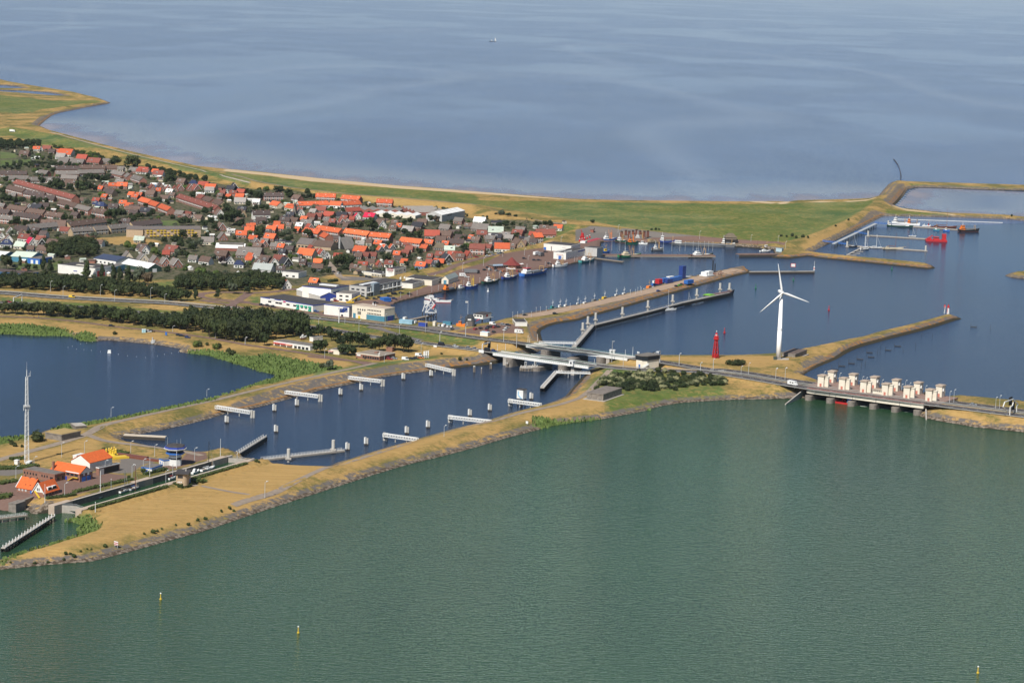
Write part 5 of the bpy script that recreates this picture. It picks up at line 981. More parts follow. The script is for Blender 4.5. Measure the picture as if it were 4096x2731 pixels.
o, w, d = blk('small brown flat shed behind the brick restaurant', 'shed', 'T2 1385,120 1500,130 1530,115', 3, M_BRICKW, mat('tan_roof', (.24,.20,.16)), name='shed')
o, w, d = blk('white bungalow with dark roof among the trees behind the diner', 'bungalow', 'K 790,270 830,275 920,262', 3, M_WHITE_W, M_ROOFD, name='bungalow')
# ---- lock yard
o, w, d = hall('brick house with steep orange roof at the lock yard, long side forward', 'house', 'Z 318,770 600,820 660,790', 2.6, 7.0, M_BRICKW, M_ORT, 'house', D=8.5); wins(o,'f',w,d,3,.9,2.0,.05,.7,.5,M_GREYW); wins(o,'f',w,d,1,0,2.2,.88,.99,.9,M_BLUE,'door')
for y in (0,): mb = MB(); mb.bar((-.45,-.5,2.4),(-.45,d/2,7.35),.35,.3); mb.obj('verge_board', M_STEELW, o)
for x in (w*.5, w*.92): mb = MB(); mb.box(x-.5,x+.5,d/2-.4,d/2+.4,6.6,7.9); mb.obj('chimney', M_BRICKW, o)
for x in (w*.45, w*.75): mb = MB(); mb.bar((x,1.4,4.1),(x+.6,1.4,4.1),.6,.3); mb.obj('skylight', M_GLASS, o)
o, w, d = hall('orange roofed house wing with white gable and yellow stair by the lock', 'house', 'Z 608,860 825,888 1115,800', 2.4, 7.0, M_BRICKW, M_ORT, 'house', along='y')
mb = MB(); mb.add([(.4,-.06,2.6),(w-.4,-.06,2.6),(w/2,-.06,7.0)],[(0,1,2)]); mb.obj('white_gable', M_STEELW, o); mb = MB(); mb.bar((w*.25,-.7,3.1),(w*.8,-1.6,.1),.9,.3); mb.obj('stair', M_YEL, o)
for y in (.3,.6): mb = MB(); mb.box(w-2.2,w-.3,d*y,d*(y+.24),2.9,4.6); mb.obj('dormer', M_STEELW, o); mb = MB(); mb.box(w-.3,w-.2,d*y+.2,d*(y+.24)-.2,3.1,4.3); mb.obj('dormer_window', M_GLASS, o)
for e in ((-.35,2.1),(w+.35,2.1)): mb = MB(); mb.bar((e[0],-.4,e[1]),(w/2,-.4,7.35),.3,.35); mb.obj('verge_board', M_STEELW, o)
wins(o,'r',w,d,4,.8,2.0,.1,.9,.5); wins(o,'f',w,d,2,3.2,4.6,.35,.65,.6)
o, w, d = blk('flat roofed brick workshop with small square windows in the lock yard', 'workshop', 'Z 438,490 1030,600 1232,550', 3.8, M_BRICKW, M_ROOFG, name='workshop'); wins(o,'f',w,d,5,1.9,3.0,.0,.46,.45); wins(o,'f',w,d,3,1.9,3.0,.56,.8,.5); wins(o,'f',w,d,1,.9,2.6,.85,.95,.9); wins(o,'r',w,d,2,.9,2.6,.1,.95,.5)
o, w, d = hall('brick building with orange roof, blue garage doors and yellow stair', 'building', 'Z 960,500 1500,600 1755,545', 4.6, 7.6, M_BRICKW, M_ORT, D=None, along='x'); wins(o,'f',w,d,3,2.9,4.5,.52,.95,.8); wins(o,'r',w,d,2,0,2.7,.12,.9,.75,M_BLUE,'garage_door'); wins(o,'r',w,d,2,3.2,4.4,.15,.85,.35,M_STEELW); wins(o,'f',w,d,1,0,2.1,.5,.56,.9,M_NAVY,'door')
mb = MB(); mb.bar((w*.62,-.8,.1),(w*.8,-.8,2.4),.9,.3); mb.bar((w*.8,-.8,2.4),(w*.97,-.8,2.4),.9,.2); mb.obj('stair', M_YEL, o); mb = MB(); mb.box(w*.06,w*.11,-.5,.5,0,8.6); mb.obj('chimney', M_BRICKW, o)
mb = MB(); mb.box(w*.52,w*.98,-.3,.4,4.5,4.9); mb.obj('dormer_eave', M_STEELW, o); mb = MB(); mb.add([(w+.45,0,4.5),(w+.45,d,4.5),(w+.45,d/2,7.4)],[(0,1,2)]); mb.obj('gable_cladding', M_GREYW, o)
o, w, d = hall('large storage hall with orange roof and white gable beside the asphalt yard', 'hall', 'Z 1390,350 1690,420 2110,310', 5.4, 8.8, M_WHITE_W, M_ORT, along='y')
o2, w2, d2 = blk('open fronted lean-to garage with dark roof below the orange hall', 'garage', 'Z 1760,475 1865,475 2250,385', 4.0, M_BRICKW, M_ROOFD, name='garage', trim=M_STEELW); mb = MB(); mb.box(w2-.02,w2+.08,d2*.25,d2*.95,.1,3.5); mb.obj('bay_shade_panel', M_DARK, o2); wins(o2,'r',w2,d2,1,.1,3.5,.03,.24,.9,M_GREYW,'shutter')  # dark panel on the closed wall stands in for shade inside the garage
o, w, d = blk('white storage container behind the orange hall', 'container', 'Z 1388,185 1440,200 1590,160', 2.7, M_STEELW, M_STEELW, name='container')
# yard control tower
z = zat(*P('Y 790,440',4.3)[:2]); p = P('Y 800,445', z); o = thing('control_tower', 'white octagonal lock control tower with blue banded overhanging cabin', 'tower', p, .3)
mb = MB(); mb.lathe([(3.4,0),(3.4,6.2)], 8, (0,3,0)); mb.obj('shaft', M_STEELW, o); mb = MB(); mb.lathe([(3.5,3.4),(3.5,4.4)], 8, (0,3,0)); mb.obj('window_band', M_GLASS, o); mb = MB(); mb.lathe([(3.8,6.0),(5.0,6.2),(5.0,6.9)], 8, (0,3,0)); mb.obj('gallery', M_BLUE, o)
mb = MB(); mb.lathe([(4.3,6.9),(4.9,8.6)], 8, (0,3,0)); mb.obj('cabin_windows', M_GLASS, o); mb = MB(); mb.lathe([(5.9,8.6),(6.2,9.2)], 8, (0,3,0)); mb.obj('white_rim', M_STEELW, o); mb = MB(); mb.lathe([(5.6,9.2),(5.6,10.2)], 8, (0,3,0)); mb.obj('blue_band', M_NAVY, o); mb = MB(); mb.lathe([(5.3,10.2),(4.6,10.9),(.4,11.4)], 8, (0,3,0)); mb.obj('roof', M_ROOFD, o)
for x, h in ((-4,4.5),(1,3),(3,3.5)): mb = MB(); mb.tube((x,4,10),(x,4,10.4+h),.1,.05,5); mb.obj('antenna', M_STEELG, o)
o, w, d = blk('low white hut with blue edge attached to the lock control tower', 'hut', 'Y 545,415 605,445 745,430', 3.0, M_STEELW, M_ROOFG, name='hut', trim=M_BLUE); wins(o,'f',w,d,2,.1,2.2,.1,.9,.3,M_BLUE,'door')
o, w, d = blk('small white hut with grey roof and blue edge by the lock hedge', 'hut', 'Y 283,530 420,560 590,500', 2.6, M_STEELW, M_ROOFG, name='hut', trim=M_BLUE); wins(o,'f',w,d,1,.5,2.0,.3,.7,.6,M_NAVY); wins(o,'r',w,d,1,.5,2.0,.1,.4,.6,M_NAVY)
# brick lock keeper's building on the near side
z = zat(*P('Y 800,740',4.3)[:2]); p, L, a = rect('Y 800,745 940,760', z); o = thing('lock_building', 'brown brick lock building with rounded corner and flat overhanging roof', 'building', (p.x,p.y,z-.2), LANG-R(64))
mb = MB(); mb.prism([(0,0),(3.2,0)]+[(3.2+2.6*math.sin(t),2.6-2.6*math.cos(t)) for t in [R(15*k) for k in range(1,7)]]+[(5.8,9.5),(0,9.5)], 0, 6.0); mb.obj('wall', M_BUFF, o); mb = MB(); mb.prism([(-.8,-.8),(6.4,-.8),(6.6,10.2),(-.8,10.2)], 6.0, 6.5); mb.obj('roof', M_ROOFD, o)
mb = MB(); mb.box(.8,3.4,-.06,0,3.9,5.6); mb.obj('window', M_GLASS, o); mb = MB(); mb.box(5.78,5.86,3.4,8,4.2,5.6); mb.obj('window', M_GLASS, o)
for i in range(3): mb = MB(); mb.box(.8+i*.8,1.3+i*.8,-.06,0,1.6,2.2); mb.obj('window', M_STEELW, o)
mb = MB(); mb.box(5.78,5.86,6,8.6,0,2.4); mb.obj('door', M_BLUE, o); mb = MB(); mb.tube((4,6,6.5),(4,6,7.4),.5,.45,8); mb.obj('vent', M_CONC, o)
# ---- bunkers
def bunker(label, s3, h, top, z, slab=True, D=None, W=None):
    p, a, w, d = front(s3, z); d = D or d; w = W or w; o = thing('bunker', label, 'bunker', (p.x,p.y,z-.4), a)
    mb = MB(); mb.box(0,w,0,d,0,h); mb.box(-.25,w+.25,-.25,d+.25,h,h+.5); mb.obj('body', M_CONCD, o); mb = MB(); mb.box(.1,w-.1,.1,d-.1,h+.48,h+.62); mb.obj('roof', top, o)
    if slab: mb = MB(); mb.box(-2,w+1.5,-1.2,d+1,-.2,.55); mb.obj('footing', M_CONC, o)
    return o, w, d
o, w, d = bunker('large flat concrete bunker on the front dam beside the bushes', 'J 1088,800 1205,832 1380,770', 4.2, mat('bunker_top', (.17,.145,.125), .95, .2, .4), 4.4)
for x in (w*.15, w*.75):
    mb = MB(); rr = random.Random(int(x*10))
    for k in range(5): mb.bar((x+k*.5-1,-.3,1.2+rr.random()),(x+k*.5-.8+rr.random()*.3,-.3,2.2+rr.random()),.12,.02)
    mb.obj('graffiti', M_STEELW, o)
bunker('mossy concrete bunker beside the wind turbine', 'H 1565,1255 1705,1278 1842,1225', 3.2, mat('mossy_top', (.115,.085,.07), .95, .25, .4), 3.2)
o, w, d = bunker('dark brick casemate with grass roof by the lake road', 'X 640,1060 655,1070 915,1015', 3.4, mat('dry_turf', (.34,.24,.10), .95, .15, .3), 4.3, False, W=12)
bunker('small broken concrete casemate at the lake shore', 'X 1030,945 1180,935 1290,915', 1.8, M_CONC, 3.4, False, D=9)
# ---- radio mast
p = gp('X 365,1400'); o = thing('radio_mast', 'tall white lattice radio mast beside the lock yard', 'mast', p, .4); Hm = 1165/3.4075/ppm(p)
mb = MB(); b0, b1 = 1.05, .5
def rad(z): return b0+(b1-b0)*z/Hm
for sx, sy in ((1,1),(-1,1),(-1,-1),(1,-1)): mb.bar((sx*b0,sy*b0,0),(sx*b1,sy*b1,Hm),.17)
N = 34
for i in range(N):
    z0, z1 = Hm*i/N, Hm*(i+1)/N; r0, r1 = rad(z0), rad(z1); q = [(1,1),(-1,1),(-1,-1),(1,-1)]
    for k in range(4):
        a_, c_ = q[k], q[(k+1)%4]; a_, c_ = (a_, c_) if i%2 else (c_, a_)
        mb.bar((a_[0]*r0,a_[1]*r0,z0),(c_[0]*r1,c_[1]*r1,z1),.08); mb.bar((a_[0]*r0,a_[1]*r0,z0),(c_[0]*r0,c_[1]*r0,z0),.07)
mb.obj('lattice', M_STEELW, o)
mb = MB(); mb.tube((0,0,Hm),(0,0,Hm+3.6),.2,.16,6); mb.tube((0,0,Hm+3.6),(0,0,Hm+7.8),.06,.03,5); mb.obj('top_antenna', M_STEELW, o); mb = MB(); mb.bar((0,0,Hm),(1.9,0,Hm+.4),.15); mb.bar((1.3,0,Hm+.2),(1.3,0,Hm+2),.1); mb.bar((1.9,0,Hm+.4),(1.9,0,Hm+3),.1); mb.obj('side_antenna', M_STEELW, o)
for sx in (-1,1): mb = MB(); mb.tube((sx*1.6,0,Hm*.61),(sx*1.45,0,Hm*.665),.16,n=6); mb.bar((sx*.9,0,Hm*.65),(sx*1.5,0,Hm*.65),.12); mb.obj('panel_antenna', M_STEELW, o)
mb = MB(); mb.box(-1.5,1.5,-1.5,1.5,Hm*.655,Hm*.67); mb.obj('platform', M_STEELG, o)
o, w, d = blk('white equipment hut at the foot of the radio mast', 'hut', 'X 200,1420 240,1425 268,1415', 2.2, M_STEELW, M_STEELW, name='hut')
o, w, d = blk('white canopy beside the foot of the radio mast', 'canopy', 'X 388,1440 400,1446 445,1420', 2.0, M_STEELW, M_STEELW, name='canopy')
# ---- wind turbine
p = gp('H 1509,1284'); o = thing('wind_turbine', 'tall white wind turbine with three blades on the harbour spit', 'wind turbine', p); Hh = 775/2.94/ppm(p)/.985; M_TURB = mat('turbine_white', (.80,.80,.79), .45, .02)
nz_ = Vector((math.sin(R(8)), -math.cos(R(8)), 0)); right = Vector((math.cos(R(8)), math.sin(R(8)), 0))
mb = MB(); mb.lathe([(1.75,0),(1.55,Hh*.45),(1.5,Hh*.45),(1.05,Hh-1)], 20); mb.obj('tower', M_TURB, o, True); mb = MB(); mb.lathe([(1.62,Hh*.43),(1.62,Hh*.46)], 20); mb.obj('tower_flange', M_TURB, o)
mb = MB(); mb.tube(nz_*-1.2+Vector((0,0,Hh)), nz_*-6.5+Vector((0,0,Hh)), 1.5, 1.1, 10); q = nz_*-1.2; mb.tube(q+Vector((0,0,Hh)), nz_*1.6+Vector((0,0,Hh)), 1.5, 1.45, 10); mb.obj('nacelle', M_TURB, o)
hub = nz_*2.9+Vector((0,0,Hh)); mb = MB(); mb.tube(nz_*1.6+Vector((0,0,Hh)), hub+nz_*.4, 1.3, .9, 12); mb.tube(hub+nz_*.4, hub+nz_*1.4, .9, .2, 12); mb.obj('hub', M_TURB, o, True)
Rb = 118/2.94*2.94/ppm(p)
for ang in (R(101.5), R(101.5-120), R(101.5+120)):
    d_ = right*math.cos(ang)+Vector((0,0,1))*math.sin(ang); t_ = right*-math.sin(ang)+Vector((0,0,1))*math.cos(ang); mb = MB(); st = [(0,.8,.75),(.06,.9,.7),(.16,1.75,.42),(.3,1.5,.3),(.6,1.0,.18),(.9,.5,.09),(1,.15,.04)]; vs = []
    for f, c_, th in st:
        o0 = hub+d_*(Rb*f); vs += [o0-t_*c_*.35, o0+nz_*th, o0+t_*c_*.65, o0-nz_*th]
    fs = [(0,1,2,3)[::-1]]
    for k in range(len(st)-1):
        for j in range(4): fs.append((4*k+j,4*k+(j+1)%4,4*k+4+(j+1)%4,4*k+4+j))
    e = 4*(len(st)-1); fs.append((e,e+1,e+2,e+3)); mb.add(vs, fs); mb.obj('blade', M_TURB, o, True)
mb = MB(); mb.prism([(-4,-3.5),(7,-2.5),(8,4),(-3,5)], -.3, .25); mb.obj('base_slab', M_CONC, o)
q = gp('H 1468,1290'); ob = MB().box(-1,1,-.9,.9,0,2.0).box(-1.1,1.1,-1,1,2.0,2.2).obj('transformer_box', mat('dark_green_box', (.05,.07,.06), .7, .05)); ob.location = q; tag(ob, 'dark transformer box at the foot of the wind turbine', 'box')
# ---- red lighthouse
p = gp('H 770,1270'); o = thing('lighthouse', 'red open iron lighthouse with white lantern on the spit', 'lighthouse', p); Hl = 215/2.94/ppm(p)
mb = MB(); b0, b1 = 2.6, 1.05
for k in range(6):
    t = math.pi*k/3+.2; t2 = math.pi*(k+1)/3+.2; mb.bar((b0*math.cos(t),b0*math.sin(t),0),(b1*math.cos(t),b1*math.sin(t),Hl),.34)
    for i in range(4):
        z0, z1 = Hl*i/4, Hl*(i+1)/4; r0 = b0+(b1-b0)*i/4; r1 = b0+(b1-b0)*(i+1)/4; mb.bar((r1*math.cos(t),r1*math.sin(t),z1),(r1*math.cos(t2),r1*math.sin(t2),z1),.24); mb.bar((r0*math.cos(t),r0*math.sin(t),z0),(r1*math.cos(t2),r1*math.sin(t2),z1),.16)
mb.obj('iron_frame', M_RED, o); mb = MB(); mb.tube((0,0,0),(0,0,Hl),.45,.45,8); mb.lathe([(1.5,.2),(1.6,2.2),(1.2,2.6)], 10); mb.obj('core', M_RED, o)
mb = MB(); mb.lathe([(1.2,Hl-.3),(2.0,Hl+.3),(2.0,Hl+1.1),(1.5,Hl+1.2),(1.5,Hl+2.2),(1.8,Hl+2.3),(1.0,Hl+3.0)], 12); mb.obj('gallery', M_RED, o); mb = MB(); mb.lathe([(.8,Hl+3.0),(.8,Hl+3.9)], 10); mb.obj('lantern', M_STEELW, o); mb = MB(); mb.lathe([(1.1,Hl+3.9),(.8,Hl+4.5),(.15,Hl+4.9),(.1,Hl+5.6)], 10); mb.obj('lantern_roof', M_RED, o); mb = MB(); mb.lathe([(.3,Hl+5.6),(.3,Hl+6.4)], 8); mb.obj('finial', M_STEELW, o)
# ---- beacon on the right breakwater
p = gp('I 1637,248'); o = thing('beacon', 'red and white banded beacon at the end of the right breakwater', 'beacon', p); sc = 1/2.352/ppm(p); mb = MB(); mb.lathe([(1.1,0),(.9,35*sc)], 10); mb.obj('lower_band', M_STEELW, o); mb = MB(); mb.lathe([(.95,35*sc),(.8,55*sc)], 10); mb.obj('upper_band', M_STEELW, o); mb = MB(); mb.lathe([(.9,55*sc),(1.1,62*sc),(1.0,70*sc),(.5,75*sc),(.4,88*sc)], 10); mb.obj('red_lantern', M_RED, o); mb = MB(); mb.box(-.95,-.6,-.7,.7,4*sc,50*sc); mb.obj('red_stripe', M_RED, o)
p = gp('I 1605,245'); o = thing('day_mark', 'small red day mark on a lattice post beside the banded beacon', 'sign', p); mb = MB(); mb.bar((0,0,0),(0,0,6.4),.3); mb.bar((-.8,0,0),(0,0,4),.15); mb.obj('post', M_STEELW, o); mb = MB(); mb.box(-.9,.5,-.1,.1,5,7.2); mb.obj('mark', M_RED, o)
# ================================================================ the village: terraces and houses read off the photograph
ROOFC = {'o':('orange',(.50,.105,.042)), 'O':('bright orange',(.57,.125,.045)), 'r':('red',(.30,.065,.042)), 'R':('dark red',(.19,.062,.046)), 'b':('brown',(.125,.082,.065)), 'g':('grey',(.165,.145,.130)), 'G':('pale grey',(.27,.245,.225)), 'k':('black',(.036,.036,.044)), 'd':('dark brown',(.075,.055,.050)), 'n':('navy blue',(.028,.040,.095)), 'm':('crimson',(.42,.015,.05)), 'w':('white',(.68,.67,.63)), 'l':('pale green',(.38,.43,.36)), 't':('thatch brown',(.13,.105,.072))}
WALLC = {'B':('red brick',(.27,.125,.090)), 'F':('yellow brick',(.42,.31,.19)), 'W':('white',(.68,.66,.60)), 'K':('black boarded',(.022,.022,.022)), 'C':('cream',(.56,.48,.36)), 'N':('brown brick',(.20,.115,.080)), 'U':('blue',(.06,.16,.36))}
RM = {k: [mat('roof_%s_%d' % (v[0].replace(' ','_'), i), tuple(c*f for c in v[1]), .85, .16, .5+i*.3) for i, f in enumerate((1.0,.86,1.14))] for k, v in ROOFC.items()}
WM = {k: [mat('wall_%s_%d' % (v[0].replace(' ','_'), i), tuple(c*f for c in v[1]), .9, .12, .8) for i, f in enumerate((1.0,.88))] for k, v in WALLC.items()}
_m = MB(); _m.box(-.5,.5,-.06,.02,0,1); WIN = _m.mesh('window', [M_GLASS]); _m = MB(); _m.box(-.58,.58,-.03,.02,-.08,1.08); FRAME = _m.mesh('window_frame', [M_STEELW])
_m = MB(); _m.box(-.35,.35,-.35,.35,-1.2,.9); _m.box(-.42,.42,-.42,.42,.75,.9); CHIM = _m.mesh('chimney', [M_BRICKW])
_m = MB(); _m.box(-.5,.5,0,1.8,0,1.3); DORM = _m.mesh('dormer', [M_STEELW]); _m = MB(); _m.box(-.42,.42,-.05,0,.2,1.1); DORW = _m.mesh('dormer_window', [M_GLASS])
_m = MB(); _m.box(-.5,.5,-.05,.02,0,2.1); DOOR = _m.mesh('door', [mat('dark_green_door', (.04,.08,.06), .6, .05)])
HOUSES = []; FOOT = []
rh = random.Random(5)
def sub(mesh, name, o, x, y, z, sx=1, sz=1, rot=0.0, sy=1):
    q = link(name, mesh, o, (x,y,z), rot); q.scale = (sx,sy,sz); return q
def house(kind, p, ang, L, D, ze, zr, rc, wc, units=1, name='house', detail=2, hip=0.0):
    """ridge along local x, front eave at y=0; p is the ground point below the middle of the front edge (or the gable)"""
    o = bpy.data.objects.new(name, None); COL.objects.link(o); o.empty_display_size = .5; z0 = zat(p.x, p.y)
    ux = Vector((math.cos(ang), math.sin(ang), 0)); uy = Vector((-ux.y,ux.x,0))
    if kind == 's': org = p-ux*(L/2); a = ang
    else: org = p+ux*(D/2)+uy*0; a = ang+math.pi/2       # gable forward: local x runs back from the viewer
    o.location = (org.x,org.y,z0-.3); o.rotation_euler = (0,0,a); ze += .3; zr += .3
    mb = MB(); mb.house_walls(0,L,0,D,0,ze,zr if hip < 2 else ze+.1) if hip < 2 else mb.box(0,L,0,D,0,ze); mb.obj('wall', rh.choice(WM[wc]), o)
    mb = MB(); mb.gable(0,L,0,D,ze+.08,zr+.2,.35,.22,hip=hip); rf = mb.obj('roof', rh.choice(RM[rc]), o)
    n = max(1, units); 
    for i in range(n if n > 1 else (1 if rh.random() < .75 else 0)):
        x = L*(i+.5)/n+(L/n*.45 if n > 1 else L*.3*rh.choice((-1,1))); x = min(x, L-.8); link('chimney', CHIM, rf, (x,D/2,zr+.1))
    two = ze > 4.6
    if kind == 's':
        m = max(2, round(L/(3.4 if n == 1 else 5.2)))
        for i in range(m):
            x = L*(i+.5)/m; w = min(1.9, L/m*.5)
            f = sub(FRAME, 'window_frame', o, x, -.04, (3.5 if two else 1.0), w, 1.25); sub(WIN, 'window', f, 0, -.02, 0, .9)
            if two: f = sub(FRAME, 'window_frame', o, x, -.04, .9, w, 1.3); sub(WIN, 'window', f, 0, -.02, 0, .9)
        if n > 1:
            for z in ((2.75,) if two else (.45,)): mb = MB(); mb.box(L*.02,L*.98,-.07,.02,z,z+.6); mb.obj('facade_band', M_STEELW, o)
        sub(DOOR, 'door', o, L*.5/m+L/m*.48, -.03, .3)
        if n == 1 and detail > 1 and rh.random() < .45:
            s = (zr-ze)/(D/2); y = D*.16; d = sub(DORM, 'dormer', rf, L*rh.uniform(.3,.7), y, ze+s*y+.1, rh.uniform(1.6,3.0), 1); sub(DORW, 'dormer_window', d, 0, 0, 0)
        if n > 3 and rh.random() < .5:
            for i in range(0, n, 2): s = (zr-ze)/(D/2); y = D*.28; sub(DORM, 'dormer', rf, L*(i+.5)/n, y, ze+s*y+.1, 1.0, .35, sy=.5)
    else:
        for y, z in ((D*.3,1.0),(D*.7,1.0),(D*.5,ze+.2)):
            f = sub(FRAME, 'window_frame', o, -.04, y, z, 1.3, 1.3, -math.pi/2); sub(WIN, 'window', f, 0, -.02, 0, .86)
        if detail > 1 and (wc in 'KW' or rh.random() < .5):
            e = .35*(zr-ze)/(D/2)
            for y in (-.35, D+.35): mb = MB(); mb.bar((-.42,y,ze-e+.1),(-.42,D/2,zr+.25),.18,.34); mb.obj('verge_board', M_STEELW, o)
        m = max(1, round(L/4))
        for i in range(m):
            f = sub(FRAME, 'window_frame', o, L*(i+.5)/m, D+.04, 1.0, 1.4, 1.1, math.pi); sub(WIN, 'window', f, 0, -.02, 0, .86)
    HOUSES.append(dict(o=o, kind=kind, rc=rc, wc=wc, L=L, D=D, units=units, two=two, name=name, p=p)); FOOT.append((p.x+uy.x*D/2, p.y+uy.y*D/2, max(L,D)/2+1)); return o
# terraces: front eave from end to end, roof, wall, number of houses, depth, eave height
TERR = '''U1 180,310 1155,575 R B 20 8.5 5.3|U1 85,400 345,462 b B 6 8 5.0|U1 355,480 660,530 d B 6 8 5.0|U1 470,560 840,580 d N 4 9 2.8|U1 895,630 1160,695 b B 6 8 5.0|U1 1165,705 1380,755 g B 4 8 5.2|U1 1430,765 1650,800 b B 4 8 5.2
U1 100,715 375,755 b B 5 8 5.0|U1 395,770 665,805 b B 5 8 5.0|U1 690,820 950,855 b B 4 8 5.0|U1 190,825 590,880 d N 6 8 4.8|U1 -150,860 205,900 g B 6 8 5.0|U1 -180,770 120,800 d N 4 8 4.8
U1 470,1040 1070,985 g F 8 9 4.6|U1 1110,1000 1680,930 b F 9 9 4.6|U1 1140,1085 1475,1065 g F 5 8 5.0|U1 1500,1060 1705,1045 g F 3 8 5.0|U1 1740,1040 2060,1010 g F 5 8 5.0|U1 2100,1000 2550,950 d F 6 9 4.6
U1 -100,178 415,190 d N 6 9 3.2|U1 110,255 440,262 g N 5 9 3.2|U1 460,285 940,282 g N 6 9 3.2|U1 860,105 1250,110 d N 6 9 3.6|U1 880,185 1240,180 g N 5 9 3.6|U1 1245,170 1640,160 g N 5 9 3.6|U1 1250,90 1650,95 b N 5 9 3.6|U1 1640,90 1830,95 b N 3 9 3.6|U1 1720,165 1905,205 g B 4 9 4.0|U1 1920,200 2000,240 g B 2 9 4.0|U1 2020,230 2210,290 g B 4 9 4.5|U1 950,245 1200,255 g N 3 9 3.2|U1 575,165 720,180 g B 2 9 4.0
U2 200,395 350,440 o B 4 8.5 5.2|U2 355,450 480,490 o B 3 8.5 5.2|U2 485,490 690,570 o B 4 8.5 5.2|U2 780,340 1420,545 R B 14 8.5 4.8|U2 1100,345 1190,375 R B 2 8.5 5.2|U2 1195,375 1335,425 b B 3 8.5 4.8|U2 1345,420 1500,475 b F 3 8.5 4.8
U3 1020,690 1385,745 O B 6 8.5 5.2|U3 1455,740 1830,790 O B 6 8.5 5.2|U3 1875,800 2165,825 O B 5 8.5 5.2|E -10,268 185,290 O B 5 8.5 5.2|U3 815,725 1060,765 o B 4 8.5 4.8|U3 1070,785 1190,835 o B 2 8.5 4.8
U3 780,320 1240,310 o W 8 9 3.4|U3 1250,310 1400,320 o W 3 9 3.4|U3 1410,315 1750,300 o W 6 9 3.4|U3 540,345 700,370 o C 3 9 3.4|U3 300,300 420,325 o C 2 9 3.4
U3 1040,185 1325,195 o B 5 9 4.4|U3 1420,210 1700,235 o B 5 9 4.4|U3 1990,275 2215,285 o B 4 9 4.4|U3 210,180 530,180 d B 5 9 4.8|U3 640,205 750,220 b B 2 9 4.4|U3 50,470 320,470 d W 4 10 6.0|U3 1530,410 1750,400 r B 3 8 3|E 650,338 795,345 R B 3 10 5.8|E 1270,248 1350,245 o N 2 9 6|E 1290,205 1470,205 R B 3 11 3.6|E 545,415 605,410 r B 2 9 4|E 445,285 600,290 d B 3 9 3.4'''
def col_of(rc): return ROOFC[rc][0]
for ln in TERR.replace('\n','|').split('|'):
    t = ln.split(); c = t[0]; rc, wc, n_, D, ze = t[3], t[4], int(t[5]), float(t[6]), float(t[7])
    a, b = line(f'{c} {t[1]} {t[2]}', 2.5+ze); L = (b-a).length; ang = math.atan2(b.y-a.y, b.x-a.x)
    if ang > 1.1 or ang < -1.25: ang = max(-1.25, min(1.1, ang))
    L = max(n_*4.5, min(L, n_*9.5)); p = (a+b)/2; p = Vector((p.x,p.y,0)); house('s', p, ang, L, D, ze, ze+D*.42, rc, wc, n_, 'terrace_house')
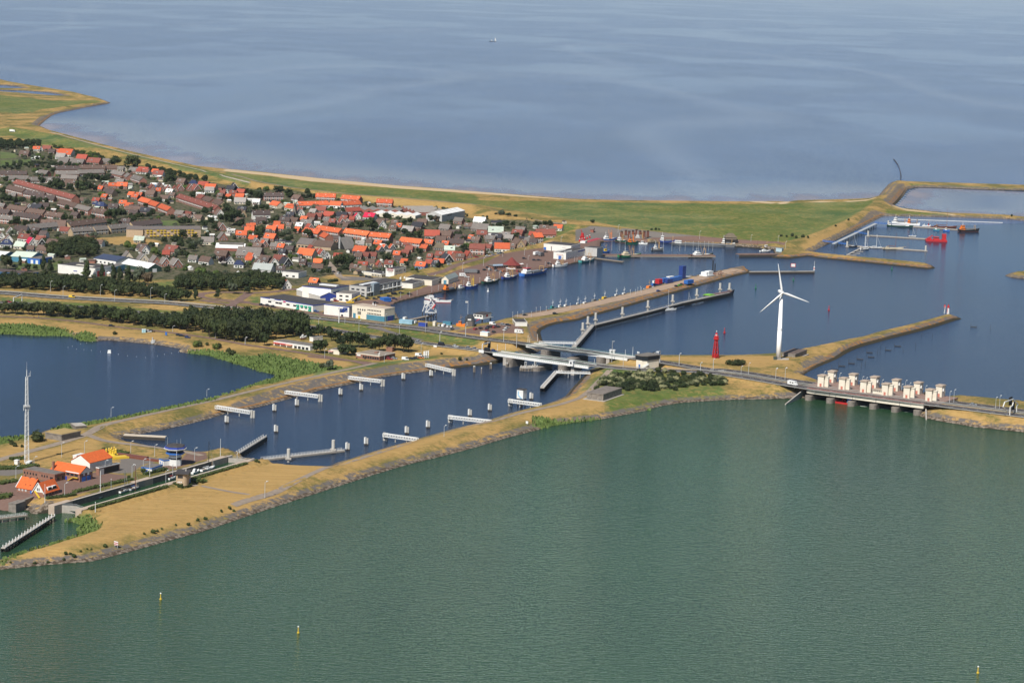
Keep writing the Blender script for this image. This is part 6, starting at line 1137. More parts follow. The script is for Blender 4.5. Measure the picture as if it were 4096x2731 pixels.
# single houses: crop | kind cx,cy,width roof wall [angle] ; cx,cy the middle of the front eave (or gable at eave height)
ONE = {
'U3': 's 620,1010 0 o B;s 850,1095,280 O C -25;g 985,1010,90 r B;g 1085,1060,90 r B;g 1150,1075,90 r W;g 1215,1110,80 g W;s 1370,1125,150 r B;s 1700,1035,220 o B;s 1430,1090,0 r B;g 2065,1010,70 o K;g 2130,990,70 o K;g 2240,985,80 o K;s 1690,1120,120 b B;s 1800,1110,110 R B;s 1920,1110,120 R B;s 2290,1090,120 o B;s 2330,1170,120 d N 0;g 2040,1245,90 r B;s 2170,1240,150 R W;s 1760,1260,170 r B;s 1620,1300,140 b N;s 1740,1330,180 t W -30;s 1060,1215,150 O K 0;s 1055,1300,190 b K 0;s 950,1240,90 k K 0;s 820,1215,110 d B;g 140,1235,110 b W;g 385,1235,130 b W;g 600,1235,130 k K;g 210,1260,70 b W;s 220,1170,180 b B;s 430,1160,180 R B;g 60,1150,110 o W;s 490,1060,120 k N;s 600,1010,140 d N;s 470,975,120 o B;s 470,880,180 k C 0;g 110,895,90 g B;s 210,890,140 g B;g 240,930,90 o B;s 360,960,120 g B;s 290,830,190 o B;s 30,845,110 o N;g 350,820,60 b B;s 440,680,190 o B 0;s 420,620,110 o B 0;s 320,700,170 o B;s 270,745,140 d N 0;s 370,770,0 d N;s 170,560,180 d N 0;s 60,600,150 d N 0;s 540,560,170 d N 0;s 560,500,150 k N 0;s 40,650,80 O N 0;s 20,710,60 o N 0;s 620,470,140 k N;s 770,405,100 R B;g 810,440,90 g W;s 970,420,110 G G;s 1100,395,180 R B;s 940,500,150 R B;s 1060,490,120 R B;s 1210,480,180 r B;s 830,540,110 o B;s 950,560,80 b N;s 1420,490,190 k B;s 1280,580,110 R B;g 1340,580,70 R B;g 1450,580,70 R B;g 1530,580,80 b C;s 1180,560,110 g B;g 1260,565,70 R B;s 1460,525,120 R B;s 1590,540,90 r B;s 1560,470,90 R B;g 1690,500,90 m W;s 1850,505,190 m W;s 1770,470,0 m W;s 860,610,200 g C;s 900,660,120 d N;g 960,680,100 r B;s 720,710,90 o B;s 600,640,70 b F;s 1060,590,120 w W 0;s 2040,575,130 b C;g 2080,640,120 b W;s 2230,680,130 b F;s 2260,600,120 b N;s 2330,650,90 o B;s 1480,650,90 b N;s 1330,840,120 d B;s 1480,900,80 r B;s 1720,930,150 G C 0;s 1860,900,100 b C;s 1990,920,130 o B;s 2080,940,100 w W 0;s 2290,930,120 b G;s 620,900,150 k W 0;s 720,1105,200 k C 0;s 1680,1065,140 k K 0;s 1850,1290,120 k W 0;s 1880,1220,160 b F 0;s 1640,1235,0 b N;s 480,1330,150 d W 0;s 2190,480,0 b N;s 1550,620,120 d N;s 1170,640,110 b N;s 670,560,140 b N;s 760,640,120 F F',
'U2': 's 80,310,110 o W -30;s 140,345,120 o B -30;s 200,320,110 o B;s 30,490,110 o N -30;s 60,540,150 b N;s 180,560,190 b N;s 120,600,140 d N;s 340,570,150 k N;g 720,585,80 b B;s 830,610,150 g B;s 960,620,130 R B;s 930,660,120 b B;s 1120,680,150 b F;g 1060,680,70 b F;g 1500,620,110 b W;s 1370,665,130 w W 0;s 1820,545,150 k F;g 1850,620,110 b F;s 1780,725,120 b N;g 1530,830,110 b B;s 1660,860,140 W W 0;s 1820,935,190 o B 0;s 1960,815,140 o B 0;s 1930,865,130 o B 0;s 1990,1000,150 o B;g 1550,985,130 g B;s 1290,1045,220 g C 0;g 320,1195,110 b W;s 240,1150,180 d W;s 690,1190,230 R N -30;s 640,1240,130 r B 0;g 60,1300,190 g C;g 300,1330,170 g C;g 500,1365,140 g B;g 650,1385,130 g B;g 830,1405,130 g B;s 1230,1350,190 b W -30;s 1050,1320,150 g W;s 1560,1330,210 k W 0;g 1660,1350,100 k W;s 1480,1260,230 b N -20;s 1920,1260,430 g N -15;s 1930,1330,110 o W;s 2160,1320,130 b N;s 1780,1400,170 n W 0;s 2060,1120,150 b N;s 1890,1090,0 W W;s 270,130,0 k N;s 500,150,230 w U 0;s 300,170,160 k N 0;g 440,205,90 R B;s 520,250,80 o B 0;g 600,215,80 b B;g 690,225,90 R B;g 790,225,90 R B;g 880,215,90 R B;g 1040,215,100 R B;g 1140,225,100 R B;s 1210,165,180 r B;s 1320,205,190 o C;s 1320,240,160 G W 0;s 1060,130,140 n W;s 860,110,150 b N;s 1180,290,150 w W 0;s 720,320,110 b F;s 600,370,150 b W;g 570,180,80 d B;s 1640,220,150 k K;g 1720,200,110 k K;g 1590,285,80 R W;s 1680,290,130 R B;s 1520,290,90 R B;s 1800,270,140 r B;s 1790,340,150 o B;s 1610,345,90 o B;s 1800,420,200 G C 0;s 1940,385,150 W W 0;s 2050,420,130 w W;s 2200,230,0 d B;s 2260,420,0 o B;s 210,1020,180 l F;s 1350,940,110 W K 0;s 680,265,120 C C;s 380,300,160 b N;s 1480,330,100 b N;s 2000,790,0 d N;s 1740,650,110 b N;s 2180,1350,130 d K',
'U1': 's 1760,365,140 o B 0;s 1910,370,180 o B 0;s 1860,310,150 g B;s 1670,490,200 d F -30;g 1580,400,80 R B;s 1560,415,80 o B;g 1660,380,100 b B;g 1360,380,90 R B;g 1480,390,90 R B;s 1620,540,100 o B;s 1490,600,130 r B;s 1560,680,170 n F -20;s 1490,650,110 n F;s 1770,700,170 d K 0;s 1920,640,130 o C;s 2010,680,130 o B;s 2070,780,150 b N;s 2260,770,190 k N;s 2070,730,180 d N;s 540,720,190 k K;g 460,710,90 b W;s 680,690,170 d N 0;s 180,520,130 g B;s 10,690,100 g B;g 170,1090,110 b W;s 310,1070,230 d W;g 370,1110,90 b F;g 140,1210,110 b W;s 350,1190,190 R W -25;s 530,1080,150 d B;g 520,1260,110 m W;s 620,1210,170 R W;g 660,1280,130 b K;s 790,1260,160 b W;s 920,1280,150 b N;s 90,1280,200 n W 0;g 30,1170,100 b W;s 290,1310,190 l C -25;s 650,1370,200 b N -20;s 470,1360,120 b U 0;s 660,1130,130 d W;s 820,1020,430 b W 0;s 1000,1070,170 R N;s 1960,930,160 d N;s 2230,480,120 G B;s 1050,310,110 b W;s 1150,330,120 b F;s 1000,360,90 b F;s 780,290,100 g W;s 1540,1270,120 b W;s 1290,600,110 b N;s 830,740,90 W B 0;s 1880,105,110 g C;g 1960,105,50 g C;s 2070,130,150 g B;s 2170,140,90 r W;s 2270,150,110 R W;s 1150,830,130 d N',
'D': 's 840,598,130 O K;g 500,645,110 r W',
'A': 's 340,225,70 o W 0;g 385,228,30 o W;s 430,225,90 R B;s 600,275,150 o W;s 540,250,60 o W;s 760,315,110 r B;s 585,350,110 g B;s 710,360,150 g B;s 870,350,140 R B;s 220,275,100 b N;s 480,250,70 d N;s 560,300,100 G W;s 640,335,90 g N;s 1330,435,110 r W;s 1480,465,110 R W;s 1000,350,100 g N;s 1450,440,70 o B',
'E': 's 260,288,95 o B;s 300,218,160 r N 0;s 380,260,110 b N;s 660,242,50 o B;s 910,295,95 k N;s 960,350,160 o W 0;g 1135,325,80 b F;s 1200,270,90 g N;s 1480,145,90 o W;s 1355,150,90 b N 0;s 1440,160,80 b N 0;s 1095,200,110 R B;s 1195,245,160 k N 0;s 740,155,170 g N;s 770,205,110 R B 0;s 900,185,160 l B 0;s 930,95,160 k G 0;s 740,85,120 w W;s 540,80,90 g B;s 640,130,90 b K;s 1015,240,90 G N;s 185,525,105 o U;s 280,480,100 r B;s 360,475,110 o K;g 460,470,110 k K;s 560,450,90 b B;g 660,415,60 r B;s 490,400,100 r B;s 365,400,90 R B;s 275,420,60 R B;s 170,475,100 t B;s 30,470,70 o C;s 40,385,80 R B;s 215,335,70 o B;g 250,330,40 r B;s 80,345,80 R B;s 465,350,110 l C 0;s 370,330,130 t N;s 240,160,0 g N;s 410,150,110 g N;s 150,165,0 g N;s 1060,130,0 g N;s 770,330,0 R B;s 820,330,70 R B;s 900,235,110 k N;s 990,215,90 g N;s 1150,300,70 b N;s 1250,285,80 d N;s 560,245,110 d N;s 420,215,120 b B;s 500,200,100 d N;s 200,95,100 b F;s 150,130,110 k N;s 60,170,120 G N;s 700,260,90 b N;s 840,250,100 g N;s 320,520,60 k K;s 420,300,70 o B;s 130,290,110 b N;s 70,300,90 R N;s 1050,340,70 b N;s 1240,210,70 r B;s 1120,170,100 g B'}
for crop, txt in ONE.items():
    for e in txt.split(';'):
        t = e.split(); k = t[0]; cxy = [float(q) for q in t[1].split(',')]
        if len(cxy) < 3 or cxy[2] <= 0: continue
        rc, wc = t[2], t[3]
        if rc not in ROOFC: rc = 'w'
        if wc not in WALLC: wc = 'C'
        ze = 2.9 if k == 'g' else rh.uniform(2.8,3.4); flat_ = len(t) > 4 and t[4] == '0' and rc in 'kwW'
        p = P(f'{crop} {cxy[0]},{cxy[1]}', 2.5+ze); ang = R(float(t[4])) if len(t) > 4 and k == 's' else (R(rh.uniform(14,34)) if k == 'g' else R(rh.uniform(-30,-8)))
        W = cxy[2]/CR[crop][2]/ppm(p)/math.cos(ang); p = Vector((p.x,p.y,0))
        if k == 's':
            L = max(5, W*.88); D = min(11, max(6.5, L*.72)); 
            if L > 20: D = 14
            zr = ze+(D*.12 if flat_ else D*.48); house('s', p, ang, L, D, ze, zr, rc, wc, 1, hip=(D*.4 if rc in 'tn' else 0))
        else:
            D = max(5.5, min(9, W)); L = D*rh.uniform(1.15,1.5); house('g', p, ang, L, D, ze-.3, ze+D*.58, rc, wc, 1)
# windmill and the small sheds, glasshouses and garages between the houses
z = 2.5; p = P('U3 705,480', z); o = thing('windmill', 'small dark windmill standing between the village roofs', 'windmill', p)
mb = MB(); mb.lathe([(2.4,0),(2.0,6),(1.5,11)], 8); mb.obj('body', mat('mill_boards', (.16,.14,.12), .9, .2, .6), o); mb = MB(); mb.lathe([(1.8,10.8),(1.4,12.4),(.2,13.2)], 8); mb.obj('cap', M_GREYT, o)
for k in range(4):
    t = math.pi/2*k+.15; mb = MB(); e = Vector((math.cos(t),0,math.sin(t))); q = Vector((0,-2.2,11.6)); mb.bar(q, q+e*9, .3); n_ = Vector((-e.z,0,e.x)); mb.bar(q+e*2+n_*.6, q+e*8.8+n_*.6, .9, .06); mb.obj('sail', M_WOODD, o)
# ================================================================ trees, shrubs, hedges, reeds
def leaf_mat(name, dark, light, hue=.5):
    m = bpy.data.materials.new(name); m.use_nodes = True; N = m.node_tree.nodes; l_ = m.node_tree.links; b = N['Principled BSDF']; b.inputs['Roughness'].default_value = .7; b.inputs['Specular IOR Level'].default_value = .25
    g = N.new('ShaderNodeNewGeometry'); t = N.new('ShaderNodeTexNoise'); t.inputs['Scale'].default_value = .45; t.inputs['Detail'].default_value = 3; l_.new(g.outputs['Position'], t.inputs['Vector'])
    oi = N.new('ShaderNodeObjectInfo'); ad = N.new('ShaderNodeMath'); ad.operation = 'MULTIPLY_ADD'; l_.new(oi.outputs['Random'], ad.inputs[0]); ad.inputs[1].default_value = .5; l_.new(t.outputs[0], ad.inputs[2])
    r = N.new('ShaderNodeMapRange'); l_.new(ad.outputs[0], r.inputs[0]); r.inputs[1].default_value = .45; r.inputs[2].default_value = 1.05
    x = N.new('ShaderNodeMix'); x.data_type = 'RGBA'; l_.new(r.outputs[0], x.inputs[0]); x.inputs[6].default_value = (*dark,1); x.inputs[7].default_value = (*light,1); l_.new(x.outputs[2], b.inputs['Base Color'])
    return m
LEAF = {'n': leaf_mat('leaves_green', (.013,.022,.006), (.038,.054,.014)), 'y': leaf_mat('leaves_bright', (.05,.085,.015), (.11,.13,.025)), 'p': leaf_mat('leaves_copper', (.018,.010,.012), (.035,.02,.02)), 'w': leaf_mat('leaves_silver', (.06,.075,.045), (.11,.125,.075)), 'f': leaf_mat('leaves_blossom', (.06,.075,.03), (.30,.29,.15)), 'b': leaf_mat('leaves_brownish', (.07,.05,.03), (.11,.08,.045)), 'h': leaf_mat('hedge_leaves', (.030,.048,.012), (.07,.09,.022)), 'r': leaf_mat('reed_leaves', (.10,.15,.04), (.19,.23,.07)), 'o': leaf_mat('leaves_olive', (.018,.026,.007), (.046,.056,.015))}
BARK = mat('bark', (.06,.045,.035), .95, .2, 2)
def crown_mesh(name, seed, lobes, nleaf, size):
    """crown of a unit tree: height 1, width about 1, standing on z = 0.08; leaf sprays lie over lumpy boughs, gaps between them"""
    r = random.Random(seed); mb = MB()
    for c, rx, rz in lobes:
        for i in range(max(8, int(nleaf*rx*rx*7))):
            u = r.uniform(-1,1); t = r.uniform(0,6.283); q = math.sqrt(1-u*u); d = Vector((q*math.cos(t), q*math.sin(t), u)); k = r.uniform(.72,1.08)
            p = Vector(c)+Vector((d.x*rx*k, d.y*rx*k, d.z*rz*k)); nrm = (d+Vector((r.uniform(-.7,.7),r.uniform(-.7,.7),r.uniform(-.3,.8)))).normalized()
            a = nrm.orthogonal().normalized(); b = nrm.cross(a); w = r.uniform(.6,1.3)*size; rot = r.uniform(0,6.28); a2 = a*math.cos(rot)+b*math.sin(rot); b2 = nrm.cross(a2); v = [p-a2*w-b2*w*.55, p+a2*w-b2*w*.65, p+a2*w*.7+b2*w*.7, p-a2*w*.8+b2*w*.6]
            mb.add(v, [(0,1,2,3)])
        ico = 6
        vs = []; fs = []
        for j in range(ico+1):
            for i in range(8):
                ph = math.pi*j/ico; th = 6.283*i/8; kk = .74*r.uniform(.8,1.05); vs.append((c[0]+rx*kk*math.sin(ph)*math.cos(th), c[1]+rx*kk*math.sin(ph)*math.sin(th), c[2]+rz*kk*math.cos(ph)))
        for j in range(ico):
            for i in range(8): fs.append((j*8+i, (j+1)*8+i, (j+1)*8+(i+1)%8, j*8+(i+1)%8))
        mb.add(vs, fs)
    return mb.mesh(name)
def trunk_mesh(name, seed, h):
    r = random.Random(seed); mb = MB(); mb.tube((0,0,-.02),(0,0,h),.035,.022,6)
    for i in range(3): t = i*2.1+r.random(); mb.tube((0,0,h*.7),(.22*math.cos(t),.22*math.sin(t),h+.18),.018,.008,5)
    return mb.mesh(name)
CRV = {'round': [], 'poplar': [], 'bush': []}; TRK = []
for s_ in range(7):
    r = random.Random(100+s_); L = [((0,0,.56),.34,.34)]
    for i in range(8): t = i*.785+r.uniform(-.4,.4); d_ = r.uniform(.20,.33); L.append(((d_*math.cos(t), d_*math.sin(t), r.uniform(.36,.76)), r.uniform(.15,.23), r.uniform(.13,.21)))
    CRV['round'].append(crown_mesh('crown', s_, L, 150, .045)); TRK.append(trunk_mesh('trunk', s_, .34))
for s_ in range(3):
    r = random.Random(200+s_); L = [((r.uniform(-.05,.05)*2, r.uniform(-.05,.05)*2, z), w, .17) for z, w in ((.22,.26),(.38,.36),(.55,.36),(.72,.30),(.87,.2))]
    CRV['poplar'].append(crown_mesh('crown', 20+s_, L, 130, .06))
for s_ in range(5):
    r = random.Random(300+s_); L = [((0,0,.42),.38,.5)]+[((r.uniform(-.32,.32), r.uniform(-.32,.32), r.uniform(.25,.6)), r.uniform(.2,.3), r.uniform(.25,.38)) for _ in range(5)]
    CRV['bush'].append(crown_mesh('foliage', 40+s_, L, 110, .06))
SPEC = []      # (kind, point, height, width, leaf, where, label group)
rt = random.Random(21)
def blocked(p, m=0):
    for x, y, q in FOOT:
        if (p.x-x)**2+(p.y-y)**2 < (q*.62+m)**2: return True
    return False
def singles(crop, txt, kind='round', leaf='n'):
    for e in txt.split():
        lf = leaf
        if e[-1].isalpha(): lf = e[-1]; e = e[:-1]
        a = [float(q) for q in e.split(',')]; p = gp(f'{crop} {a[0]},{a[1]}'); s = CR[crop][2]*ppm(p); h = a[2]/s/.985*1.22; w = (a[3] if len(a) > 3 else a[2]*{'round':1.05,'poplar':.62,'bush':1.25}[kind])/s
        SPEC.append([kind, p, h, w, lf, 'single', None])
def belt(s, sp, h0, h1, label, leaf='n', kind='round', wf=1.0, mix_=''):
    pts = gl(s); poly = [(p.x,p.y) for p in pts]; xs = [p[0] for p in poly]; ys = [p[1] for p in poly]; got = []
    for _ in range(int((max(xs)-min(xs))*(max(ys)-min(ys))/sp/sp*6)+200):
        x, y = rt.uniform(min(xs),max(xs)), rt.uniform(min(ys),max(ys))
        ins = False
        for a in range(len(poly)):
            x0,y0 = poly[a]; x1,y1 = poly[(a+1)%len(poly)]
            if (y0>y)!=(y1>y) and x < (x1-x0)*(y-y0)/(y1-y0)+x0: ins = not ins
        if not ins or any((x-q[0])**2+(y-q[1])**2 < sp*sp for q in got): continue
        got.append((x,y)); h = rt.uniform(h0,h1); lf = rt.choice(mix_) if mix_ and rt.random() < .5 else leaf
        SPEC.append([kind, Vector((x,y,zat(x,y))), h, h*wf*rt.uniform(.85,1.15), lf, 'belt', label])
    return len(got)
belt('B -80,300 500,312 980,348 1130,372 1440,408 1640,445 1640,470 1000,428 600,396 -80,360', 5.6, 8.5, 11.5, 'dark leafy tree in the belt above the highway', mix_='o', wf=.9)
belt('B -80,592 400,605 800,625 1300,668 1720,705 1700,752 1500,738 1100,696 800,656 400,628 -80,602', 5.2, 9.5, 12, 'dark leafy tree in the belt below the highway', mix_='o', wf=.9)
belt('B 1780,705 K -120,118 0,112 400,120 700,150 760,235 430,262 300,290 0,278 -150,240 -330,190 -420,175', 7.0, 13.5, 18, 'tall dark tree in the wood beside the brick lane', mix_='oo', wf=.66)
belt('B 1665,318 2352,300 C 250,1105 500,1125 540,1200 300,1212 0,1206 B 2352,388 1900,388 1660,372', 6.2, 9.5, 12, 'dark tree in the wood between village and roundabout', mix_='o', wf=.85)
belt('A 460,1185 700,1130 850,1140 920,1200 900,1250 600,1258 450,1240', 7, 9, 12, 'dark tree in the grove at the village edge', mix_='o', wf=.85)
belt('A 1370,402 1600,452 1850,512 1850,530 1600,490 1360,432', 7, 6, 8, 'dark tree in the row along the foot of the sea dike')
belt('A 500,215 700,270 900,300 990,332 980,350 800,322 600,292', 8, 6, 9, 'green tree behind the far orange roofs', mix_='y')
belt('A -60,180 200,190 360,190 370,215 -60,235', 8, 9, 12, 'dark tree in the far wood at the dike')
belt('A -60,395 250,370 760,385 760,400 250,410 -60,430', 8, 4, 6.5, 'dark tree in the hedgerow behind the grey terraces')
singles('U1','90,330,110 250,330,80 440,330,70 520,320,80 660,370,130 880,420,170 800,410,120 970,430,130 1090,460,130 1260,510,210 1400,470,150 1480,470,110 1340,300,110 1430,310,130 1520,310,120 1620,320,120 1690,300,110 830,180,100 1200,630,130 1350,680,110w 870,560,60 1900,450,80 2250,530,70 40,520,130 60,640,150 150,640,120 230,660,110 330,650,100 520,640,110 620,660,110 720,660,100 760,790,90 900,770,90o 1050,770,100 1180,800,80 1290,860,90 1700,900,160 1780,900,170 1880,880,140 1940,860,110 1720,1000,110 1800,1000,110 1880,990,75p 2040,920,90 2090,950,100 2170,890,90 250,1000,150 170,1000,90 390,1000,100o 490,960,70o 570,960,70o 700,950,90 860,930,65p 1010,930,120 1110,920,90o 780,1110,80 450,1140,80 560,1160,90 1260,1270,140b')
singles('U2','290,240,110 700,140,130 1250,120,110 1060,380,120 290,340,70 650,460,80 700,440,70 320,530,90 90,680,80 190,700,100o 270,690,90o 370,680,100 430,650,110 140,740,110 940,800,130 1010,790,110 870,800,120 1250,640,130 1370,600,100 1480,580,100 1600,640,190 1700,720,190 1640,800,210 1760,700,150 1500,740,120 1340,790,130 1400,880,120 1250,830,110 1820,790,100 610,1080,110 770,1100,150 870,1170,150 900,1000,140o 1040,1200,130 1180,1120,120w 1280,1000,100 1090,1000,80 460,1280,140y 40,1180,140y 130,1190,100y 900,1300,130o 970,1320,110 2110,980,170o 2060,1000,100 1930,520,110 1650,420,80 1580,410,70 2050,370,110 2120,400,130 1900,300,90 1960,350,110 2040,560,80 2130,550,80 2230,560,80 1380,1360,120w 1520,1400,120p')
singles('U3','440,110,90,200 600,200,140 640,250,130 130,240,130 40,160,80y 150,110,50y 900,170,110 930,230,100 820,240,100 1090,240,65 1170,240,65 90,390,80 180,390,80 270,390,80 380,640,140o 310,620,90 160,790,150 130,830,110 920,840,140,200 700,770,90 600,770,70o 540,810,60 650,850,70 1270,430,90o 1450,450,90 1130,640,80 1290,680,80,140 1600,700,110 1720,720,140 1870,720,210,170 1950,720,150 2000,520,60 2190,550,70 2230,880,140o 1570,970,130o 1480,1280,200,210 1370,1290,190 1580,1290,170 2150,1230,150,190o 1180,1300,130 850,1190,60 640,1190,100y 700,1180,80y 650,1330,60y 760,1320,70o 850,1320,60 1000,1410,100 1130,1411,90 1230,1411,110 1790,1200,60 2250,1290,90y')
singles('E','180,240,70 590,280,60 180,410,70 60,520,60 40,130,60 90,110,60 290,100,70 340,110,80b 990,150,70,100 930,140,45 1060,140,55 1130,130,30 1090,250,60,90 1280,150,70 1310,150,60 1360,130,50 1400,130,50 1420,120,40 1815,100,30 350,520,45 390,515,35 155,560,40')
singles('K','900,385,120,165 860,378,100 1150,402,105,175 1090,392,90 1205,410,80 1380,370,110 1450,365,130 1530,360,145 1600,360,150 1680,375,150 1725,370,120 1350,340,90 1100,330,120 1180,330,140 1260,330,130 1060,260,90 1320,300,100 1000,270,100 830,230,90 900,230,110 980,235,100 790,250,70 620,225,60 370,312,120,125 980,542,95w')
singles('B','820,265,130 410,190,110 470,210,100 190,150,75 580,200,70 650,205,70 960,270,110 1070,290,120 1130,300,120 1200,320,140 1840,465,100', 'poplar')
singles('B','1310,330,165,130w 1390,340,120b 1260,310,80 1590,478,110 1660,480,100 1700,482,110 1760,480,105 2050,420,55 2190,415,95w 2320,410,70 2040,460,55 60,190,125,140o 260,200,70 330,190,50 240,300,70y 430,280,90o 620,290,60o')
singles('A','1925,547,65 1595,552,85,110 1390,505,50 1250,402,110,160o 1080,396,95,150 1300,390,60b')
# shrubs
singles('F','165,215,30 720,285,20 760,283,22 790,283,18 1940,345,20 1990,350,20 2040,345,30 2080,360,22 2140,355,25 2190,358,20', 'bush', 'n'); singles('G','170,815,28 205,830,25 270,825,30,50 320,830,18 60,815,15 580,722,18 700,665,20 2235,625,22', 'bush', 'n')
singles('H','930,1352,55,130 1010,1360,75,150 1080,1350,60,130', 'bush', 'o'); singles('K','920,522,50,70o 70,402,45,70o 2210,455,35 2275,455,22 2035,395,20 1240,435,12 1320,440,14p 1440,440,14', 'bush', 'o')
singles('B','1840,915,55y 1880,910,60 1950,900,35 2030,935,55y 2060,920,45 2150,965,45 2180,985,40 1080,800,32,45', 'bush', 'o')
singles('L','620,1222,35 660,1220,25 700,1248,38,55 990,1152,32,55 1355,1032,22 1440,1022,38 1480,1010,25 1655,948,22 1770,948,30 1520,992,20 820,1178,20 860,1175,22 760,1195,20 160,1215,20 600,1280,25 450,1300,25 330,1310,25 100,1310,20 2160,800,30 2200,815,25 2080,820,25 1860,910,28 1930,900,30', 'bush', 'h')
singles('X','520,1105,140,250 150,1150,60,90 120,1120,40,60 200,1180,60,90 300,1190,40', 'bush', 'o'); singles('Y','290,545,75 60,640,50 660,520,40 600,530,40 2060,390,55,90', 'bush', 'h'); singles('J','1140,735,50,65 1880,735,40,60', 'bush', 'n')
nb = belt('J 1180,685 1300,600 1540,560 1800,562 2100,590 2340,620 2352,688 2000,700 1700,738 1400,735 1230,700', 4.3, 2.6, 4.6, 'leafy shrub in the thicket on the front dam', kind='bush', mix_='ffo', wf=1.45)
belt('J 1160,690 1250,620 1450,580 1650,590 1700,640 1400,690 1250,705', 7, 3.2, 4.6, 'pale flowering shrub in the thicket on the front dam', 'f', 'bush', 1.3)
for s_ in SPEC: s_.append(s_[2]*s_[3]*ppm(s_[1])**2)
tr = sorted([s for s in SPEC if s[0] != 'bush'], key=lambda s: -s[7]); bs = [s for s in SPEC if s[0] == 'bush']
KEEP = tr[:285]; REST = tr[285:]
SINGLE = []
LEAFW = {'n':'dark green','y':'bright green','p':'copper leaved','w':'silvery','o':'olive green','b':'brownish','f':'pale flowering','h':'green','r':'green'}
GRPS = {}
for i, (kind, p, h, w, lf, wh, lab, sz) in enumerate(KEEP):
    nm = 'poplar_tree' if kind == 'poplar' else 'broadleaf_tree'; o = bpy.data.objects.new(nm, None); COL.objects.link(o); o.location = (p.x,p.y,p.z-.15); o.rotation_euler = (0,0,rt.uniform(0,6.28)); o.empty_display_size = .5
    c = link('crown', rt.choice(CRV[kind]), o, (0,0,0)); c.scale = (w,w,h); setm(c, LEAF[lf]); t = link('trunk', TRK[i%7], o); t.scale = (w*.8,w*.8,h); setm(t, BARK)
    if lab: tag(o, lab, 'tree', lab.replace('tree in the','trees of the').replace('tree behind','trees behind'))
    else: SINGLE.append((o, p, lf, kind, h))
# the smaller trees far back among the houses: too many to part, one mass
vs = []; fs = []; mi = []; off = 0; MASS = [LEAF[k] for k in 'nowypb']
for kind, p, h, w, lf, wh, lab, sz in REST:
    m = rt.choice(CRV[kind]); k = len(m.vertices); a = np.empty(k*3, np.float32); m.vertices.foreach_get('co', a); a = a.reshape(-1,3)*np.array([w,w,h],np.float32)+np.array([p.x,p.y,p.z-.15],np.float32)
    vs.append(a); fs += [[q+off for q in f.vertices] for f in m.polygons]; mi += ['nowypb'.index(lf) if lf in 'nowypb' else 0]*len(m.polygons); off += k
if vs:
    m = bpy.data.meshes.new('distant_trees'); m.from_pydata(np.concatenate(vs).tolist(), [], fs); m.update()
    for q in MASS: m.materials.append(q)
    m.polygons.foreach_set('material_index', mi); o = link('distant_trees', m); tag(o, 'small dark trees scattered between the far village roofs', 'trees', kind='stuff')
for kind, p, h, w, lf, wh, lab, sz in bs:
    o = link('shrub', rt.choice(CRV['bush']), None, (p.x,p.y,p.z-.1), rt.uniform(0,6.28), LEAF[lf]); o.scale = (w,w,h)
    if lab:
        lab2 = lab if lf != 'f' else 'pale flowering shrub in the thicket on the front dam'
        tag(o, lab2, 'shrub', 'thicket shrubs on the front dam')
    else: SINGLE.append((o, p, lf, 'bush', h))
# hedges: one leafy strip each
def hedge(label, s, w, h, lf='h'):
    pl = resample(gl(s) if isinstance(s, str) else [Vector((*(LKA+lx*x-ly*(wd_+5.2)).xy, 4.3)) for x in s], 1.0); N = sides(pl); mb = MB(); r = random.Random(len(label))
    for p, q in zip(pl, N):
        for _ in range(int(6*w)+6):
            a = p+q*r.uniform(-w/2,w/2)+Vector((r.uniform(-.5,.5),r.uniform(-.5,.5),0)); z = zat(a.x,a.y)+r.uniform(.1,1)*h*r.uniform(.8,1.1); s_ = r.uniform(.25,.5); n_ = Vector((r.uniform(-1,1),r.uniform(-1,.6),r.uniform(.1,1))).normalized(); e = n_.orthogonal().normalized()*s_; g = n_.cross(e); c = Vector((a.x,a.y,z)); mb.add([c-e-g*.6,c+e-g*.6,c+e*.8+g*.6,c-e*.8+g*.7], [(0,1,2,3)])
    for i in range(len(pl)-1):
        a, b = pl[i], pl[i+1]; za, zb = zat(a.x,a.y), zat(b.x,b.y); o1, o2 = N[i]*(w*.42), N[i+1]*(w*.42); mb.add([(a.x-o1.x,a.y-o1.y,za-.2),(a.x+o1.x,a.y+o1.y,za-.2),(b.x+o2.x,b.y+o2.y,zb-.2),(b.x-o2.x,b.y-o2.y,zb-.2),(a.x-o1.x,a.y-o1.y,za+h*.8),(a.x+o1.x,a.y+o1.y,za+h*.8),(b.x+o2.x,b.y+o2.y,zb+h*.8),(b.x-o2.x,b.y-o2.y,zb+h*.8)], [(4,5,6,7),(0,1,5,4),(1,2,6,5),(2,3,7,6),(3,0,4,7)])
    return tag(mb.obj('hedge', LEAF[lf]), label, 'hedge')
hedge('long green hedge along the near side of the lock, lower half', (-4, 58), 2.4, 1.3); hedge('green hedge bending round the brown brick lock building', 'L 1560,580 1680,590 1790,572', 2.6, 1.5); hedge('short oval hedge beside the brown brick lock building', 'L 1825,545 1930,532', 3, 1.4)
hedge('green hedge along the near side of the lock, upper half', (80, 128), 2.2, 1.2); hedge('green hedge on the yard side of the lock', 'L 705,638 950,580 1240,515', 3.2, 1.2); hedge('green hedge beside the white huts at the control tower', 'L 1360,470 1470,440 1560,418', 2.6, 1.3); hedge('low green hedge between lock yard and quay', 'L 440,700 600,680 700,662', 2.8, 1.2)
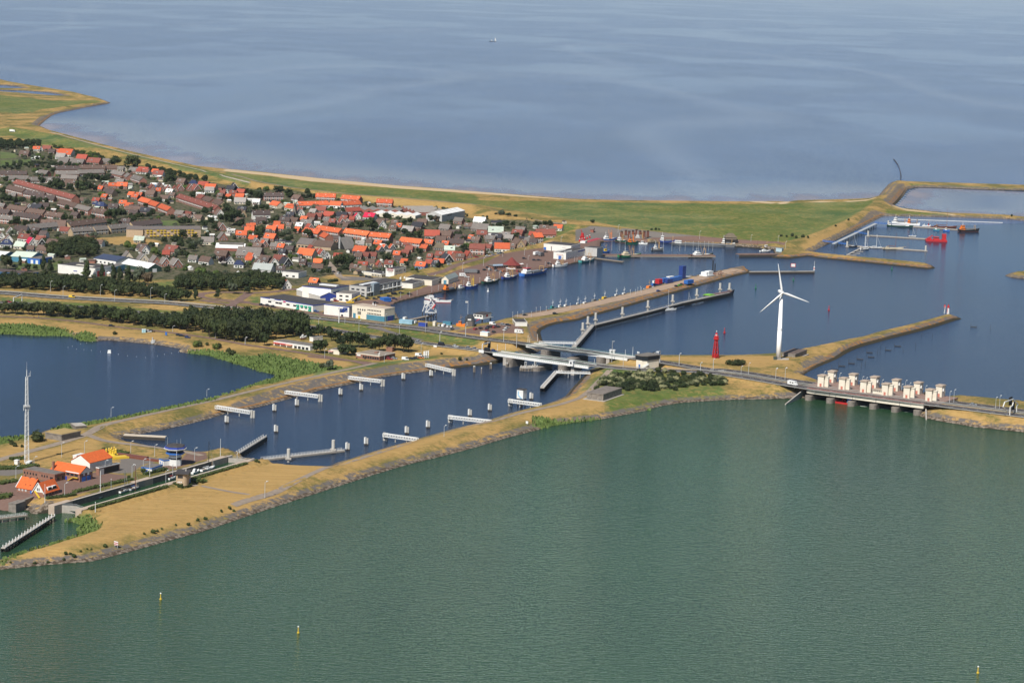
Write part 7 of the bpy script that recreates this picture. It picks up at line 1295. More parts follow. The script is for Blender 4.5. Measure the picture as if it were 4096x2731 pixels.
hedge('dark hedge behind the orange roofed house in the yard', 'L 0,560 60,545 150,530', 4, 1.4); hedge('broad dark hedge bed at the foot of the radio mast', 'L -40,415 100,410 240,405 330,385', 6, 1.6); hedge('round hedge bed at the edge of the lock yard', 'L -20,685 50,680 100,672', 5, 1.6); hedge('dark hedge behind the white equipment hut', 'L 95,330 160,328 225,325', 3, 1.6); hedge('clipped hedge before the tall works hall', 'D 1060,600 1110,595 1165,590', 4, 2.2, 'n')
hedge('scrubby hedge along the far edge of the asphalt yard', 'L 970,235 1100,255 1200,275', 3, 1.3)
# reeds: nobody could count the stalks
idx = np.argwhere((ZONED['reed'] > -.5) & (shore > -.6)); mb = MB(); r = random.Random(9)
for i, j in idx:
    for _ in range(4):
        x = GX[j]+r.uniform(-1.5,1.5); y = GY[i]+r.uniform(-1.5,1.5); z = max(0, zat(x,y)); h = r.uniform(.8,1.6); t = r.uniform(0,3.14); w = r.uniform(.35,.8); c, s = math.cos(t)*w, math.sin(t)*w; lx_, ly_ = r.uniform(-.3,.3), r.uniform(-.3,.3)
        mb.add([(x-c,y-s,z-.1),(x+c,y+s,z-.1),(x+c*.7+lx_,y+s*.7+ly_,z+h),(x-c*.7+lx_,y-s*.7+ly_,z+h*.9)], [(0,1,2,3)])
tag(mb.obj('reeds', LEAF['r']), 'tall green reeds growing along the lake and dam shores', 'reeds', kind='stuff')
# ================================================================ boats, cars, lamps, buoys, signs, yard goods
PAL = {'k':('black',(.02,.02,.023)),'n':('navy blue',(.02,.045,.19)),'b':('blue',(.03,.12,.38)),'g':('green',(.02,.15,.07)),'G':('dark green',(.012,.05,.035)),'w':('white',(.70,.70,.68)),'s':('silver grey',(.36,.37,.38)),'r':('red',(.40,.02,.022)),'o':('orange',(.72,.20,.03)),'y':('yellow',(.62,.42,.04)),'c':('cream',(.58,.50,.36)),'t':('teal',(.05,.22,.22)),'q':('rust brown',(.17,.06,.04)),'e':('grey',(.16,.165,.17)),'l':('lime green',(.18,.42,.03)),'a':('tan',(.45,.28,.11))}
PM = {k: mat('paint_'+v[0].replace(' ','_'), v[1], .4, .05, .8, spec=.4) for k, v in PAL.items()}
M_DECK = mat('boat_deck', (.26,.20,.15), .8, .15, 1); BOATS = []
def hull_mesh(L, B, fb, stern=.75, bow=1.0, sheer=.45):
    """pulled from stern (x<0) to bow (x>0); topsides and a boot stripe along the water"""
    n = 11; up = []; lo = []; dk = []
    for i in range(n):
        f = i/(n-1); x = -L/2+L*f; w = B/2*(stern+(1-stern)*min(1,f/.35)) if f < .35 else B/2*max(.02, 1-((f-.35)/.65)**2.4*bow)
        z = fb*(1+sheer*(2*f-.8)**2); up.append((x+L*.04*max(0,f-.7)/.3, w, z)); lo.append((x, w*.86, .35)); dk.append((x, w*.93, z-.35))
    t = MB(); vs = [(x,-w,z) for x,w,z in up]+[(x,w,z) for x,w,z in up]+[(x,-w,z) for x,w,z in lo]+[(x,w,z) for x,w,z in lo]; fs = []
    for i in range(n-1): fs += [(i,2*n+i,2*n+i+1,i+1)[::-1], (n+i,n+i+1,3*n+i+1,3*n+i)[::-1]]
    fs += [(0,n,3*n,2*n)]; t.add(vs, fs)
    t.add([(x,-w,z) for x,w,z in up]+[(x,-w,z) for x,w,z in dk]+[(x,w,z) for x,w,z in up]+[(x,w,z) for x,w,z in dk], [q for i in range(n-1) for q in ((i,i+1,n+i+1,n+i),(2*n+i,3*n+i,3*n+i+1,2*n+i+1))])
    s = MB(); vs = [(x,-w,z) for x,w,z in lo]+[(x,w,z) for x,w,z in lo]+[(x,-w*.9,-.6) for x,w,z in lo]+[(x,w*.9,-.6) for x,w,z in lo]; fs = []
    for i in range(n-1): fs += [(i,2*n+i,2*n+i+1,i+1)[::-1], (n+i,n+i+1,3*n+i+1,3*n+i)[::-1]]
    s.add(vs, fs+[(0,n,3*n,2*n)])
    d = MB(); d.add([(x,-w,z) for x,w,z in dk]+[(x,w,z) for x,w,z in dk], [(i,i+1,n+i+1,n+i) for i in range(n-1)]); return t, s, d
def cab(o, x0, x1, B, z, h, m, win=True, name='wheelhouse', rake=.3):
    w = B/2; mb = MB(); mb.add([(x0,-w,z),(x1,-w,z),(x1,w,z),(x0,w,z),(x0,-w*.92,z+h),(x1-rake,-w*.92,z+h),(x1-rake,w*.92,z+h),(x0,w*.92,z+h)], [(3,2,1,0),(4,5,6,7),(0,1,5,4),(1,2,6,5),(2,3,7,6),(3,0,4,7)]); c = mb.obj(name, m, o)
    if win:
        mb = MB(); mb.add([(x0+.2,-w*.97-.03,z+h*.55),(x1-rake*.5,-w*.97-.03,z+h*.55),(x1-rake*.8,-w*.94-.03,z+h*.85),(x0+.2,-w*.94-.03,z+h*.85)], [(0,1,2,3)]); mb.add([(x0+.2,w*.97+.03,z+h*.55),(x1-rake*.5,w*.97+.03,z+h*.55),(x1-rake*.8,w*.94+.03,z+h*.85),(x0+.2,w*.94+.03,z+h*.85)], [(3,2,1,0)]); mb.add([(x1-rake*.5,-w*.8,z+h*.55),(x1-rake*.5,w*.8,z+h*.55),(x1-rake*.8+.03,w*.78,z+h*.85),(x1-rake*.8+.03,-w*.78,z+h*.85)], [(0,1,2,3)]); mb.obj('windows', M_GLASS, c)
def boat(kind, label, s, hc='k', sc='k', cc='w', name=None, B=None, fb=None, z=0.0, L=None, group=None, gc='a'):
    a, b = line(s, z); d = b-a; d.z = 0; LL = min(L or 1e9, d.length); 
    cap = {'cutter':30,'barge':95,'yacht':15,'motor':12,'work':48,'small':18,'clipper':34,'cat':14}[kind]; LL = min(LL, cap); ang = math.atan2(d.y, d.x); c = (a+b)/2
    nm = name or {'cutter':'fishing_boat','barge':'cargo_barge','yacht':'sailing_yacht','motor':'motor_boat','work':'work_ship','small':'small_boat','clipper':'sailing_barge','cat':'catamaran'}[kind]
    cat = {'cutter':'fishing boat','barge':'barge','yacht':'sailing boat','motor':'motor boat','work':'ship','small':'boat','clipper':'sailing ship','cat':'catamaran'}[kind]
    o = thing(nm, label, cat, (c.x,c.y,z), ang, group); B = B or LL*{'cutter':.27,'barge':.125,'yacht':.28,'motor':.33,'work':.2,'small':.3,'clipper':.2,'cat':.3}[kind]; fb = fb or {'cutter':2.0,'barge':2.0,'yacht':1.0,'motor':1.1,'work':2.2,'small':1.4,'clipper':1.5,'cat':1.2}[kind]
    if kind == 'cat':
        for y in (-B*.42, B*.42):
            t, s_, dk = hull_mesh(LL, B*.24, fb, .6); t.add(dk.v, dk.f); t.v = [(x,q+y,w) for x,q,w in t.v]; t.obj('hull', PM[hc], o)
        mb = MB(); mb.box(-LL*.4, LL*.2, -B*.4, B*.4, fb*.7, fb+.1); mb.obj('bridge_deck', PM['w'], o); cab(o, -LL*.25, LL*.12, B*.6, fb, 1.0, PM['w'], name='saloon', rake=.8); mb = MB(); mb.tube((0,0,fb),(0,0,17),.12,.07,6); mb.obj('mast', M_STEELW, o); mb = MB(); mb.tube((0,0,fb+1.7),(-LL*.4,0,fb+1.9),.22,.18,6); mb.obj('boom', PM['b'], o); mb = MB(); mb.box(-LL*.45,-LL*.22,-B*.3,B*.3,fb+1.1,fb+1.25); mb.obj('cover', PM['b'], o); return o
    t, s_, dk = hull_mesh(LL, B, fb, .9 if kind in ('barge','work') else .72, 1, .25 if kind == 'barge' else .5); t.obj('hull', PM[hc], o, True); s_.obj('boot_stripe', PM[sc], o, True); dk.obj('deck', M_DECK if kind not in ('yacht','motor') else PM['w'], o)
    zd = fb*.85
    if kind == 'cutter':
        cab(o, -LL*.30, -LL*.04, B*.66, zd, 2.3, PM[cc]); cab(o, -LL*.24, -LL*.10, B*.5, zd+2.3, 1.7, PM[cc], name='bridge'); mb = MB(); mb.tube((-LL*.2,0,zd+4),(-LL*.2,0,zd+8.5),.12,.07,6); mb.bar((-LL*.2,-1,zd+6.5),(-LL*.2,1,zd+6.5),.12); mb.obj('radar_mast', M_STEELW, o)
        mb = MB(); xm = LL*.14
        for y in (-B*.25, B*.25): mb.tube((xm,y,zd),(xm,y*.6,zd+7),.22,.16,6)
        mb.bar((xm,-B*.25,zd+5.5),(xm,B*.25,zd+5.5),.3); mb.tube((xm,0,zd+5.5),(xm,0,zd+10),.14,.08,6); mb.obj('gantry', PM[gc], o)
        for y in (-1,1): mb = MB(); mb.tube((xm,y*B*.35,zd+.5),(xm-LL*.06,y*B*.62,zd+9.5),.16,.1,6); mb.obj('outrigger', PM[gc], o)
        mb = MB(); mb.box(LL*.2,LL*.32,-B*.25,B*.25,zd,zd+1.2); mb.obj('fore_locker', PM[cc], o); mb = MB(); mb.tube((-LL*.42,-B*.3,zd+.6),(-LL*.42,B*.3,zd+.6),.6,n=8); mb.obj('net_drum', PM['q'], o)
        mb = MB(); mb.box(-LL*.01,LL*.1,-B*.3,B*.3,zd,zd+.8); mb.obj('winch', PM['e'], o)
    elif kind == 'barge':
        mb = MB(); mb.box(-LL*.3, LL*.36, -B*.36, B*.36, zd, zd+.9); mb.obj('hatch', PM[cc], o)
        if label.find('open') < 0: cab(o, -LL*.45, -LL*.34, B*.7, zd, 2.6, PM['w'])
    elif kind == 'work':
        cab(o, -LL*.42, -LL*.2, B*.75, zd, 2.6, PM[cc], name='deckhouse'); cab(o, -LL*.38, -LL*.22, B*.6, zd+2.6, 2.2, PM[cc]); mb = MB(); mb.box(-LL*.39,-LL*.21,-B*.32,B*.32,zd+4.8,zd+5.2); mb.obj('top', PM[gc], o); mb = MB(); mb.tube((-LL*.3,0,zd+5),(-LL*.3,0,zd+9),.2,.1,6); mb.obj('mast', M_STEELW, o); mb = MB(); mb.box(-LL*.12,LL*.22,-B*.34,B*.34,zd,zd+1.8); mb.obj('cargo_hatch', PM['e'], o); mb = MB(); mb.bar((LL*.3,-B*.3,zd),(LL*.3,-B*.3,zd+5),.3); mb.bar((LL*.3,B*.3,zd),(LL*.3,B*.3,zd+5),.3); mb.bar((LL*.3,-B*.3,zd+5),(LL*.3,B*.3,zd+5),.35); mb.obj('gantry', PM['a'], o)
    elif kind in ('yacht',):
        cab(o, -LL*.12, LL*.2, B*.5, zd, .55, PM['w'], name='coachroof', rake=.6); hm = LL*1.18; mb = MB(); mb.tube((LL*.06,0,zd),(LL*.06,0,hm+zd),.18,.12,6); mb.bar((LL*.06,-B*.3,hm*.5),(LL*.06,B*.3,hm*.5),.07); mb.obj('mast', PM[cc], o); mb = MB(); mb.tube((LL*.05,0,zd+1.3),(-LL*.36,0,zd+1.45),.2,.16,6); mb.obj('furled_sail', PM[gc], o); mb = MB(); mb.tube((LL*.47,0,zd+.2),(LL*.07,0,hm*.96),.07,.05,5); mb.obj('furled_jib', M_STEELW, o)
        mb = MB(); mb.box(-LL*.4,-LL*.14,-B*.26,B*.26,zd-.02,zd+.12); mb.obj('cockpit', M_DECK, o)
    elif kind == 'clipper':
        cab(o, -LL*.36, -LL*.22, B*.5, zd, 1.7, PM[cc]); mb = MB(); mb.box(-LL*.18,LL*.2,-B*.26,B*.26,zd,zd+.7); mb.obj('cabin_roof', PM[cc], o); hm = LL*.78; mb = MB(); mb.tube((LL*.12,0,zd),(LL*.12,0,hm),.2,.1,6); mb.obj('mast', PM['q'], o); mb = MB(); mb.tube((LL*.1,0,zd+1.9),(-LL*.3,0,zd+2.4),.32,.25,6); mb.obj('furled_sail', PM['q'], o); mb = MB(); mb.tube((LL*.5,0,fb*1.4),(LL*.66,0,fb*2.0),.13,.08,6); mb.obj('bowsprit', PM['a'], o); mb = MB(); mb.tube((LL*.6,0,fb*1.8),(LL*.12,0,hm*.95),.05,.04,5); mb.obj('stay', PM['e'], o)
    elif kind == 'motor':
        cab(o, -LL*.28, LL*.16, B*.62, zd, 1.3, PM[cc], rake=.9); cab(o, -LL*.2, 0, B*.5, zd+1.3, .5, PM['w'], False, 'flybridge')
    else:
        cab(o, -LL*.22, LL*.1, B*.6, zd, 2.5, PM[cc]); mb = MB(); mb.tube((0,0,zd),(0,0,zd+7.5),.13,.08,5); mb.bar((-1,0,zd+4.5),(1.4,0,zd+6),.14); mb.bar((0,-1,zd+5),(0,1,zd+5),.14); mb.obj('mast', PM[gc], o)
    return o
G1 = 'boats moored along the village quay'; G2 = 'fishing boats in the north basin'; G3 = 'boats along the mole'; G4 = 'boats in the marina'; G5 = 'boats waiting in the lock'
boat('work', 'dark hulled tug with orange cabin at the inner end of the village quay', 'T9 120,690 405,645', 'k','k','o', 'tug_boat', group=G1, gc='k'); boat('small', 'small grey boat between the tug and the white cutter at the quay', 'T9 400,620 580,602', 's','e','w', group=G1, L=14)
boat('cutter', 'blue hulled cutter with white wheelhouse and yellow gantry at the quay', 'T9 555,602 840,582', 'n','b','w', group=G1, gc='y'); boat('cutter', 'black and green cutter with orange gear at the quay', 'T9 945,505 1275,465', 'G','k','w', group=G1); boat('cutter', 'navy cutter with broad beige stern near the red roofed restaurant', 'T9 1355,412 1655,382', 'n','k','w', group=G1)
boat('work', 'bright blue work ship with white bridge and red top at the quay', 'T9 1760,345 2275,268', 'b','n','w', group=G1, gc='r'); boat('cutter', 'black and white cutter in front of the fish hall', 'E 1440,516 1572,508', 'w','k','w', group=G1); boat('cutter', 'teal cutter at the end of the fish hall quay', 'S4 1335,880 1775,815', 't','G','w', group=G1)
boat('cutter', 'bright green cutter with cream wheelhouse on the long fishing pier', 'F 408,542 615,532', 'g','G','c', group=G2); boat('cutter', 'dark green cutter with orange deck at the outer end of the fishing pier', 'F 1078,541 1292,530', 'G','G','w', group=G2)
boat('barge', 'long grey tank barge moored across the north basin', 'T6 830,262 1665,302', 'e','e','e', 'tank_barge'); boat('work', 'dark blue and white ship lying before the long grey barge', 'T6 655,238 890,246', 'n','k','w', group=G2, L=30, gc='w'); boat('work', 'white hulled ship at the far end of the grey barge', 'T6 1490,275 1672,285', 'w','k','w', group=G2, L=24, gc='w')
boat('cutter', 'dark green cutter behind the row of dark posts', 'T6 300,205 515,208', 'G','k','w', group=G2); boat('cutter', 'green and brown cutter in the corner by the dark posts', 'T6 80,225 225,245', 'G','q','w', group=G2, gc='a'); boat('cutter', 'cutter with orange cabin in front of the dark posts', 'T6 215,255 370,255', 'G','g','o', group=G2, gc='o'); boat('small', 'small white fishing boat beside the cutter with orange cabin', 'T6 385,262 500,268', 'w','e','w', group=G2)
boat('cutter', 'blue and white cutter by the rust brown barge', 'F 245,388 388,382', 'b','b','w', group=G2, gc='o'); boat('barge', 'rust brown barge with red deck gear behind the fish hall', 'S4 1380,345 2010,155', 'q','q','r', 'work_barge'); boat('small', 'small blue boat with tall white mast at the root of the fishing pier', 'F 255,495 325,492', 'b','n','y', group=G2, L=11)
boat('cutter', 'cutter with raised booms beyond the fishing pier', 'F 720,478 830,476', 'e','k','w', group=G2, L=18); boat('clipper', 'yellow sailing barge with tall brown mast on the north quay', 'T6 1900,300 2030,305', 'y','q','a', group=G2, L=20); boat('small', 'yellow and white cabin boat beside the yellow sailing barge', 'T6 2045,318 2165,318', 'y','q','w', group=G2); boat('motor', 'white motor boat behind the dark sheet pile pier', 'T6 2010,365 2160,360', 'w','e','w', group=G2, L=12)
boat('clipper', 'white and red sailing barge with tall mast at the quay steps', 'E 240,812 345,832', 'w','r','w', group='pair of white and red sailing barges'); boat('clipper', 'white and red barge lying ahead in open harbour water', 'E 330,845 478,850', 'w','r','w', group='pair of white and red sailing barges')
for i, (lab, s, h, c_) in enumerate((('turquoise small cutter at the head of the mole','E 1400,925 1470,915','t','t'),('light green small cutter between the two others at the mole','E 1475,915 1535,908','g','w'),('grey small cutter with red bow at the mole','E 1530,912 1590,902','s','w'),('grey sailing boat with crossed masts along the mole','E 1645,892 1700,888','e','w'),('white workboat with round fenders along the mole','E 1705,888 1775,878','s','w'),('yellow cabined tug along the mole','E 1880,838 1970,826','y','y'),('black hulled boat ahead of the yellow cabined tug','E 1785,862 1870,848','k','e'),('small boat with slim mast farther along the mole','E 2005,812 2065,805','q','w'),('white wheelhouse boat farther along the mole','E 2075,800 2140,792','b','w'))): boat('small', lab, s, h, 'k', c_, group=G3, L=16, gc='w')
boat('small', 'orange pilot boat near the barge with containers', 'F 652,855 745,835', 'w','o','o', group=G3, L=16)
boat('barge', 'blue deck barge moored at the mole before the container barge', 'F 728,806 850,788', 'b','n','b', 'deck_barge', L=30); o = boat('barge', 'grey open barge carrying blue containers at the mole', 'F 850,792 1095,735', 'e','k','s', 'container_barge', B=10)
def boxthing(lab, s, dims, m, z, ang=0.9, name='container'):
    p = P(s, z); o = thing(name, lab, 'container' if name == 'container' else name.replace('_',' '), (p.x,p.y,z), ang); mb = MB(); mb.box(-dims[0]/2,dims[0]/2,-dims[1]/2,dims[1]/2,0,dims[2]); mb.obj('body', m, o); mb = MB()
    for i in range(int(dims[0]/1.2)): mb.box(-dims[0]/2+.5+i*1.2,-dims[0]/2+.7+i*1.2,-dims[1]/2-.06,dims[1]/2+.06,.1,dims[2]-.1)
    for e in (-1,1): mb.box(e*dims[0]/2-.1,e*dims[0]/2+.1,-dims[1]/2-.08,dims[1]/2+.08,0,dims[2]+.05)
    mb.obj('corner_frame', m, o); return o
for lab, s, d, m in (('light blue container on the container barge','F 845,770',(9,3.2,3.4),PM['b']),('navy container beside the light blue one on the barge','F 880,778',(8,3.2,3.4),PM['n']),('blue container in the middle of the barge','F 935,762',(9,3.2,3.4),PM['b']),('small blue container near the tower block of the barge','F 970,752',(7,3.2,3.4),PM['b']),('white cabin container on the barge','F 895,745',(7,3,2.6),PM['w'])): boxthing(lab, s, d, m, 3)
boxthing('tall navy blue block at the bow of the container barge', 'F 1008,735', (5,4,11), PM['n'], 3); boxthing('red tank container at the stern of the barge', 'F 788,785', (5,4,4), PM['r'], 2.6); boxthing('blue container standing on the mole quay', 'F 1070,785', (9,4,3.2), PM['b'], 3.1)
p = P('F 1240,712', 3); ob = MB().box(-6,6,-4,4,0,1).box(-5,3,-3,3,1,3.6).box(-2,5,-3.4,1,1,4.4).obj('cargo_heap', PM['w']); ob.location = p; ob.rotation_euler = (0,0,.9); tag(ob, 'heap of white wrapped goods near the mole end', 'goods'); 
p = P('F 1320,700', 3); o = thing('scrap_frame', 'rust red steel frames stacked near the mole end', 'steel frames', p, .9)
mb = MB(); r = random.Random(4)
for i in range(26): a_ = Vector((r.uniform(-9,9),r.uniform(-4,4),r.uniform(.1,2))); mb.bar(a_, a_+Vector((r.uniform(-5,5),r.uniform(-3,3),r.uniform(-.3,1.2))), .35)
mb.obj('frame_bars', PM['q'], o)
p = P('F 1295,690', 2); mb = MB(); mb.tube((0,0,-2),(0,0,12),.55,n=8); mb.tube((2,1,-2),(2,1,9),.5,n=8); ob = mb.obj('spud_pile', PM['k']); ob.location = p; tag(ob, 'pair of dark piles with white caps by the mole end', 'pile')
boat('cat', 'white catamaran with blue cover on the long outer jetty', 'F 812,1045 938,1035', 'w','k','w'); boat('yacht', 'white sloop tied between catamaran and green barge', 'F 1030,988 1098,982', 'w','k','s', gc='w'); boat('barge', 'black open barge with lime green ends at the long jetty', 'F 1232,935 1490,888', 'k','k','q', 'open_barge', fb=3)
p, q = line('F 1232,935 1490,888'); d_ = (q-p).normalized(); ob = MB().box(-4,4,-3.6,3.6,2.9,3.7).box(-3,3,-2.6,2.6,3.7,4.1).obj('green_foredeck', PM['l']); ob.location = p+d_*5; ob.rotation_euler = (0,0,math.atan2(d_.y,d_.x)); ob.parent = bpy.data.objects[[b.name for b in THINGS if b.name.startswith('open_barge')][-1]]; ob.matrix_parent_inverse = (Matrix.Translation(ob.parent.location) @ Matrix.Rotation(ob.parent.rotation_euler.z,4,'Z')).inverted()
boat('work', 'white former trawler on the farthest marina pontoon', 'T7 405,245 690,275', 'w','e','w', group=G4, L=32, gc='w'); boat('barge', 'green and white houseboat barge on the farthest pontoon', 'T7 305,302 770,322', 'G','k','w', 'house_barge', group=G4, L=38); boat('work', 'white pilot ship with orange bridge in the marina', 'T7 660,272 895,292', 'w','e','o', group=G4, L=26, gc='o')
boat('motor', 'small white boat left of the red cabined boat in the marina', 'T7 945,298 1035,305', 'w','e','w', group=G4); boat('small', 'small boat with red cabin in the marina', 'T7 1030,300 1095,305', 'w','q','r', group=G4, L=9); boat('clipper', 'long rust brown sailing barge in the marina', 'T7 1100,325 1560,330', 'q','k','q', group=G4, L=34); boat('work', 'orange tug with black hull at the end of the farthest pontoon', 'T7 1600,395 1965,392', 'k','q','o', 'tug_boat', group=G4, L=40, gc='o')
boat('small', 'pale blue small cutter before the brown sailing barge', 'T7 1150,370 1255,380', 't','b','w', group=G4); boat('small', 'blue small cutter with white and green cabin in the marina', 'T7 1325,380 1440,390', 'b','b','w', group=G4); boat('yacht', 'sloop with bright blue sail cover on the middle pontoon', 'T7 700,485 830,492', 'w','k','s', group=G4, gc='b')
boat('yacht', 'white sloop with pink fender buoy on the nearest pontoon', 'T7 0,690 205,697', 'w','k','w', group=G4, gc='w'); boat('clipper', 'cream two masted ketch on the nearest pontoon', 'T7 240,712 595,715', 'c','k','c', 'ketch', group=G4, L=26); boat('yacht', 'black hulled sailing boat at the landward end of the nearest pontoon', 'G 698,912 785,912', 'k','k','e', group=G4, gc='k'); boat('yacht', 'white sloop at the corner of the small finger jetty', 'G 815,942 892,937', 'w','k','w', group=G4, gc='w'); boat('yacht', 'white sloop lying behind the corner sloop of the marina', 'G 815,925 885,922', 'w','k','w', group=G4, gc='b')
a, b = line('T7 1085,562 1305,570', 0); o = thing('dredger', 'bright red pontoon dredger on the middle marina pontoon', 'dredger', ((a+b)/2).to_tuple(), math.atan2((b-a).y,(b-a).x)); mb = MB(); mb.box(-11,11,-5,5,-.5,1.8); mb.obj('pontoon', PM['r'], o); cab(o, -3, 3, 6, 1.8, 3, PM['r']); mb = MB(); mb.box(6,10,-3,3,1.8,8); mb.obj('ladder_house', PM['r'], o); mb = MB(); mb.bar((-10,-3,1.8),(-4,-3,6),.5); mb.bar((-10,3,1.8),(-4,3,6),.5); mb.bar((-4,-3,6),(-4,3,6),.5); mb.box(-9,-5,-3,3,1.8,3.4); mb.obj('winch_frame', PM['r'], o)
struct(sheet('lock_water', [(LKA+lx*x+ly*y).xy for x, y in ((-1,.1),(LL-1,.1),(LL-1,-wd_-.1),(-1,-wd_-.1))], M_LAKE, 'dark water in the lock chamber')).location.z = 1.3
# the lock
for lab, s, h, c_, g_ in (('white sloop with tall mast at the lower end of the lock','L 872,705 1000,668','w','w','w'),('small white sloop in the middle of the lock, beside the brown masted one','L 1125,645 1212,612','w','e','e'),('sloop with tall dark mast in the middle of the lock','L 1222,620 1312,588','s','q','b'),('white sloop with dark mast at the upper end of the lock','Y 1192,540 1405,478','w','k','w'),('white sloop half hidden behind the brown lock building','Y 690,672 795,640','w','s','r')): boat('yacht', lab, s, h, 'k', c_, z=1.3, group=G5, gc=g_)
boat('motor', 'white motor cruiser behind the brown lock building', 'Y 1052,580 1155,540', 'w','e','w', z=1.3, group=G5)
# far sailing ship, boats on land
p = P('V 1131,96'); o = thing('sailing_ship', 'tiny two masted sailing ship far out on the sea', 'sailing ship', p, R(5)); t, s_, dk = hull_mesh(26, 6, 1.6); t.add(dk.v, dk.f); t.obj('hull', PM['k'], o); mb = MB(); mb.tube((-4,0,1),(-4,0,27),.4,.2,6); mb.tube((9,0,1),(9,0,20),.4,.2,6); mb.obj('mast', PM['e'], o)
for x, h, w in ((9,17,6),(-4,9,3.4)): mb = MB(); mb.add([(x-.3,0,2.5),(x+w,.5,2.8),(x,0,h),(x-.3,.3,2.5),(x+w,.8,2.8),(x,.3,h)], [(0,1,2),(5,4,3),(0,3,4,1),(1,4,5,2),(2,5,3,0)]); mb.obj('sail', PM['w'], o)
z = 2.6; boat('small', 'orange lifeboat on its trailer beside the dark boathouse', 'T1 1062,575 1220,592', 'o','o','o', 'lifeboat', z=z, L=9); q = gp('K 735,262'); boat('motor', 'white cabin boat propped up on land behind the diner', 'K 710,243 768,238', 'w','q','w', z=q.z+1.2, L=10)
# ---- cars --------------------------------------------------------------------------
def carmesh(L, W, H, van):
    b = MB(); hw = W/2; sh = H*.52; x0, x1 = -L/2, L/2; b.add([(x0,-hw,.28),(x1,-hw,.28),(x1,hw,.28),(x0,hw,.28),(x0+.05,-hw,sh),(x1-.1,-hw,sh*.88),(x1-.1,hw,sh*.88),(x0+.05,hw,sh)], [(3,2,1,0),(4,5,6,7),(0,1,5,4),(1,2,6,5),(2,3,7,6),(3,0,4,7)])
    c0, c1, f = (x0+.08, L*.12 if not van else L*.33, .25 if van else .55); ti = hw*.82
    r = [(c0+f*.6,-ti,H),(c1-f,-ti,H),(c1-f,ti,H),(c0+f*.6,ti,H)]; lo = [(c0,-hw*.97,sh-.02),(c1+.35,-hw*.97,sh-.06),(c1+.35,hw*.97,sh-.06),(c0,hw*.97,sh-.02)]
    b.add([(x,y,H) for x,y,_ in r]+[(x,y,H-.08) for x,y,_ in r], [(0,1,2,3),(0,4,5,1),(1,5,6,2),(2,6,7,3),(3,7,4,0)]); g = MB(); g.add(lo+[(x*.995,y,H-.08) for x,y,_ in r], [(0,1,5,4),(1,2,6,5),(2,3,7,6),(3,0,4,7)])
    if van: b.add([(x0+.02,-hw*.99,sh-.05),(x0+L*.55,-hw*.99,sh-.05),(x0+L*.55,hw*.99,sh-.05),(x0+.02,hw*.99,sh-.05),(x0+.05,-ti*1.05,H+.01),(x0+L*.55,-ti*1.05,H+.01),(x0+L*.55,ti*1.05,H+.01),(x0+.05,ti*1.05,H+.01)], [(4,5,6,7),(0,1,5,4),(1,2,6,5),(2,3,7,6),(3,0,4,7)])
    return b.mesh('body'), g.mesh('windows', [M_GLASS])
_w = MB(); _w.tube((0,-.1,0),(0,.1,0),.31,n=10); WHEEL = _w.mesh('wheel', [mat('tyre', (.015,.015,.015), .9, 0)])
CM = {'car': (carmesh(4.3,1.8,1.46,False),4.3,1.8), 'van': (carmesh(5.0,1.95,2.1,True),5.0,1.95)}; CARS = []
def car(s, col, ang, kind='car', where='', p=None):
    p = p or gp(s); (bm_, wm), L, W = CM[kind]; o = bpy.data.objects.new('parked_car' if where.find('driving') < 0 else 'car', None) if kind == 'car' else bpy.data.objects.new('van', None); COL.objects.link(o); o.empty_display_size = .5
    o.location = (p.x,p.y,p.z+.12); o.rotation_euler = (0,0,ang); link('body', bm_, o, m=PM[col]); link('windows', wm, o)
    for x in (-L*.3,L*.3):
        for y in (-W/2+.08,W/2-.08): link('wheel', WHEEL, o, (x,y,.31))
    CARS.append((o, p, col, kind, where)); return o
def onroad(pl, off, s):
    p = gp(s); i = min(range(len(pl)), key=lambda k: (pl[k].xy-p.xy).length); N = sides(pl)[i]; q = pl[i]+N*off; d = pl[min(i+1,len(pl)-1)]-pl[max(i-1,0)]; q.z += .05; return q, math.atan2(d.y,d.x)
for s, c_, pl, off, kd in (('T1 295,880','s',pn,1.8,'car'),('T1 930,945','k',pn,1.8,'van'),('T1 1075,980','w',pn,1.8,'car'),('T1 1365,1015','s',pn,1.8,'car'),('T1 1665,1045','k',pn,1.8,'van'),('T1 1820,1060','s',pn,1.8,'car'),('J 480,410','n',pn,2.2,'car'),('J 662,432','n',pn,2.2,'car'),('W 1150,885','s',pf,-2,'car'),('B 773,432','y',pf,2,'van'),('B 50,495','r',pn,1.8,'car')):
    q, a = onroad(pl, off, s); car('', c_, a, kd, 'driving on the highway', q)
def cars(crop, txt, ang, where):
    for e in txt.split():
        c_ = e[-1]; kd = 'van' if e[-2] == 'V' else 'car'; a = e[:-2] if kd == 'van' else e[:-1]; car(f'{crop} {a}', c_, R(ang)+RNG.uniform(-.12,.12), kd, where)
cars('T1','1420,655r 1520,642k 1635,648k 1668,615k 1725,615k 1803,600k 1780,620r 1850,612k 1645,692r 1765,712k 2015,630w 1977,668w', 60, 'on the brick car park by the lifeboat house'); cars('T1','1940,568s 2035,575k 1745,560Vw', -20, 'on the brick car park by the lifeboat house'); cars('T1','825,598Vw 900,608w 970,612w 745,585w 985,660k 290,535Vw 100,470Vw', 70, 'in the fenced yard beside the highway')
cars('T2','1450,278r 1540,270s 1870,275k 1950,266k 2045,256o 2130,236s 1750,285Vw 2000,214Vw', -15, 'in front of the brick restaurant'); cars('B','1050,720k 1400,775w 1430,772k 1682,808k 1708,815k 1765,830n', -10, 'on the grass beside the brick lane')
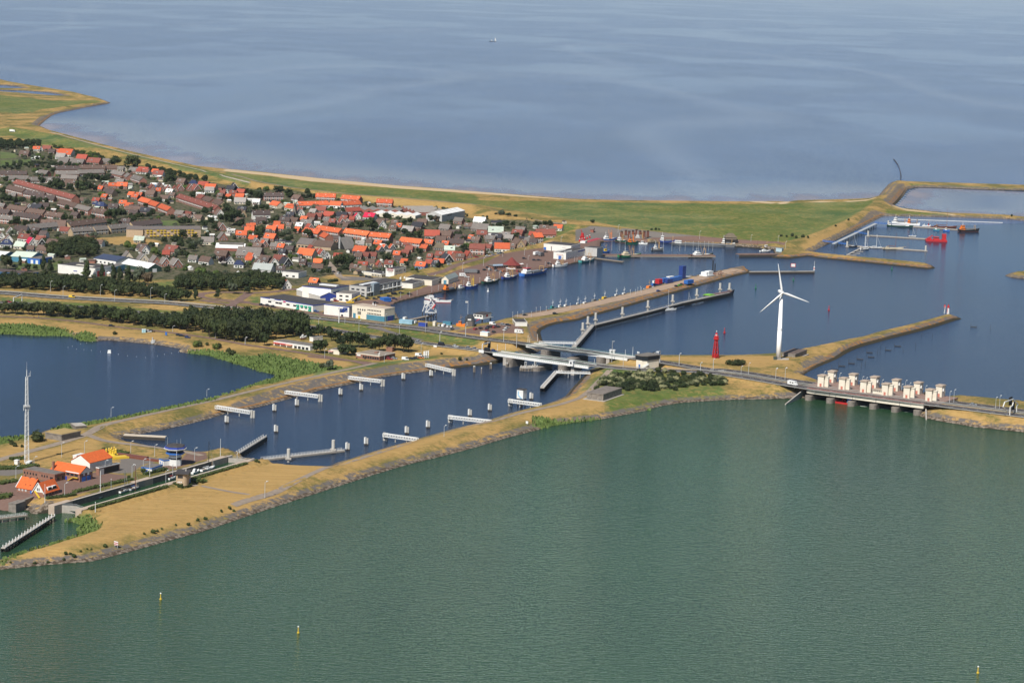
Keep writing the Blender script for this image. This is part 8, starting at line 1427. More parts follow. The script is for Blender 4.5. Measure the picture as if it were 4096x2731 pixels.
cars('D','155,912k 240,922k 315,938k', -40, 'before the long white works'); cars('D','890,1003b', 10, 'before the long white works'); cars('D','1012,1028k 1095,1034k 1145,1046k 1200,1052k 1255,1060k', 60, 'before the plain white block'); cars('D','985,880r 1160,860r 1110,858Vw', 20, 'in the works yard'); cars('D','1500,795k 1585,830k 1680,832k 1745,816k 1875,796k 2033,756k 2143,772k 1940,826n 2065,675r 1690,888k 1938,772Vk', 25, 'on the inner quay'); cars('D','1125,472k 1195,490w 1070,418k 1045,298k', 70, 'in the village street'); cars('D','1500,524k 1575,534k 1620,545k', 10, 'in front of the low restaurant')
cars('E','795,546k 825,523k 845,533w 870,528s 900,533k 880,508s 910,553s 950,568s 850,548s 1110,558r 975,558o', 60, 'on the quay beside the red roofed restaurant'); cars('E','515,593k 630,613w 1170,438k 1265,455k 1310,455k 1370,376k 1405,488k', 10, 'on the outer quay'); cars('E','850,381w 825,418w 880,403s 930,395s 955,388k 465,495w 1310,288w 720,425r', 30, 'in the street behind the green dike'); cars('E','1460,957k 1175,973k', 25, 'at the head of the mole'); cars('F','785,863n 955,818k 985,811l 1005,801k 1040,795o', 50, 'on the mole quay')
def truck(lab, s, ang, cc, bc, L=9, name='truck'):
    p = gp(s); o = thing(name, lab, name.replace('_',' '), (p.x,p.y,p.z+.1), ang); mb = MB(); mb.box(-L/2,L/2-2.2,-1.25,1.25,.9,3.7); mb.obj('cargo_box', PM[bc], o); mb = MB(); mb.add([(L/2-2,-1.2,.6),(L/2,-1.2,.6),(L/2,1.2,.6),(L/2-2,1.2,.6),(L/2-2,-1.2,3.1),(L/2-.35,-1.2,3.1),(L/2-.35,1.2,3.1),(L/2-2,1.2,3.1)], [(3,2,1,0),(4,5,6,7),(0,1,5,4),(1,2,6,5),(2,3,7,6),(3,0,4,7)]); c = mb.obj('cab', PM[cc], o); mb = MB(); mb.box(L/2-.2,L/2-.02,-1.05,1.05,1.8,2.8); mb.obj('windscreen', M_GLASS, c)
    for x in (-L*.35,-L*.22,L*.36):
        for y in (-1.15,1.15): w_ = link('wheel', WHEEL, o, (x,y,.48)); w_.scale = (1.55,1.2,1.55)
truck('white box truck beside the fish hall', 'E 1285,405', 1.0, 'w','w'); truck('grey trailer truck beside the white box truck', 'E 1330,413', 1.0, 'e','e', 7); truck('long dark truck on the quay below the green dike', 'E 675,575', .1, 'k','e', 14); truck('white truck on the far sea dike', 'A 118,68', -.3, 'w','w', 9)
def camper(lab, p, ang, L=6.5):
    o = thing('camper_van', lab, 'camper van', (p.x,p.y,p.z+.1), ang); mb = MB(); mb.box(-L/2,L/2-1.6,-1.15,1.15,.5,2.9); mb.box(L/2-1.7,L/2-1.0,-1.15,1.15,1.9,2.9); mb.obj('body', PM['w'], o); mb = MB(); mb.add([(L/2-1.6,-1,.5),(L/2,-1,.5),(L/2,1,.5),(L/2-1.6,1,.5),(L/2-1.6,-1,1.95),(L/2-.8,-1,1.9),(L/2-.8,1,1.9),(L/2-1.6,1,1.95)], [(3,2,1,0),(4,5,6,7),(0,1,5,4),(1,2,6,5),(2,3,7,6),(3,0,4,7)]); mb.obj('cab', PM['w'], o)
    for x in (-1.6,.2): mb = MB(); mb.box(x,x+1.1,-1.2,-1.14,1.5,2.2); mb.obj('window', M_GLASS, o)
    for x in (-L*.28,L*.33):
        for y in (-1.0,1.0): link('wheel', WHEEL, o, (x,y,.31))
q, a = onroad(pn, 1.8, 'I 250,930'); camper('white camper van driving towards the sluices', q, a, 7); camper('white camper van alone on the brick car park', gp('T1 2240,728'), -.2, 6.5); camper('cream caravan van on the quay', gp('E 590,605'), .2, 6)
# ---- lamps -----------------------------------------------------------------------------
LMP = {}; M_LAMPG = mat('lamp_grey', (.46,.47,.47), .5, .03)
def lamps(txt, label, arm=1, hd=None, grp='street lamps along the highway'):
    for s in txt.split('|'):
        for u, v, h in toks(s): 
            p = ground(u, v); hh = h/CR[s.split()[0]][2]/ppm(p)/.985 if h else 9; hh = min(14, max(4, hh)); o = bpy.data.objects.new('street_lamp', None); COL.objects.link(o); o.empty_display_size = .5; o.location = (p.x,p.y,p.z-.1); o.rotation_euler = (0,0,hd if hd is not None else ROT+math.pi/2)
            if 'p' not in LMP: m = MB(); m.tube((0,0,0),(0,0,1),.14,.09,6); LMP['p'] = m.mesh('pole', [M_LAMPG]); m = MB(); m.tube((0,0,-.05),(1.5,0,.25),.08,.07,5); LMP['a'] = m.mesh('arm', [M_LAMPG]); m = MB(); m.box(1.2,2.3,-.28,.28,.15,.42); LMP['h'] = m.mesh('lamp_head', [M_STEELW]); m = MB(); m.lathe([(.12,0),(.27,.2),(.18,.4)], 8); LMP['g'] = m.mesh('lamp_head', [M_STEELW])
            q = link('pole', LMP['p'], o); q.scale = (1,1,hh)
            if arm: link('arm', LMP['a'], o, (0,0,hh)); link('lamp_head', LMP['h'], o, (0,0,hh))
            else: link('lamp_head', LMP['g'], o, (0,0,hh))
            LAMPS.append((o, p, label, grp))
LAMPS = []
lamps('B 593,458,108 1078,490,105 475,395,95 945,430,95 1417,463,100 1550,505,85|D 1275,1155,155 1463,1270,150 1815,1210,170 2007,1325,150 922,1200,110 708,1080,90|T1 478,705,190 745,895,180 1235,790,220 1950,890,220 395,1130,210', 'grey street lamp beside the highway west of the bridges')
lamps('J 268,280,110 650,405,120 950,385,130 1288,470,200 1920,500,110 2240,545,105 2120,565,90 1393,515,90|H 340,1355,130 740,1415,130 590,1440,110 1070,1470,100 1158,1468,130 1480,1470,75 1590,1470,80', 'grey street lamp beside the highway between bridges and sluices')
lamps('I 15,865,95 103,870,105 470,850,45 618,865,30 830,900,30 865,910,55 1015,930,35 1275,960,50 1425,985,40 1200,975,60 1237,935,40 1650,1095,110 1690,1085,115 2083,1150,105 2120,1140,115', 'grey street lamp on the dam at the sluices')
lamps('L 150,510,115 320,390,85 580,305,130 795,280,120 1230,265,105 1455,300,105 1830,345,120 608,680,125 1242,500,120 1348,400,60 990,460,120 1560,565,130|Y 2192,955,250', 'grey lamp around the lock yard', grp='lamps of the lock yard')
lamps('K 190,300,60 937,430,80 1498,470,70|B 1625,770,50 2025,835,55 2305,890,65|K 2060,1170,100|V 255,958,20 475,910,15', 'thin grey lamp along the lake road', grp='lamps along the lake road')
lamps('E 5,808,40 90,800,40 160,785,40 300,752,30 360,735,30 600,693,30 750,665,30 935,618,30 1170,575,30 1365,510,40 1410,505,40 1640,470,45 1665,460,45|E 1060,990,50 1105,985,45 1155,975,40 1235,985,50 1280,945,30 1320,940,30 1375,935,40 1600,905,30 1700,880,40 2165,780,40 2215,770,40 2270,755,35 1785,500,50', 'small quay lamp with white head', 0, grp='quay lamps of the harbour')
lamps('F 345,475,0 420,478,0 470,480,0 610,480,0 660,482,0 760,480,0 830,482,0 910,482,0 985,482,0 1035,480,0 1110,478,0 1160,478,0 1215,478,0 1255,476,0 1295,480,0 590,870,45 520,890,35 615,860,25', 'small quay lamp with white head', 0, grp='quay lamps of the harbour')
lamps('E 785,505,75 588,555,75 965,420,35 1170,405,60 1515,280,50 1205,450,35 320,650,60|F 405,310,70 1172,370,70 1655,395,60 1910,400,55 1980,460,65', 'slim grey lamp beside the dike at the harbour', grp='lamps at the harbour dike')
lamps('E 240,1100,120 375,1210,85 615,1160,115', 'slim grey lamp at the fenced yard', grp='lamps at the fenced yard')
def pole(lab, s, hpx, name='flag_pole', cat='pole', r=.14, m=M_STEELW, flag=None):
    p = gp(s); h = hpx/CR[s.split()[0]][2]/ppm(p)/.985; o = thing(name, lab, cat, (p.x,p.y,p.z-.1)); mb = MB(); mb.tube((0,0,0),(0,0,h),r,r*.6,7); mb.obj('pole', m, o); mb = MB(); mb.lathe([(.05,h),(.22,h+.1),(.05,h+.35)], 6); mb.obj('finial', M_STEELW, o)
    if flag: mb = MB(); mb.add([(-.1,0,h-.2),(-1.3,.3,h-1.2),(-1.0,.35,h-2.6),(-.1,.05,h-2.0),(-.1,.06,h-.2),(-1.3,.36,h-1.2),(-1.0,.41,h-2.6),(-.1,.11,h-2.0)], [(0,1,2,3),(7,6,5,4),(0,4,5,1),(1,5,6,2),(2,6,7,3),(3,7,4,0)]); mb.obj('flag', flag, o)
    return o, h
pole('tall white pole on the yard side of the lock', 'Y 388,615', 270); pole('tall white pole at the upper lock head', 'Y 1495,305', 270); pole('short white post at the near side of the upper lock head', 'Y 1757,408', 145); pole('tall white pole in front of the control tower', 'Y 808,510', 260); pole('thick white pole at the lower lock head', 'Z 845,1045', 340); pole('white storm signal post on the dry lawn', 'L 897,835', 90, 'signal_post', r=.2); pole('brown and white pole behind the lock boats', 'L 1272,640', 260, r=.12, m=PM['q']); pole('thin blue topped pole at the lock hedge', 'L 1045,680', 140, m=M_STEELG)
pole('white flag pole before the brick restaurant', 'T2 1262,298', 165, flag=M_GREYW); pole('white flag pole with flag at the white cafe', 'S2 1810,945', 170, flag=M_STEELW); pole('white flag pole beside the first cafe flag', 'S2 2000,910', 160, flag=M_STEELW); pole('tall light mast beside the far bridge approach', 'J 390,338', 180, 'light_mast', r=.25, m=M_STEELG); pole('tall white mast beside the far bridge', 'T3 1630,525', 400, 'light_mast', r=.2, m=M_STEELG)
for i, s in enumerate(('J 210,365','J 287,360','J 513,300','J 587,270','J 498,280','J 1122,505','J 1413,415','J 1483,410')): pole('white barrier post at the bridges, %s from the west' % ordn[i], s, 62 if i < 7 else 82, 'barrier_post', 'post', .16)
for i, (u, v) in enumerate(((2113,252),(2150,250),(2186,246))):
    o, h = pole('white banner post before the parked cars at the restaurant, %s of three' % ordn[i], f'T2 {u},{v}', 145, 'banner_post', 'banner'); mb = MB(); mb.box(-1.0,-.1,-.04,.04,h*.35,h*.95); mb.obj('banner', PM['w'], o)
# ---- gantries, boards ---------------------------------------------------------------------
def board(lab, s, w, h, z, m, n=2, name='sign_board'):
    p = gp(s); o = thing(name, lab, 'sign', (p.x,p.y,p.z-.1), ROT); mb = MB(); mb.box(-w/2,w/2,-.06,.06,z,z+h); mb.obj('panel', m, o)
    for x in ((-w*.35,w*.35) if n == 2 else (0,)): mb = MB(); mb.tube((x,.1,0),(x,.1,z+h*.5),.09,n=6); mb.obj('post', M_STEELG, o)
board('pair of low white boards below the highway gantry', 'T1 1528,1092', 4.2, 2.0, .3, PM['w'], name='white_board'); board('two small white boards at the edge of the near carriageway', 'T1 660,990', 2.8, 1.3, .3, PM['w'], name='white_board'); board('red and white striped notice board on the stone slope of the dam', 'L 1092,1158', 2.4, 1.9, 1.2, PM['w']); ob = MB().box(-1.1,1.1,-.1,-.07,1.4,1.8).box(-1.1,1.1,-.1,-.07,2.2,2.6).obj('red_stripe', PM['r'], THINGS[-1]); board('small notice board on the slope near the reeds', 'J 488,1062', 1.6, 1.5, 1.0, PM['w'], 1); board('white information panel beside the bathing beach', 'B 1563,808', 1.8, 2.4, .4, PM['b'], 1)
def gantry(lab, pts, signs, m=M_STEELW):
    """overhead sign portal: posts and beam read off the photograph in one upright plane across the road"""
    p0 = gp(pts[0]); n_ = UX; q = []
    for s in pts:
        u, v, _ = toks(s)[0]; q.append(onplane(u, v, p0, n_))
    o = thing('sign_gantry', lab, 'sign gantry', p0, 0); q = [a-p0 for a in q]; mb = MB()
    for a, b in zip(q[:-1], q[1:]): mb.bar(a, b, .5)
    mb.obj('portal_frame', m, o)
    for s, w, h in signs:
        u, v, _ = toks(s)[0]; c = onplane(u, v, p0, n_)-p0; mb = MB(); mb.add([c-UY*(w/2)-Vector((0,0,h/2))+UX*e for e in (-.5,)]+[c+UY*(w/2)-Vector((0,0,h/2))-UX*.5, c+UY*(w/2)+Vector((0,0,h/2))-UX*.5, c-UY*(w/2)+Vector((0,0,h/2))-UX*.5, c-UY*(w/2)-Vector((0,0,h/2))-UX*.8, c+UY*(w/2)-Vector((0,0,h/2))-UX*.8, c+UY*(w/2)+Vector((0,0,h/2))-UX*.8, c-UY*(w/2)+Vector((0,0,h/2))-UX*.8], [(0,1,2,3),(7,6,5,4),(0,4,5,1),(1,5,6,2),(2,6,7,3),(3,7,4,0)]); mb.obj('sign_panel', M_DARK, o)
gantry('white sign portal over the near carriageway at the left edge', ['T5 243,725','T5 243,630','T5 395,572','T5 392,690'], [('T5 330,600',3,1.6)])
gantry('white cantilever with black matrix signs before the near bridge', ['T1 1548,1045','T1 1552,925','T1 1690,890'], [('T1 1630,905',3.5,2.2),('T1 1695,935',3,4.4),('T1 1685,985',3,3)])
gantry('grey cantilever mast with signal lamps beside the control building', ['J 1738,475','J 1742,362','J 1685,382'], [('J 1690,385',2.5,2)], M_STEELG)
gantry('white cantilever sign post over the near carriageway at the right edge', ['W 1793,1120','W 1803,930','W 1850,900','W 1868,830'], [('W 1885,910',5,5)])
gantry('white post and bent sign truss over the far carriageway at the right edge', ['W 1935,1058','W 1940,900','W 1970,870','W 1880,795','W 1870,760','W 1690,825','W 1655,920','W 1755,1035'], [('W 1830,805',5,5)])
o, h = pole('tall white cantilever post with two blue road signs', 'D 1195,1150', 215, 'sign_post', 'sign', .4); mb = MB(); a_ = Vector(((P('D 1340,970',6)-P('D 1195,1000',6)).xy.to_3d())); mb.bar((0,0,h*.75), a_.normalized()*9+Vector((0,0,h*.75)), .35); mb.obj('arm', M_STEELW, o)
for t, hh in ((.45,3),(.95,3.4)): c = a_.normalized()*9*t+Vector((0,0,h*.72)); mb = MB(); mb.box(c.x-1.7,c.x+1.7,c.y-.1,c.y+.1,c.z-hh/2,c.z+hh/2); mb.obj('blue_panel', PM['n'], o)
# ---- buoys, stakes ------------------------------------------------------------------------
def buoy(lab, s, col, h=3.0, r=.8, post=False):
    p = P(s); o = thing('buoy', lab, 'buoy', p); mb = MB()
    if post: mb.lathe([(.5,-.4),(.55,.4),(.22,.5),(.16,h)], 8)
    else: mb.lathe([(r,-.5),(r,.8),(r*.35,1.2),(r*.3,h)], 10)
    mb.obj('float', PM[col], o); mb = MB(); mb.lathe([(.1,h),(.4,h+.25),(.1,h+.6)], 8); mb.obj('top_mark', PM['w' if col == 'y' else col], o)
buoy('red buoy behind the red lighthouse', 'H 876,975','r',3.4); buoy('red buoy beyond the turbine towards the beacon', 'H 2103,710','r',3.4); buoy('green buoy off the end of the long jetty', 'F 1700,832','g',3.4); buoy('small green buoy near the breakwater arm', 'F 2055,757','g',2); buoy('green buoy below the marina breakwater', 'G 1108,1125','g',2.6); buoy('white mooring buoy in the middle of the harbour', 'E 828,745','w',2.4,.9)
buoy('yellow post buoy in the green lake, first from the dam', 'V 369,1376','y',2.4,post=True); buoy('yellow post buoy in the green lake, middle one', 'V 685,1453','y',2.4,post=True); buoy('yellow post buoy in the green lake, nearest the bottom corner', 'V 2246,1545','y',2.4,post=True)
for i, s in enumerate(('I 1005,540','I 1045,590','I 870,612','I 1137,552','I 885,655','I 780,675','I 700,715','I 820,745','I 855,730','I 610,740','I 545,772','I 1335,560','I 1490,465','I 1390,455','I 1215,605','I 970,625','I 1000,620','I 1850,370','I 1910,370','I 2035,390')):
    p = P(s); r = random.Random(i); h = r.uniform(2.2,4.5); t = r.uniform(0,6.28); mb = MB(); mb.tube((0,0,-1),(.5*math.cos(t),.5*math.sin(t),h),.13,.08,5)
    if i in (1,2,3,4,5,6,9,10,17): mb.bar((0,0,.25),(4.5,-.6,.35),.35); mb.bar((0,.3,.2),(4.4,-.3,.25),.3)
    ob = mb.obj('fishing_stake', M_WOODD); ob.location = (p.x,p.y,0); tag(ob, 'dark fishing stake in the water behind the right breakwater', 'stake', 'fishing stakes behind the right breakwater')
pl = resample(line('G 1120,85 1150,120 1175,165 1188,210 1196,250 1192,285'), 9); o = thing('groyne', 'curved row of dark groyne stakes running out to sea', 'groyne', pl[0]); r = random.Random(2)
for p in pl:
    if r.random() < .8: q = p-pl[0]; mb = MB(); mb.tube((q.x,q.y,-1),(q.x+r.uniform(-.6,.6),q.y,r.uniform(1.0,2.0)),.5,.4,5); mb.obj('stake', M_WOODD, o)
pl = resample(line('B 870,865 760,885 680,905 640,918 720,930 860,945 1030,968 1200,995 1370,1012 1480,995 1680,958'), 6); mb = MB()
for p in pl: mb.lathe([(.05,0),(.16,.1),(.05,.35)], 6, (p.x-pl[0].x,p.y-pl[0].y,0))
ob = mb.obj('float_line', PM['w']); ob.location = pl[0]; tag(ob, 'line of small white floats enclosing the bathing water', 'float line')
p = P('B 1030,968'); ob = MB().box(-1.2,1.2,-1.2,1.2,-.2,.7).box(-1,1,-1,1,.7,2.0).obj('swim_raft', PM['w']); ob.location = p; tag(ob, 'white bathing raft on the float line', 'raft')
for i, s in enumerate(('B 1346,778','B 1364,778')): p = gp(s); o = thing('portable_toilet', 'pale blue portable toilet beside the brick lane, %s one' % ('first','second')[i], 'toilet', p, -.2); mb = MB(); mb.box(-.7,.7,-.7,.7,0,2.4); mb.obj('cabin', mat('pale_blue_plastic', (.30,.48,.55), .6, .04), o); mb = MB(); mb.box(-.75,.75,-.75,.75,2.4,2.6); mb.obj('roof', PM['w'], o)
p = gp('B 1440,872'); ob = boat('small', 'white rowing boat drawn up on the bathing beach', 'B 1420,872 1460,870', 'w','w','w', 'beach_boat', z=p.z+.1, L=5)
# ---- yard goods ------------------------------------------------------------------------------
pr = gp('L 945,268'); o = thing('pipe_stack', 'stack of rust red pipes behind the orange hall', 'pipes', pr, 1.0)
for i in range(4): mb = MB(); mb.tube((-9+i,i*1.0-1,.6),(9+i,i*1.0-1,.6),.6,n=10); mb.obj('pipe', PM['q'], o)
for i, (u, v) in enumerate(((1000,290),(1025,285),(1050,280),(1075,275),(1040,295),(1090,290),(1065,300))):
    p = gp(f'L {u},{v}'); o = thing('navigation_buoy', 'yellow navigation buoy stored behind the orange hall', 'buoy', p, i, 'yellow buoys stored in the lock yard'); mb = MB(); mb.lathe([(1.2,0),(1.4,.8),(.6,1.4),(.5,3.2)], 10); mb.obj('float', PM['y'], o); mb = MB(); mb.lathe([(.2,3.2),(.6,3.5),(.2,4.0)], 8); mb.obj('top_mark', PM['y'], o)
p = gp('L 1085,318'); ob = MB().box(-7,7,-2.2,2.2,0,1.0).box(-6,6,-1.8,1.8,1,1.2).obj('pontoon', PM['y']); ob.location = p; ob.rotation_euler = (0,0,.5); tag(ob, 'flat yellow pontoon lying beside the orange hall', 'pontoon')
for lab, s, d, m in (('long rust coloured beam pile at the back of the asphalt yard','L 1240,300',(20,1.6,1.4),'q'),('rust coloured beam pile near the control tower hut','L 1370,328',(24,1.4,1.2),'q')): boxthing(lab, s, d, PM[m], gp(s).z, -.42, 'beam_pile')
p = gp('D 1345,888'); o = thing('mobile_crane', 'yellow mobile crane in the works yard', 'crane', p, .5); mb = MB(); mb.box(-3,3,-1.2,1.2,.6,1.8); mb.obj('chassis', PM['y'], o); mb = MB(); mb.bar((-1,0,2),(9,0,6.2),.7); mb.obj('boom', PM['y'], o)
p = gp('E 1715,250'); o = thing('harbour_crane', 'red crane standing on the quay behind the fish hall', 'crane', p, .3); mb = MB(); mb.box(-2,2,-2,2,0,3); mb.lathe([(1.6,3),(1.4,6)], 8); mb.obj('base', PM['r'], o); mb = MB(); mb.bar((0,0,5.5),(-2,0,9.5),.6); mb.obj('jib', PM['r'], o)
for i, (u, v) in enumerate(((1690,275),(1712,272),(1735,265),(1760,250),(1785,240))): p = gp(f'E {u},{v}'); o = thing('mooring_buoy', f'red steel buoy stored on the quay behind the fish hall, {ordn[i]} from the fish hall', 'buoy', p, 0, 'red buoys stored behind the fish hall'); mb = MB(); mb.lathe([(1.0,0),(1.1,.8),(.5,1.4),(.3,2.6)], 10); mb.obj('float', PM['r'], o); mb = MB(); mb.lathe([(.2,2.6),(.5,2.9),(.2,3.3)], 8); mb.obj('top_mark', PM['w'], o)
for i, (u, v, h) in enumerate(((437,365,75),(478,345,65),(508,372,85),(545,340,58),(577,368,95),(613,345,60),(650,378,90),(683,365,80))):
    p = P(f'F {u},{v}', 1); hh = h/2.352/ppm(p)/.985; o = thing('landing_post', f'tall dark timber post in the fishing basin, {ordn[i]} from the fish hall', 'post', (p.x,p.y,0), 0, 'row of tall dark posts in the fishing basin'); mb = MB()
    for x in (-.8,.8):
        for y in (-.8,.8): mb.bar((x,y,-1),(x*.8,y*.8,hh),.8)
    mb.obj('pile', PM['q'], o); mb = MB(); mb.box(-1.3,1.3,-1.3,1.3,hh,hh+.6); mb.obj('cap', M_WOODD, o)
a_, b_ = P('F 437,300',1), P('F 690,300',1)
o, w, d = blk('blue grey harbour hut beside the dark sheet pile pier', 'hut', 'F 1892,482 1945,487 1975,475', 3.2, mat('pale_blue_render', (.36,.48,.53), .8, .05), M_GREYT, name='harbour_hut', D=7)
p = gp('F 1460,400'); o = thing('lookout_hut', 'dark lookout hut with thatch brown pointed roof on the north quay', 'hut', p, .1); mb = MB(); mb.box(-7,7,-4,4,0,3.4); mb.obj('base', M_BLACKW, o); mb = MB(); mb.box(-5.5,5.5,-4,4,3.4,5.6); mb.obj('wall', M_CAP, o); mb = MB(); mb.gable(-6,6,-4.5,4.5,5.6,9.4,.4,hip=4); mb.obj('roof', RM['t'][0], o)
o, w, d = hall('small red brick hut with grey roof at the end of the dike road', 'hut', 'F 150,300 172,305 187,298', 3.4, 5.0, M_REDB, M_GREYT, 'brick_hut', D=5)
p = gp('E 1190,105'); o = thing('play_frame', 'small timber frame on the grass behind the village', 'frame', p); mb = MB()
for x, y in ((-2,-2),(2,-2),(2,2),(-2,2)): mb.bar((x,y,0),(0,0,6),.25)
mb.obj('pole', M_WOODD, o)
for i, (s, c_) in enumerate((('T5 605,1000','q'),('T5 690,998','e'))):
    p = gp(s); o = thing('cyclist', 'cyclist in dark clothes riding on the brick lane, %s one' % ('leading','following')[1-i], 'person', p, -.1); sk_ = bpy.data.meshes.new('body'); bm = bmesh.new(); J = [(0,0,1.0,.16),(.12,0,1.35,.17),(.2,0,1.55,.08),(.22,0,1.72,.12),(.15,.18,1.42,.07),(.4,.2,1.2,.05),(.55,.18,1.15,.04),(.15,-.18,1.42,.07),(.4,-.2,1.2,.05),(.55,-.18,1.15,.04),(.3,.12,.85,.1),(.15,.12,.45,.07),(.2,-.12,.7,.1),(.3,-.12,.3,.07)]; E_ = [(0,1),(1,2),(2,3),(1,4),(4,5),(5,6),(1,7),(7,8),(8,9),(0,10),(10,11),(0,12),(12,13)]
    V_ = [bm.verts.new(j[:3]) for j in J]; [bm.edges.new((V_[a],V_[b])) for a, b in E_]; bm.to_mesh(sk_); bm.free(); ob = link('body', sk_, o); sk_.materials.append(PM[c_]); md = ob.modifiers.new('skin','SKIN')
    for k, j in enumerate(J): sk_.skin_vertices[0].data[k].radius = (j[3],j[3])
    mb = MB()
    for x in (-.5,.55):
        for k in range(10): t0, t1 = 6.283*k/10, 6.283*(k+1)/10; mb.bar((x+.33*math.cos(t0),0,.34+.33*math.sin(t0)),(x+.33*math.cos(t1),0,.34+.33*math.sin(t1)),.05)
    mb.bar((-.5,0,.34),(.5,0,.8),.06); mb.bar((-.1,0,.9),(.05,0,.35),.06); mb.bar((.5,0,1.05),(.55,0,.34),.06); mb.obj('bicycle', PM['k'], o)
# ================================================================ garden sheds, low greenery, and the words that single each thing out
def inlist(p, L): return inpoly(np.array([[p[0]]]), np.array([[p[1]]]), L)[0,0]
TOWN = zpoly(ZONES['town'][0], 2.5); rf_ = random.Random(77); SHEDS = []
AVOID = [[(p.x,p.y) for p in gl(s)] for s in ('A 860,1050 1200,1020 1510,1070 1510,1120 1100,1130','A 1440,900 1680,900 1680,950 1480,950','A -60,250 160,270 160,330 -60,380','C 960,930 1040,1000 1090,1080 1280,1080 1260,1110 1040,1090')]
txs = [p[0] for p in TOWN]; tys = [p[1] for p in TOWN]
SHM = {}
def rnd_town(m):
    for _ in range(200):
        x, y = rf_.uniform(min(txs),max(txs)), rf_.uniform(min(tys),max(tys))
        if inlist((x,y), TOWN) and not blocked(Vector((x,y,0)), m) and not any(inlist((x,y), a) for a in AVOID): return x, y
for o in list(COL.objects):
    if o.get('w') and o.get('d'): a_ = o.rotation_euler.z; FOOT.append((o.location.x+math.cos(a_)*o['w']/2-math.sin(a_)*o['d']/2, o.location.y+math.sin(a_)*o['w']/2+math.cos(a_)*o['d']/2, max(o['w'],o['d'])*.6))
shedm = MB(); shedm.house_walls(-2,2,-1.5,1.5,0,2.1,2.8); SW = shedm.mesh('wall'); shedm = MB(); shedm.gable(-2,2,-1.5,1.5,2.15,2.95,.25,.12); SR = shedm.mesh('roof')
for i in range(210):
    q = rnd_town(1.5)
    if not q: continue
    x, y = q; k = rf_.uniform(.8,1.9); o = bpy.data.objects.new('garden_shed', None); COL.objects.link(o); o.empty_display_size = .5; o.location = (x,y,zat(x,y)-.1); o.rotation_euler = (0,0,rf_.choice((-1.05,.52,-.4,1.1))+rf_.uniform(-.1,.1)); o.scale = (k,k*.9,1+.15*k)
    rc = rf_.choice('bgkwddGlgW'.replace('W','w')); wc = rf_.choice('NWCKBFWC'); link('wall', SW, o, m=rf_.choice(WM[wc])); link('roof', SR, o, m=rf_.choice(RM[rc])); FOOT.append((x,y,3)); SHEDS.append((o, Vector((x,y,0)), rc, wc))
vs = []; fs = []; mi = []; off = 0
for i in range(1350):
    q = rnd_town(-.5)
    if not q: continue
    m = rf_.choice(CRV['bush']+CRV['round'][:3]); w = rf_.uniform(2.2,6.2)+(rf_.random() < .14)*3.5; h = w*rf_.uniform(.6,.95); k = len(m.vertices); a = np.empty(k*3, np.float32); m.vertices.foreach_get('co', a); vs.append(a.reshape(-1,3)*np.array([w,w,h],np.float32)+np.array([q[0],q[1],zat(*q)-.15],np.float32)); fs += [[j+off for j in f.vertices] for f in m.polygons]; mi += [rf_.choice((0,0,0,2,2,3))]*len(m.polygons); off += k
m = bpy.data.meshes.new('garden_greenery'); m.from_pydata(np.concatenate(vs).tolist(), [], fs); m.update()
for q in MASS: m.materials.append(q)
m.polygons.foreach_set('material_index', mi); tag(link('garden_greenery', m), 'low garden bushes and small trees between the village houses', 'greenery', kind='stuff')
LM = [(n, P(s, 2.5)) for n, s in (('the care home','A 1600,1057'),('the sports hall','A 2160,1185'),('the A frame church','C 1080,815'),('the windmill','U3 705,480'),('the white hangar','S1 1200,760'),('the long red terrace','U1 660,520'),('the dark red terrace','U2 1100,500'),('the solar roofed hall','B 1000,140'),('the white cafe','S2 1490,790'),('the fish hall','S4 490,745'),('the white school','C 600,1085'),('the pale green hall','B 295,115'),('the crimson roofed house','U3 1850,560'),('the grey gabled sheds','C 1400,470'),('the grey far terraces','U1 1450,190'),('the dike side orange terrace','U3 1180,240'),('the red roofed restaurant','E 1050,520'),('the grey office','D 1565,795'),('the diner','K 600,330'),('the lock yard','L 700,600'),('the wind turbine','H 1509,1284'),('the wood','B 2000,390'),('the roundabout','B 2050,440'),('the lookout hut','F 1460,400'),('the marsh dike','F 400,230'),('the front dam','L 1400,1040'),('the large bunker','J 1200,800'),('the radio mast','X 365,1400'),('the bathing beach','B 1300,860'),('the marina','G 700,850'),('the north quay','F 600,390'),('the far dike corner','A 400,230'))]
TAKEN = set(); BYKEY = {}
def px(p): q = M3.transposed() @ (Vector(p)-Vector((0,0,HC))); return (q.x/-q.z*F, q.y/-q.z*F)
LP_ = [(n, px(p)) for n, p in LM]
def describe(items):
    """items: (object, point, base words, category, group): adds where the thing stands, and counts look-alikes outward from the landmark"""
    by = {}
    for o, p, base, cat, grp in items:
        u = px(p); n, q = min(LP_, key=lambda a: math.hypot(u[0]-a[1][0], 1.6*(u[1]-a[1][1]))); dx, dy = u[0]-q[0], 1.6*(u[1]-q[1])
        rel = ('on the harbour side of' if dx > 0 else 'inland of') if abs(dx) > abs(dy) else ('on the sea side of' if dy > 0 else 'on the lake side of'); by.setdefault((base, rel, n, cat, grp), []).append((math.hypot(dx,dy), id(o), o))
    for (base, rel, n, cat, grp), L in by.items():
        L.sort()
        for i, (_, _, o) in enumerate(L):
            w = '' if len(L) == 1 else (', '+(ordn[i] if i < 20 else 'outermost')); lab = f'{base}{w} {rel} {n}'
            if len(lab.replace(',','').split()) > 16: lab = lab.replace('on the ','')
            tag(o, lab, cat, grp)
items = []
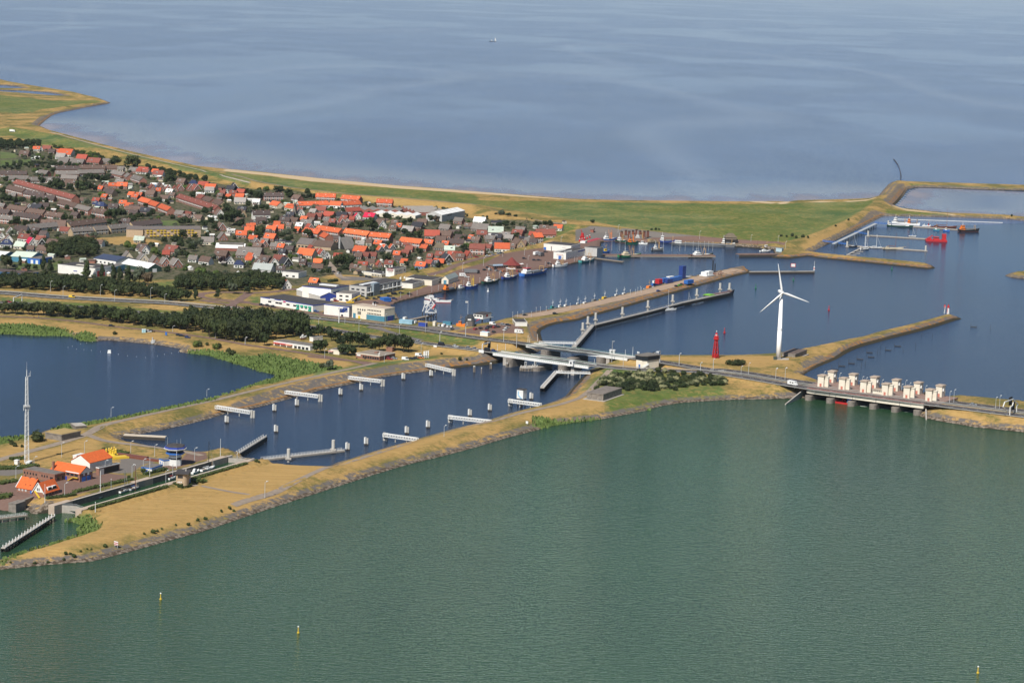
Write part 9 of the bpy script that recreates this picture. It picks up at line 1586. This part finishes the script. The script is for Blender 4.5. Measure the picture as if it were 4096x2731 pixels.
for h in HOUSES:
    r, w = ROOFC[h['rc']][0], WALLC[h['wc']][0]; k = 'terrace' if h['name'] == 'terrace_house' else ('gabled house' if h['kind'] == 'g' else ('wide house' if h['L'] > 13 else 'house'))
    if h['name'] == 'terrace_house': h['o'].name = 'terrace_row'
    items.append((h['o'], h['p'], f"{'long ' if k == 'terrace' and h['units'] > 7 else ''}{r} roofed {w} {k}", 'terrace' if k == 'terrace' else 'house', 'terraced rows of the village' if k == 'terrace' else 'houses of the village'))
for o, p, lf, kind, h in SINGLE:
    if kind == 'bush': items.append((o, p, f'low {LEAFW[lf]} shrub', 'shrub', 'single shrubs'))
    else: items.append((o, p, f"{LEAFW[lf]} {'poplar' if kind == 'poplar' else ('tall tree' if h > 11 else 'tree' if h > 7 else 'small tree')}", 'tree', 'trees of the village and lanes'))
for o, p, rc, wc in SHEDS: items.append((o, p, f'small {WALLC[wc][0]} garden shed', 'shed', 'garden sheds of the village'))
describe(items)
by = {}
for o, p, col, kind, where in CARS: by.setdefault((col, kind, where), []).append((p.x, id(o), o))
for (col, kind, where), L in by.items():
    L.sort(); w = PAL[col][0]
    for i, (_, _, o) in enumerate(L): tag(o, f'{w} {kind} {where}'+('' if len(L) == 1 else f', {ordn[i]} from the west'), kind, 'cars and vans on roads, yards and quays')
for o, p, lab, grp in LAMPS: tag(o, lab, 'street lamp', grp)
# light sea air: everything far fades a little to blue
HAZE = 1.0e-5
if HAZE:
    mb = MB(); mb.box(-14000,14000,-600,32000,-3,330); o = mb.obj('haze', bpy.data.materials.new('haze_air')); m = o.data.materials[0]; m.use_nodes = True; n_ = m.node_tree.nodes; n_.remove(n_['Principled BSDF']); v = n_.new('ShaderNodeVolumePrincipled'); v.inputs['Color'].default_value = (.72,.84,1,1); v.inputs['Density'].default_value = HAZE; v.inputs['Anisotropy'].default_value = 0.0
    m.node_tree.links.new(v.outputs[0], n_['Material Output'].inputs['Volume']); o['kind'] = 'stuff'; o['label'] = 'thin bluish sea air'
bpy.context.view_layer.update()
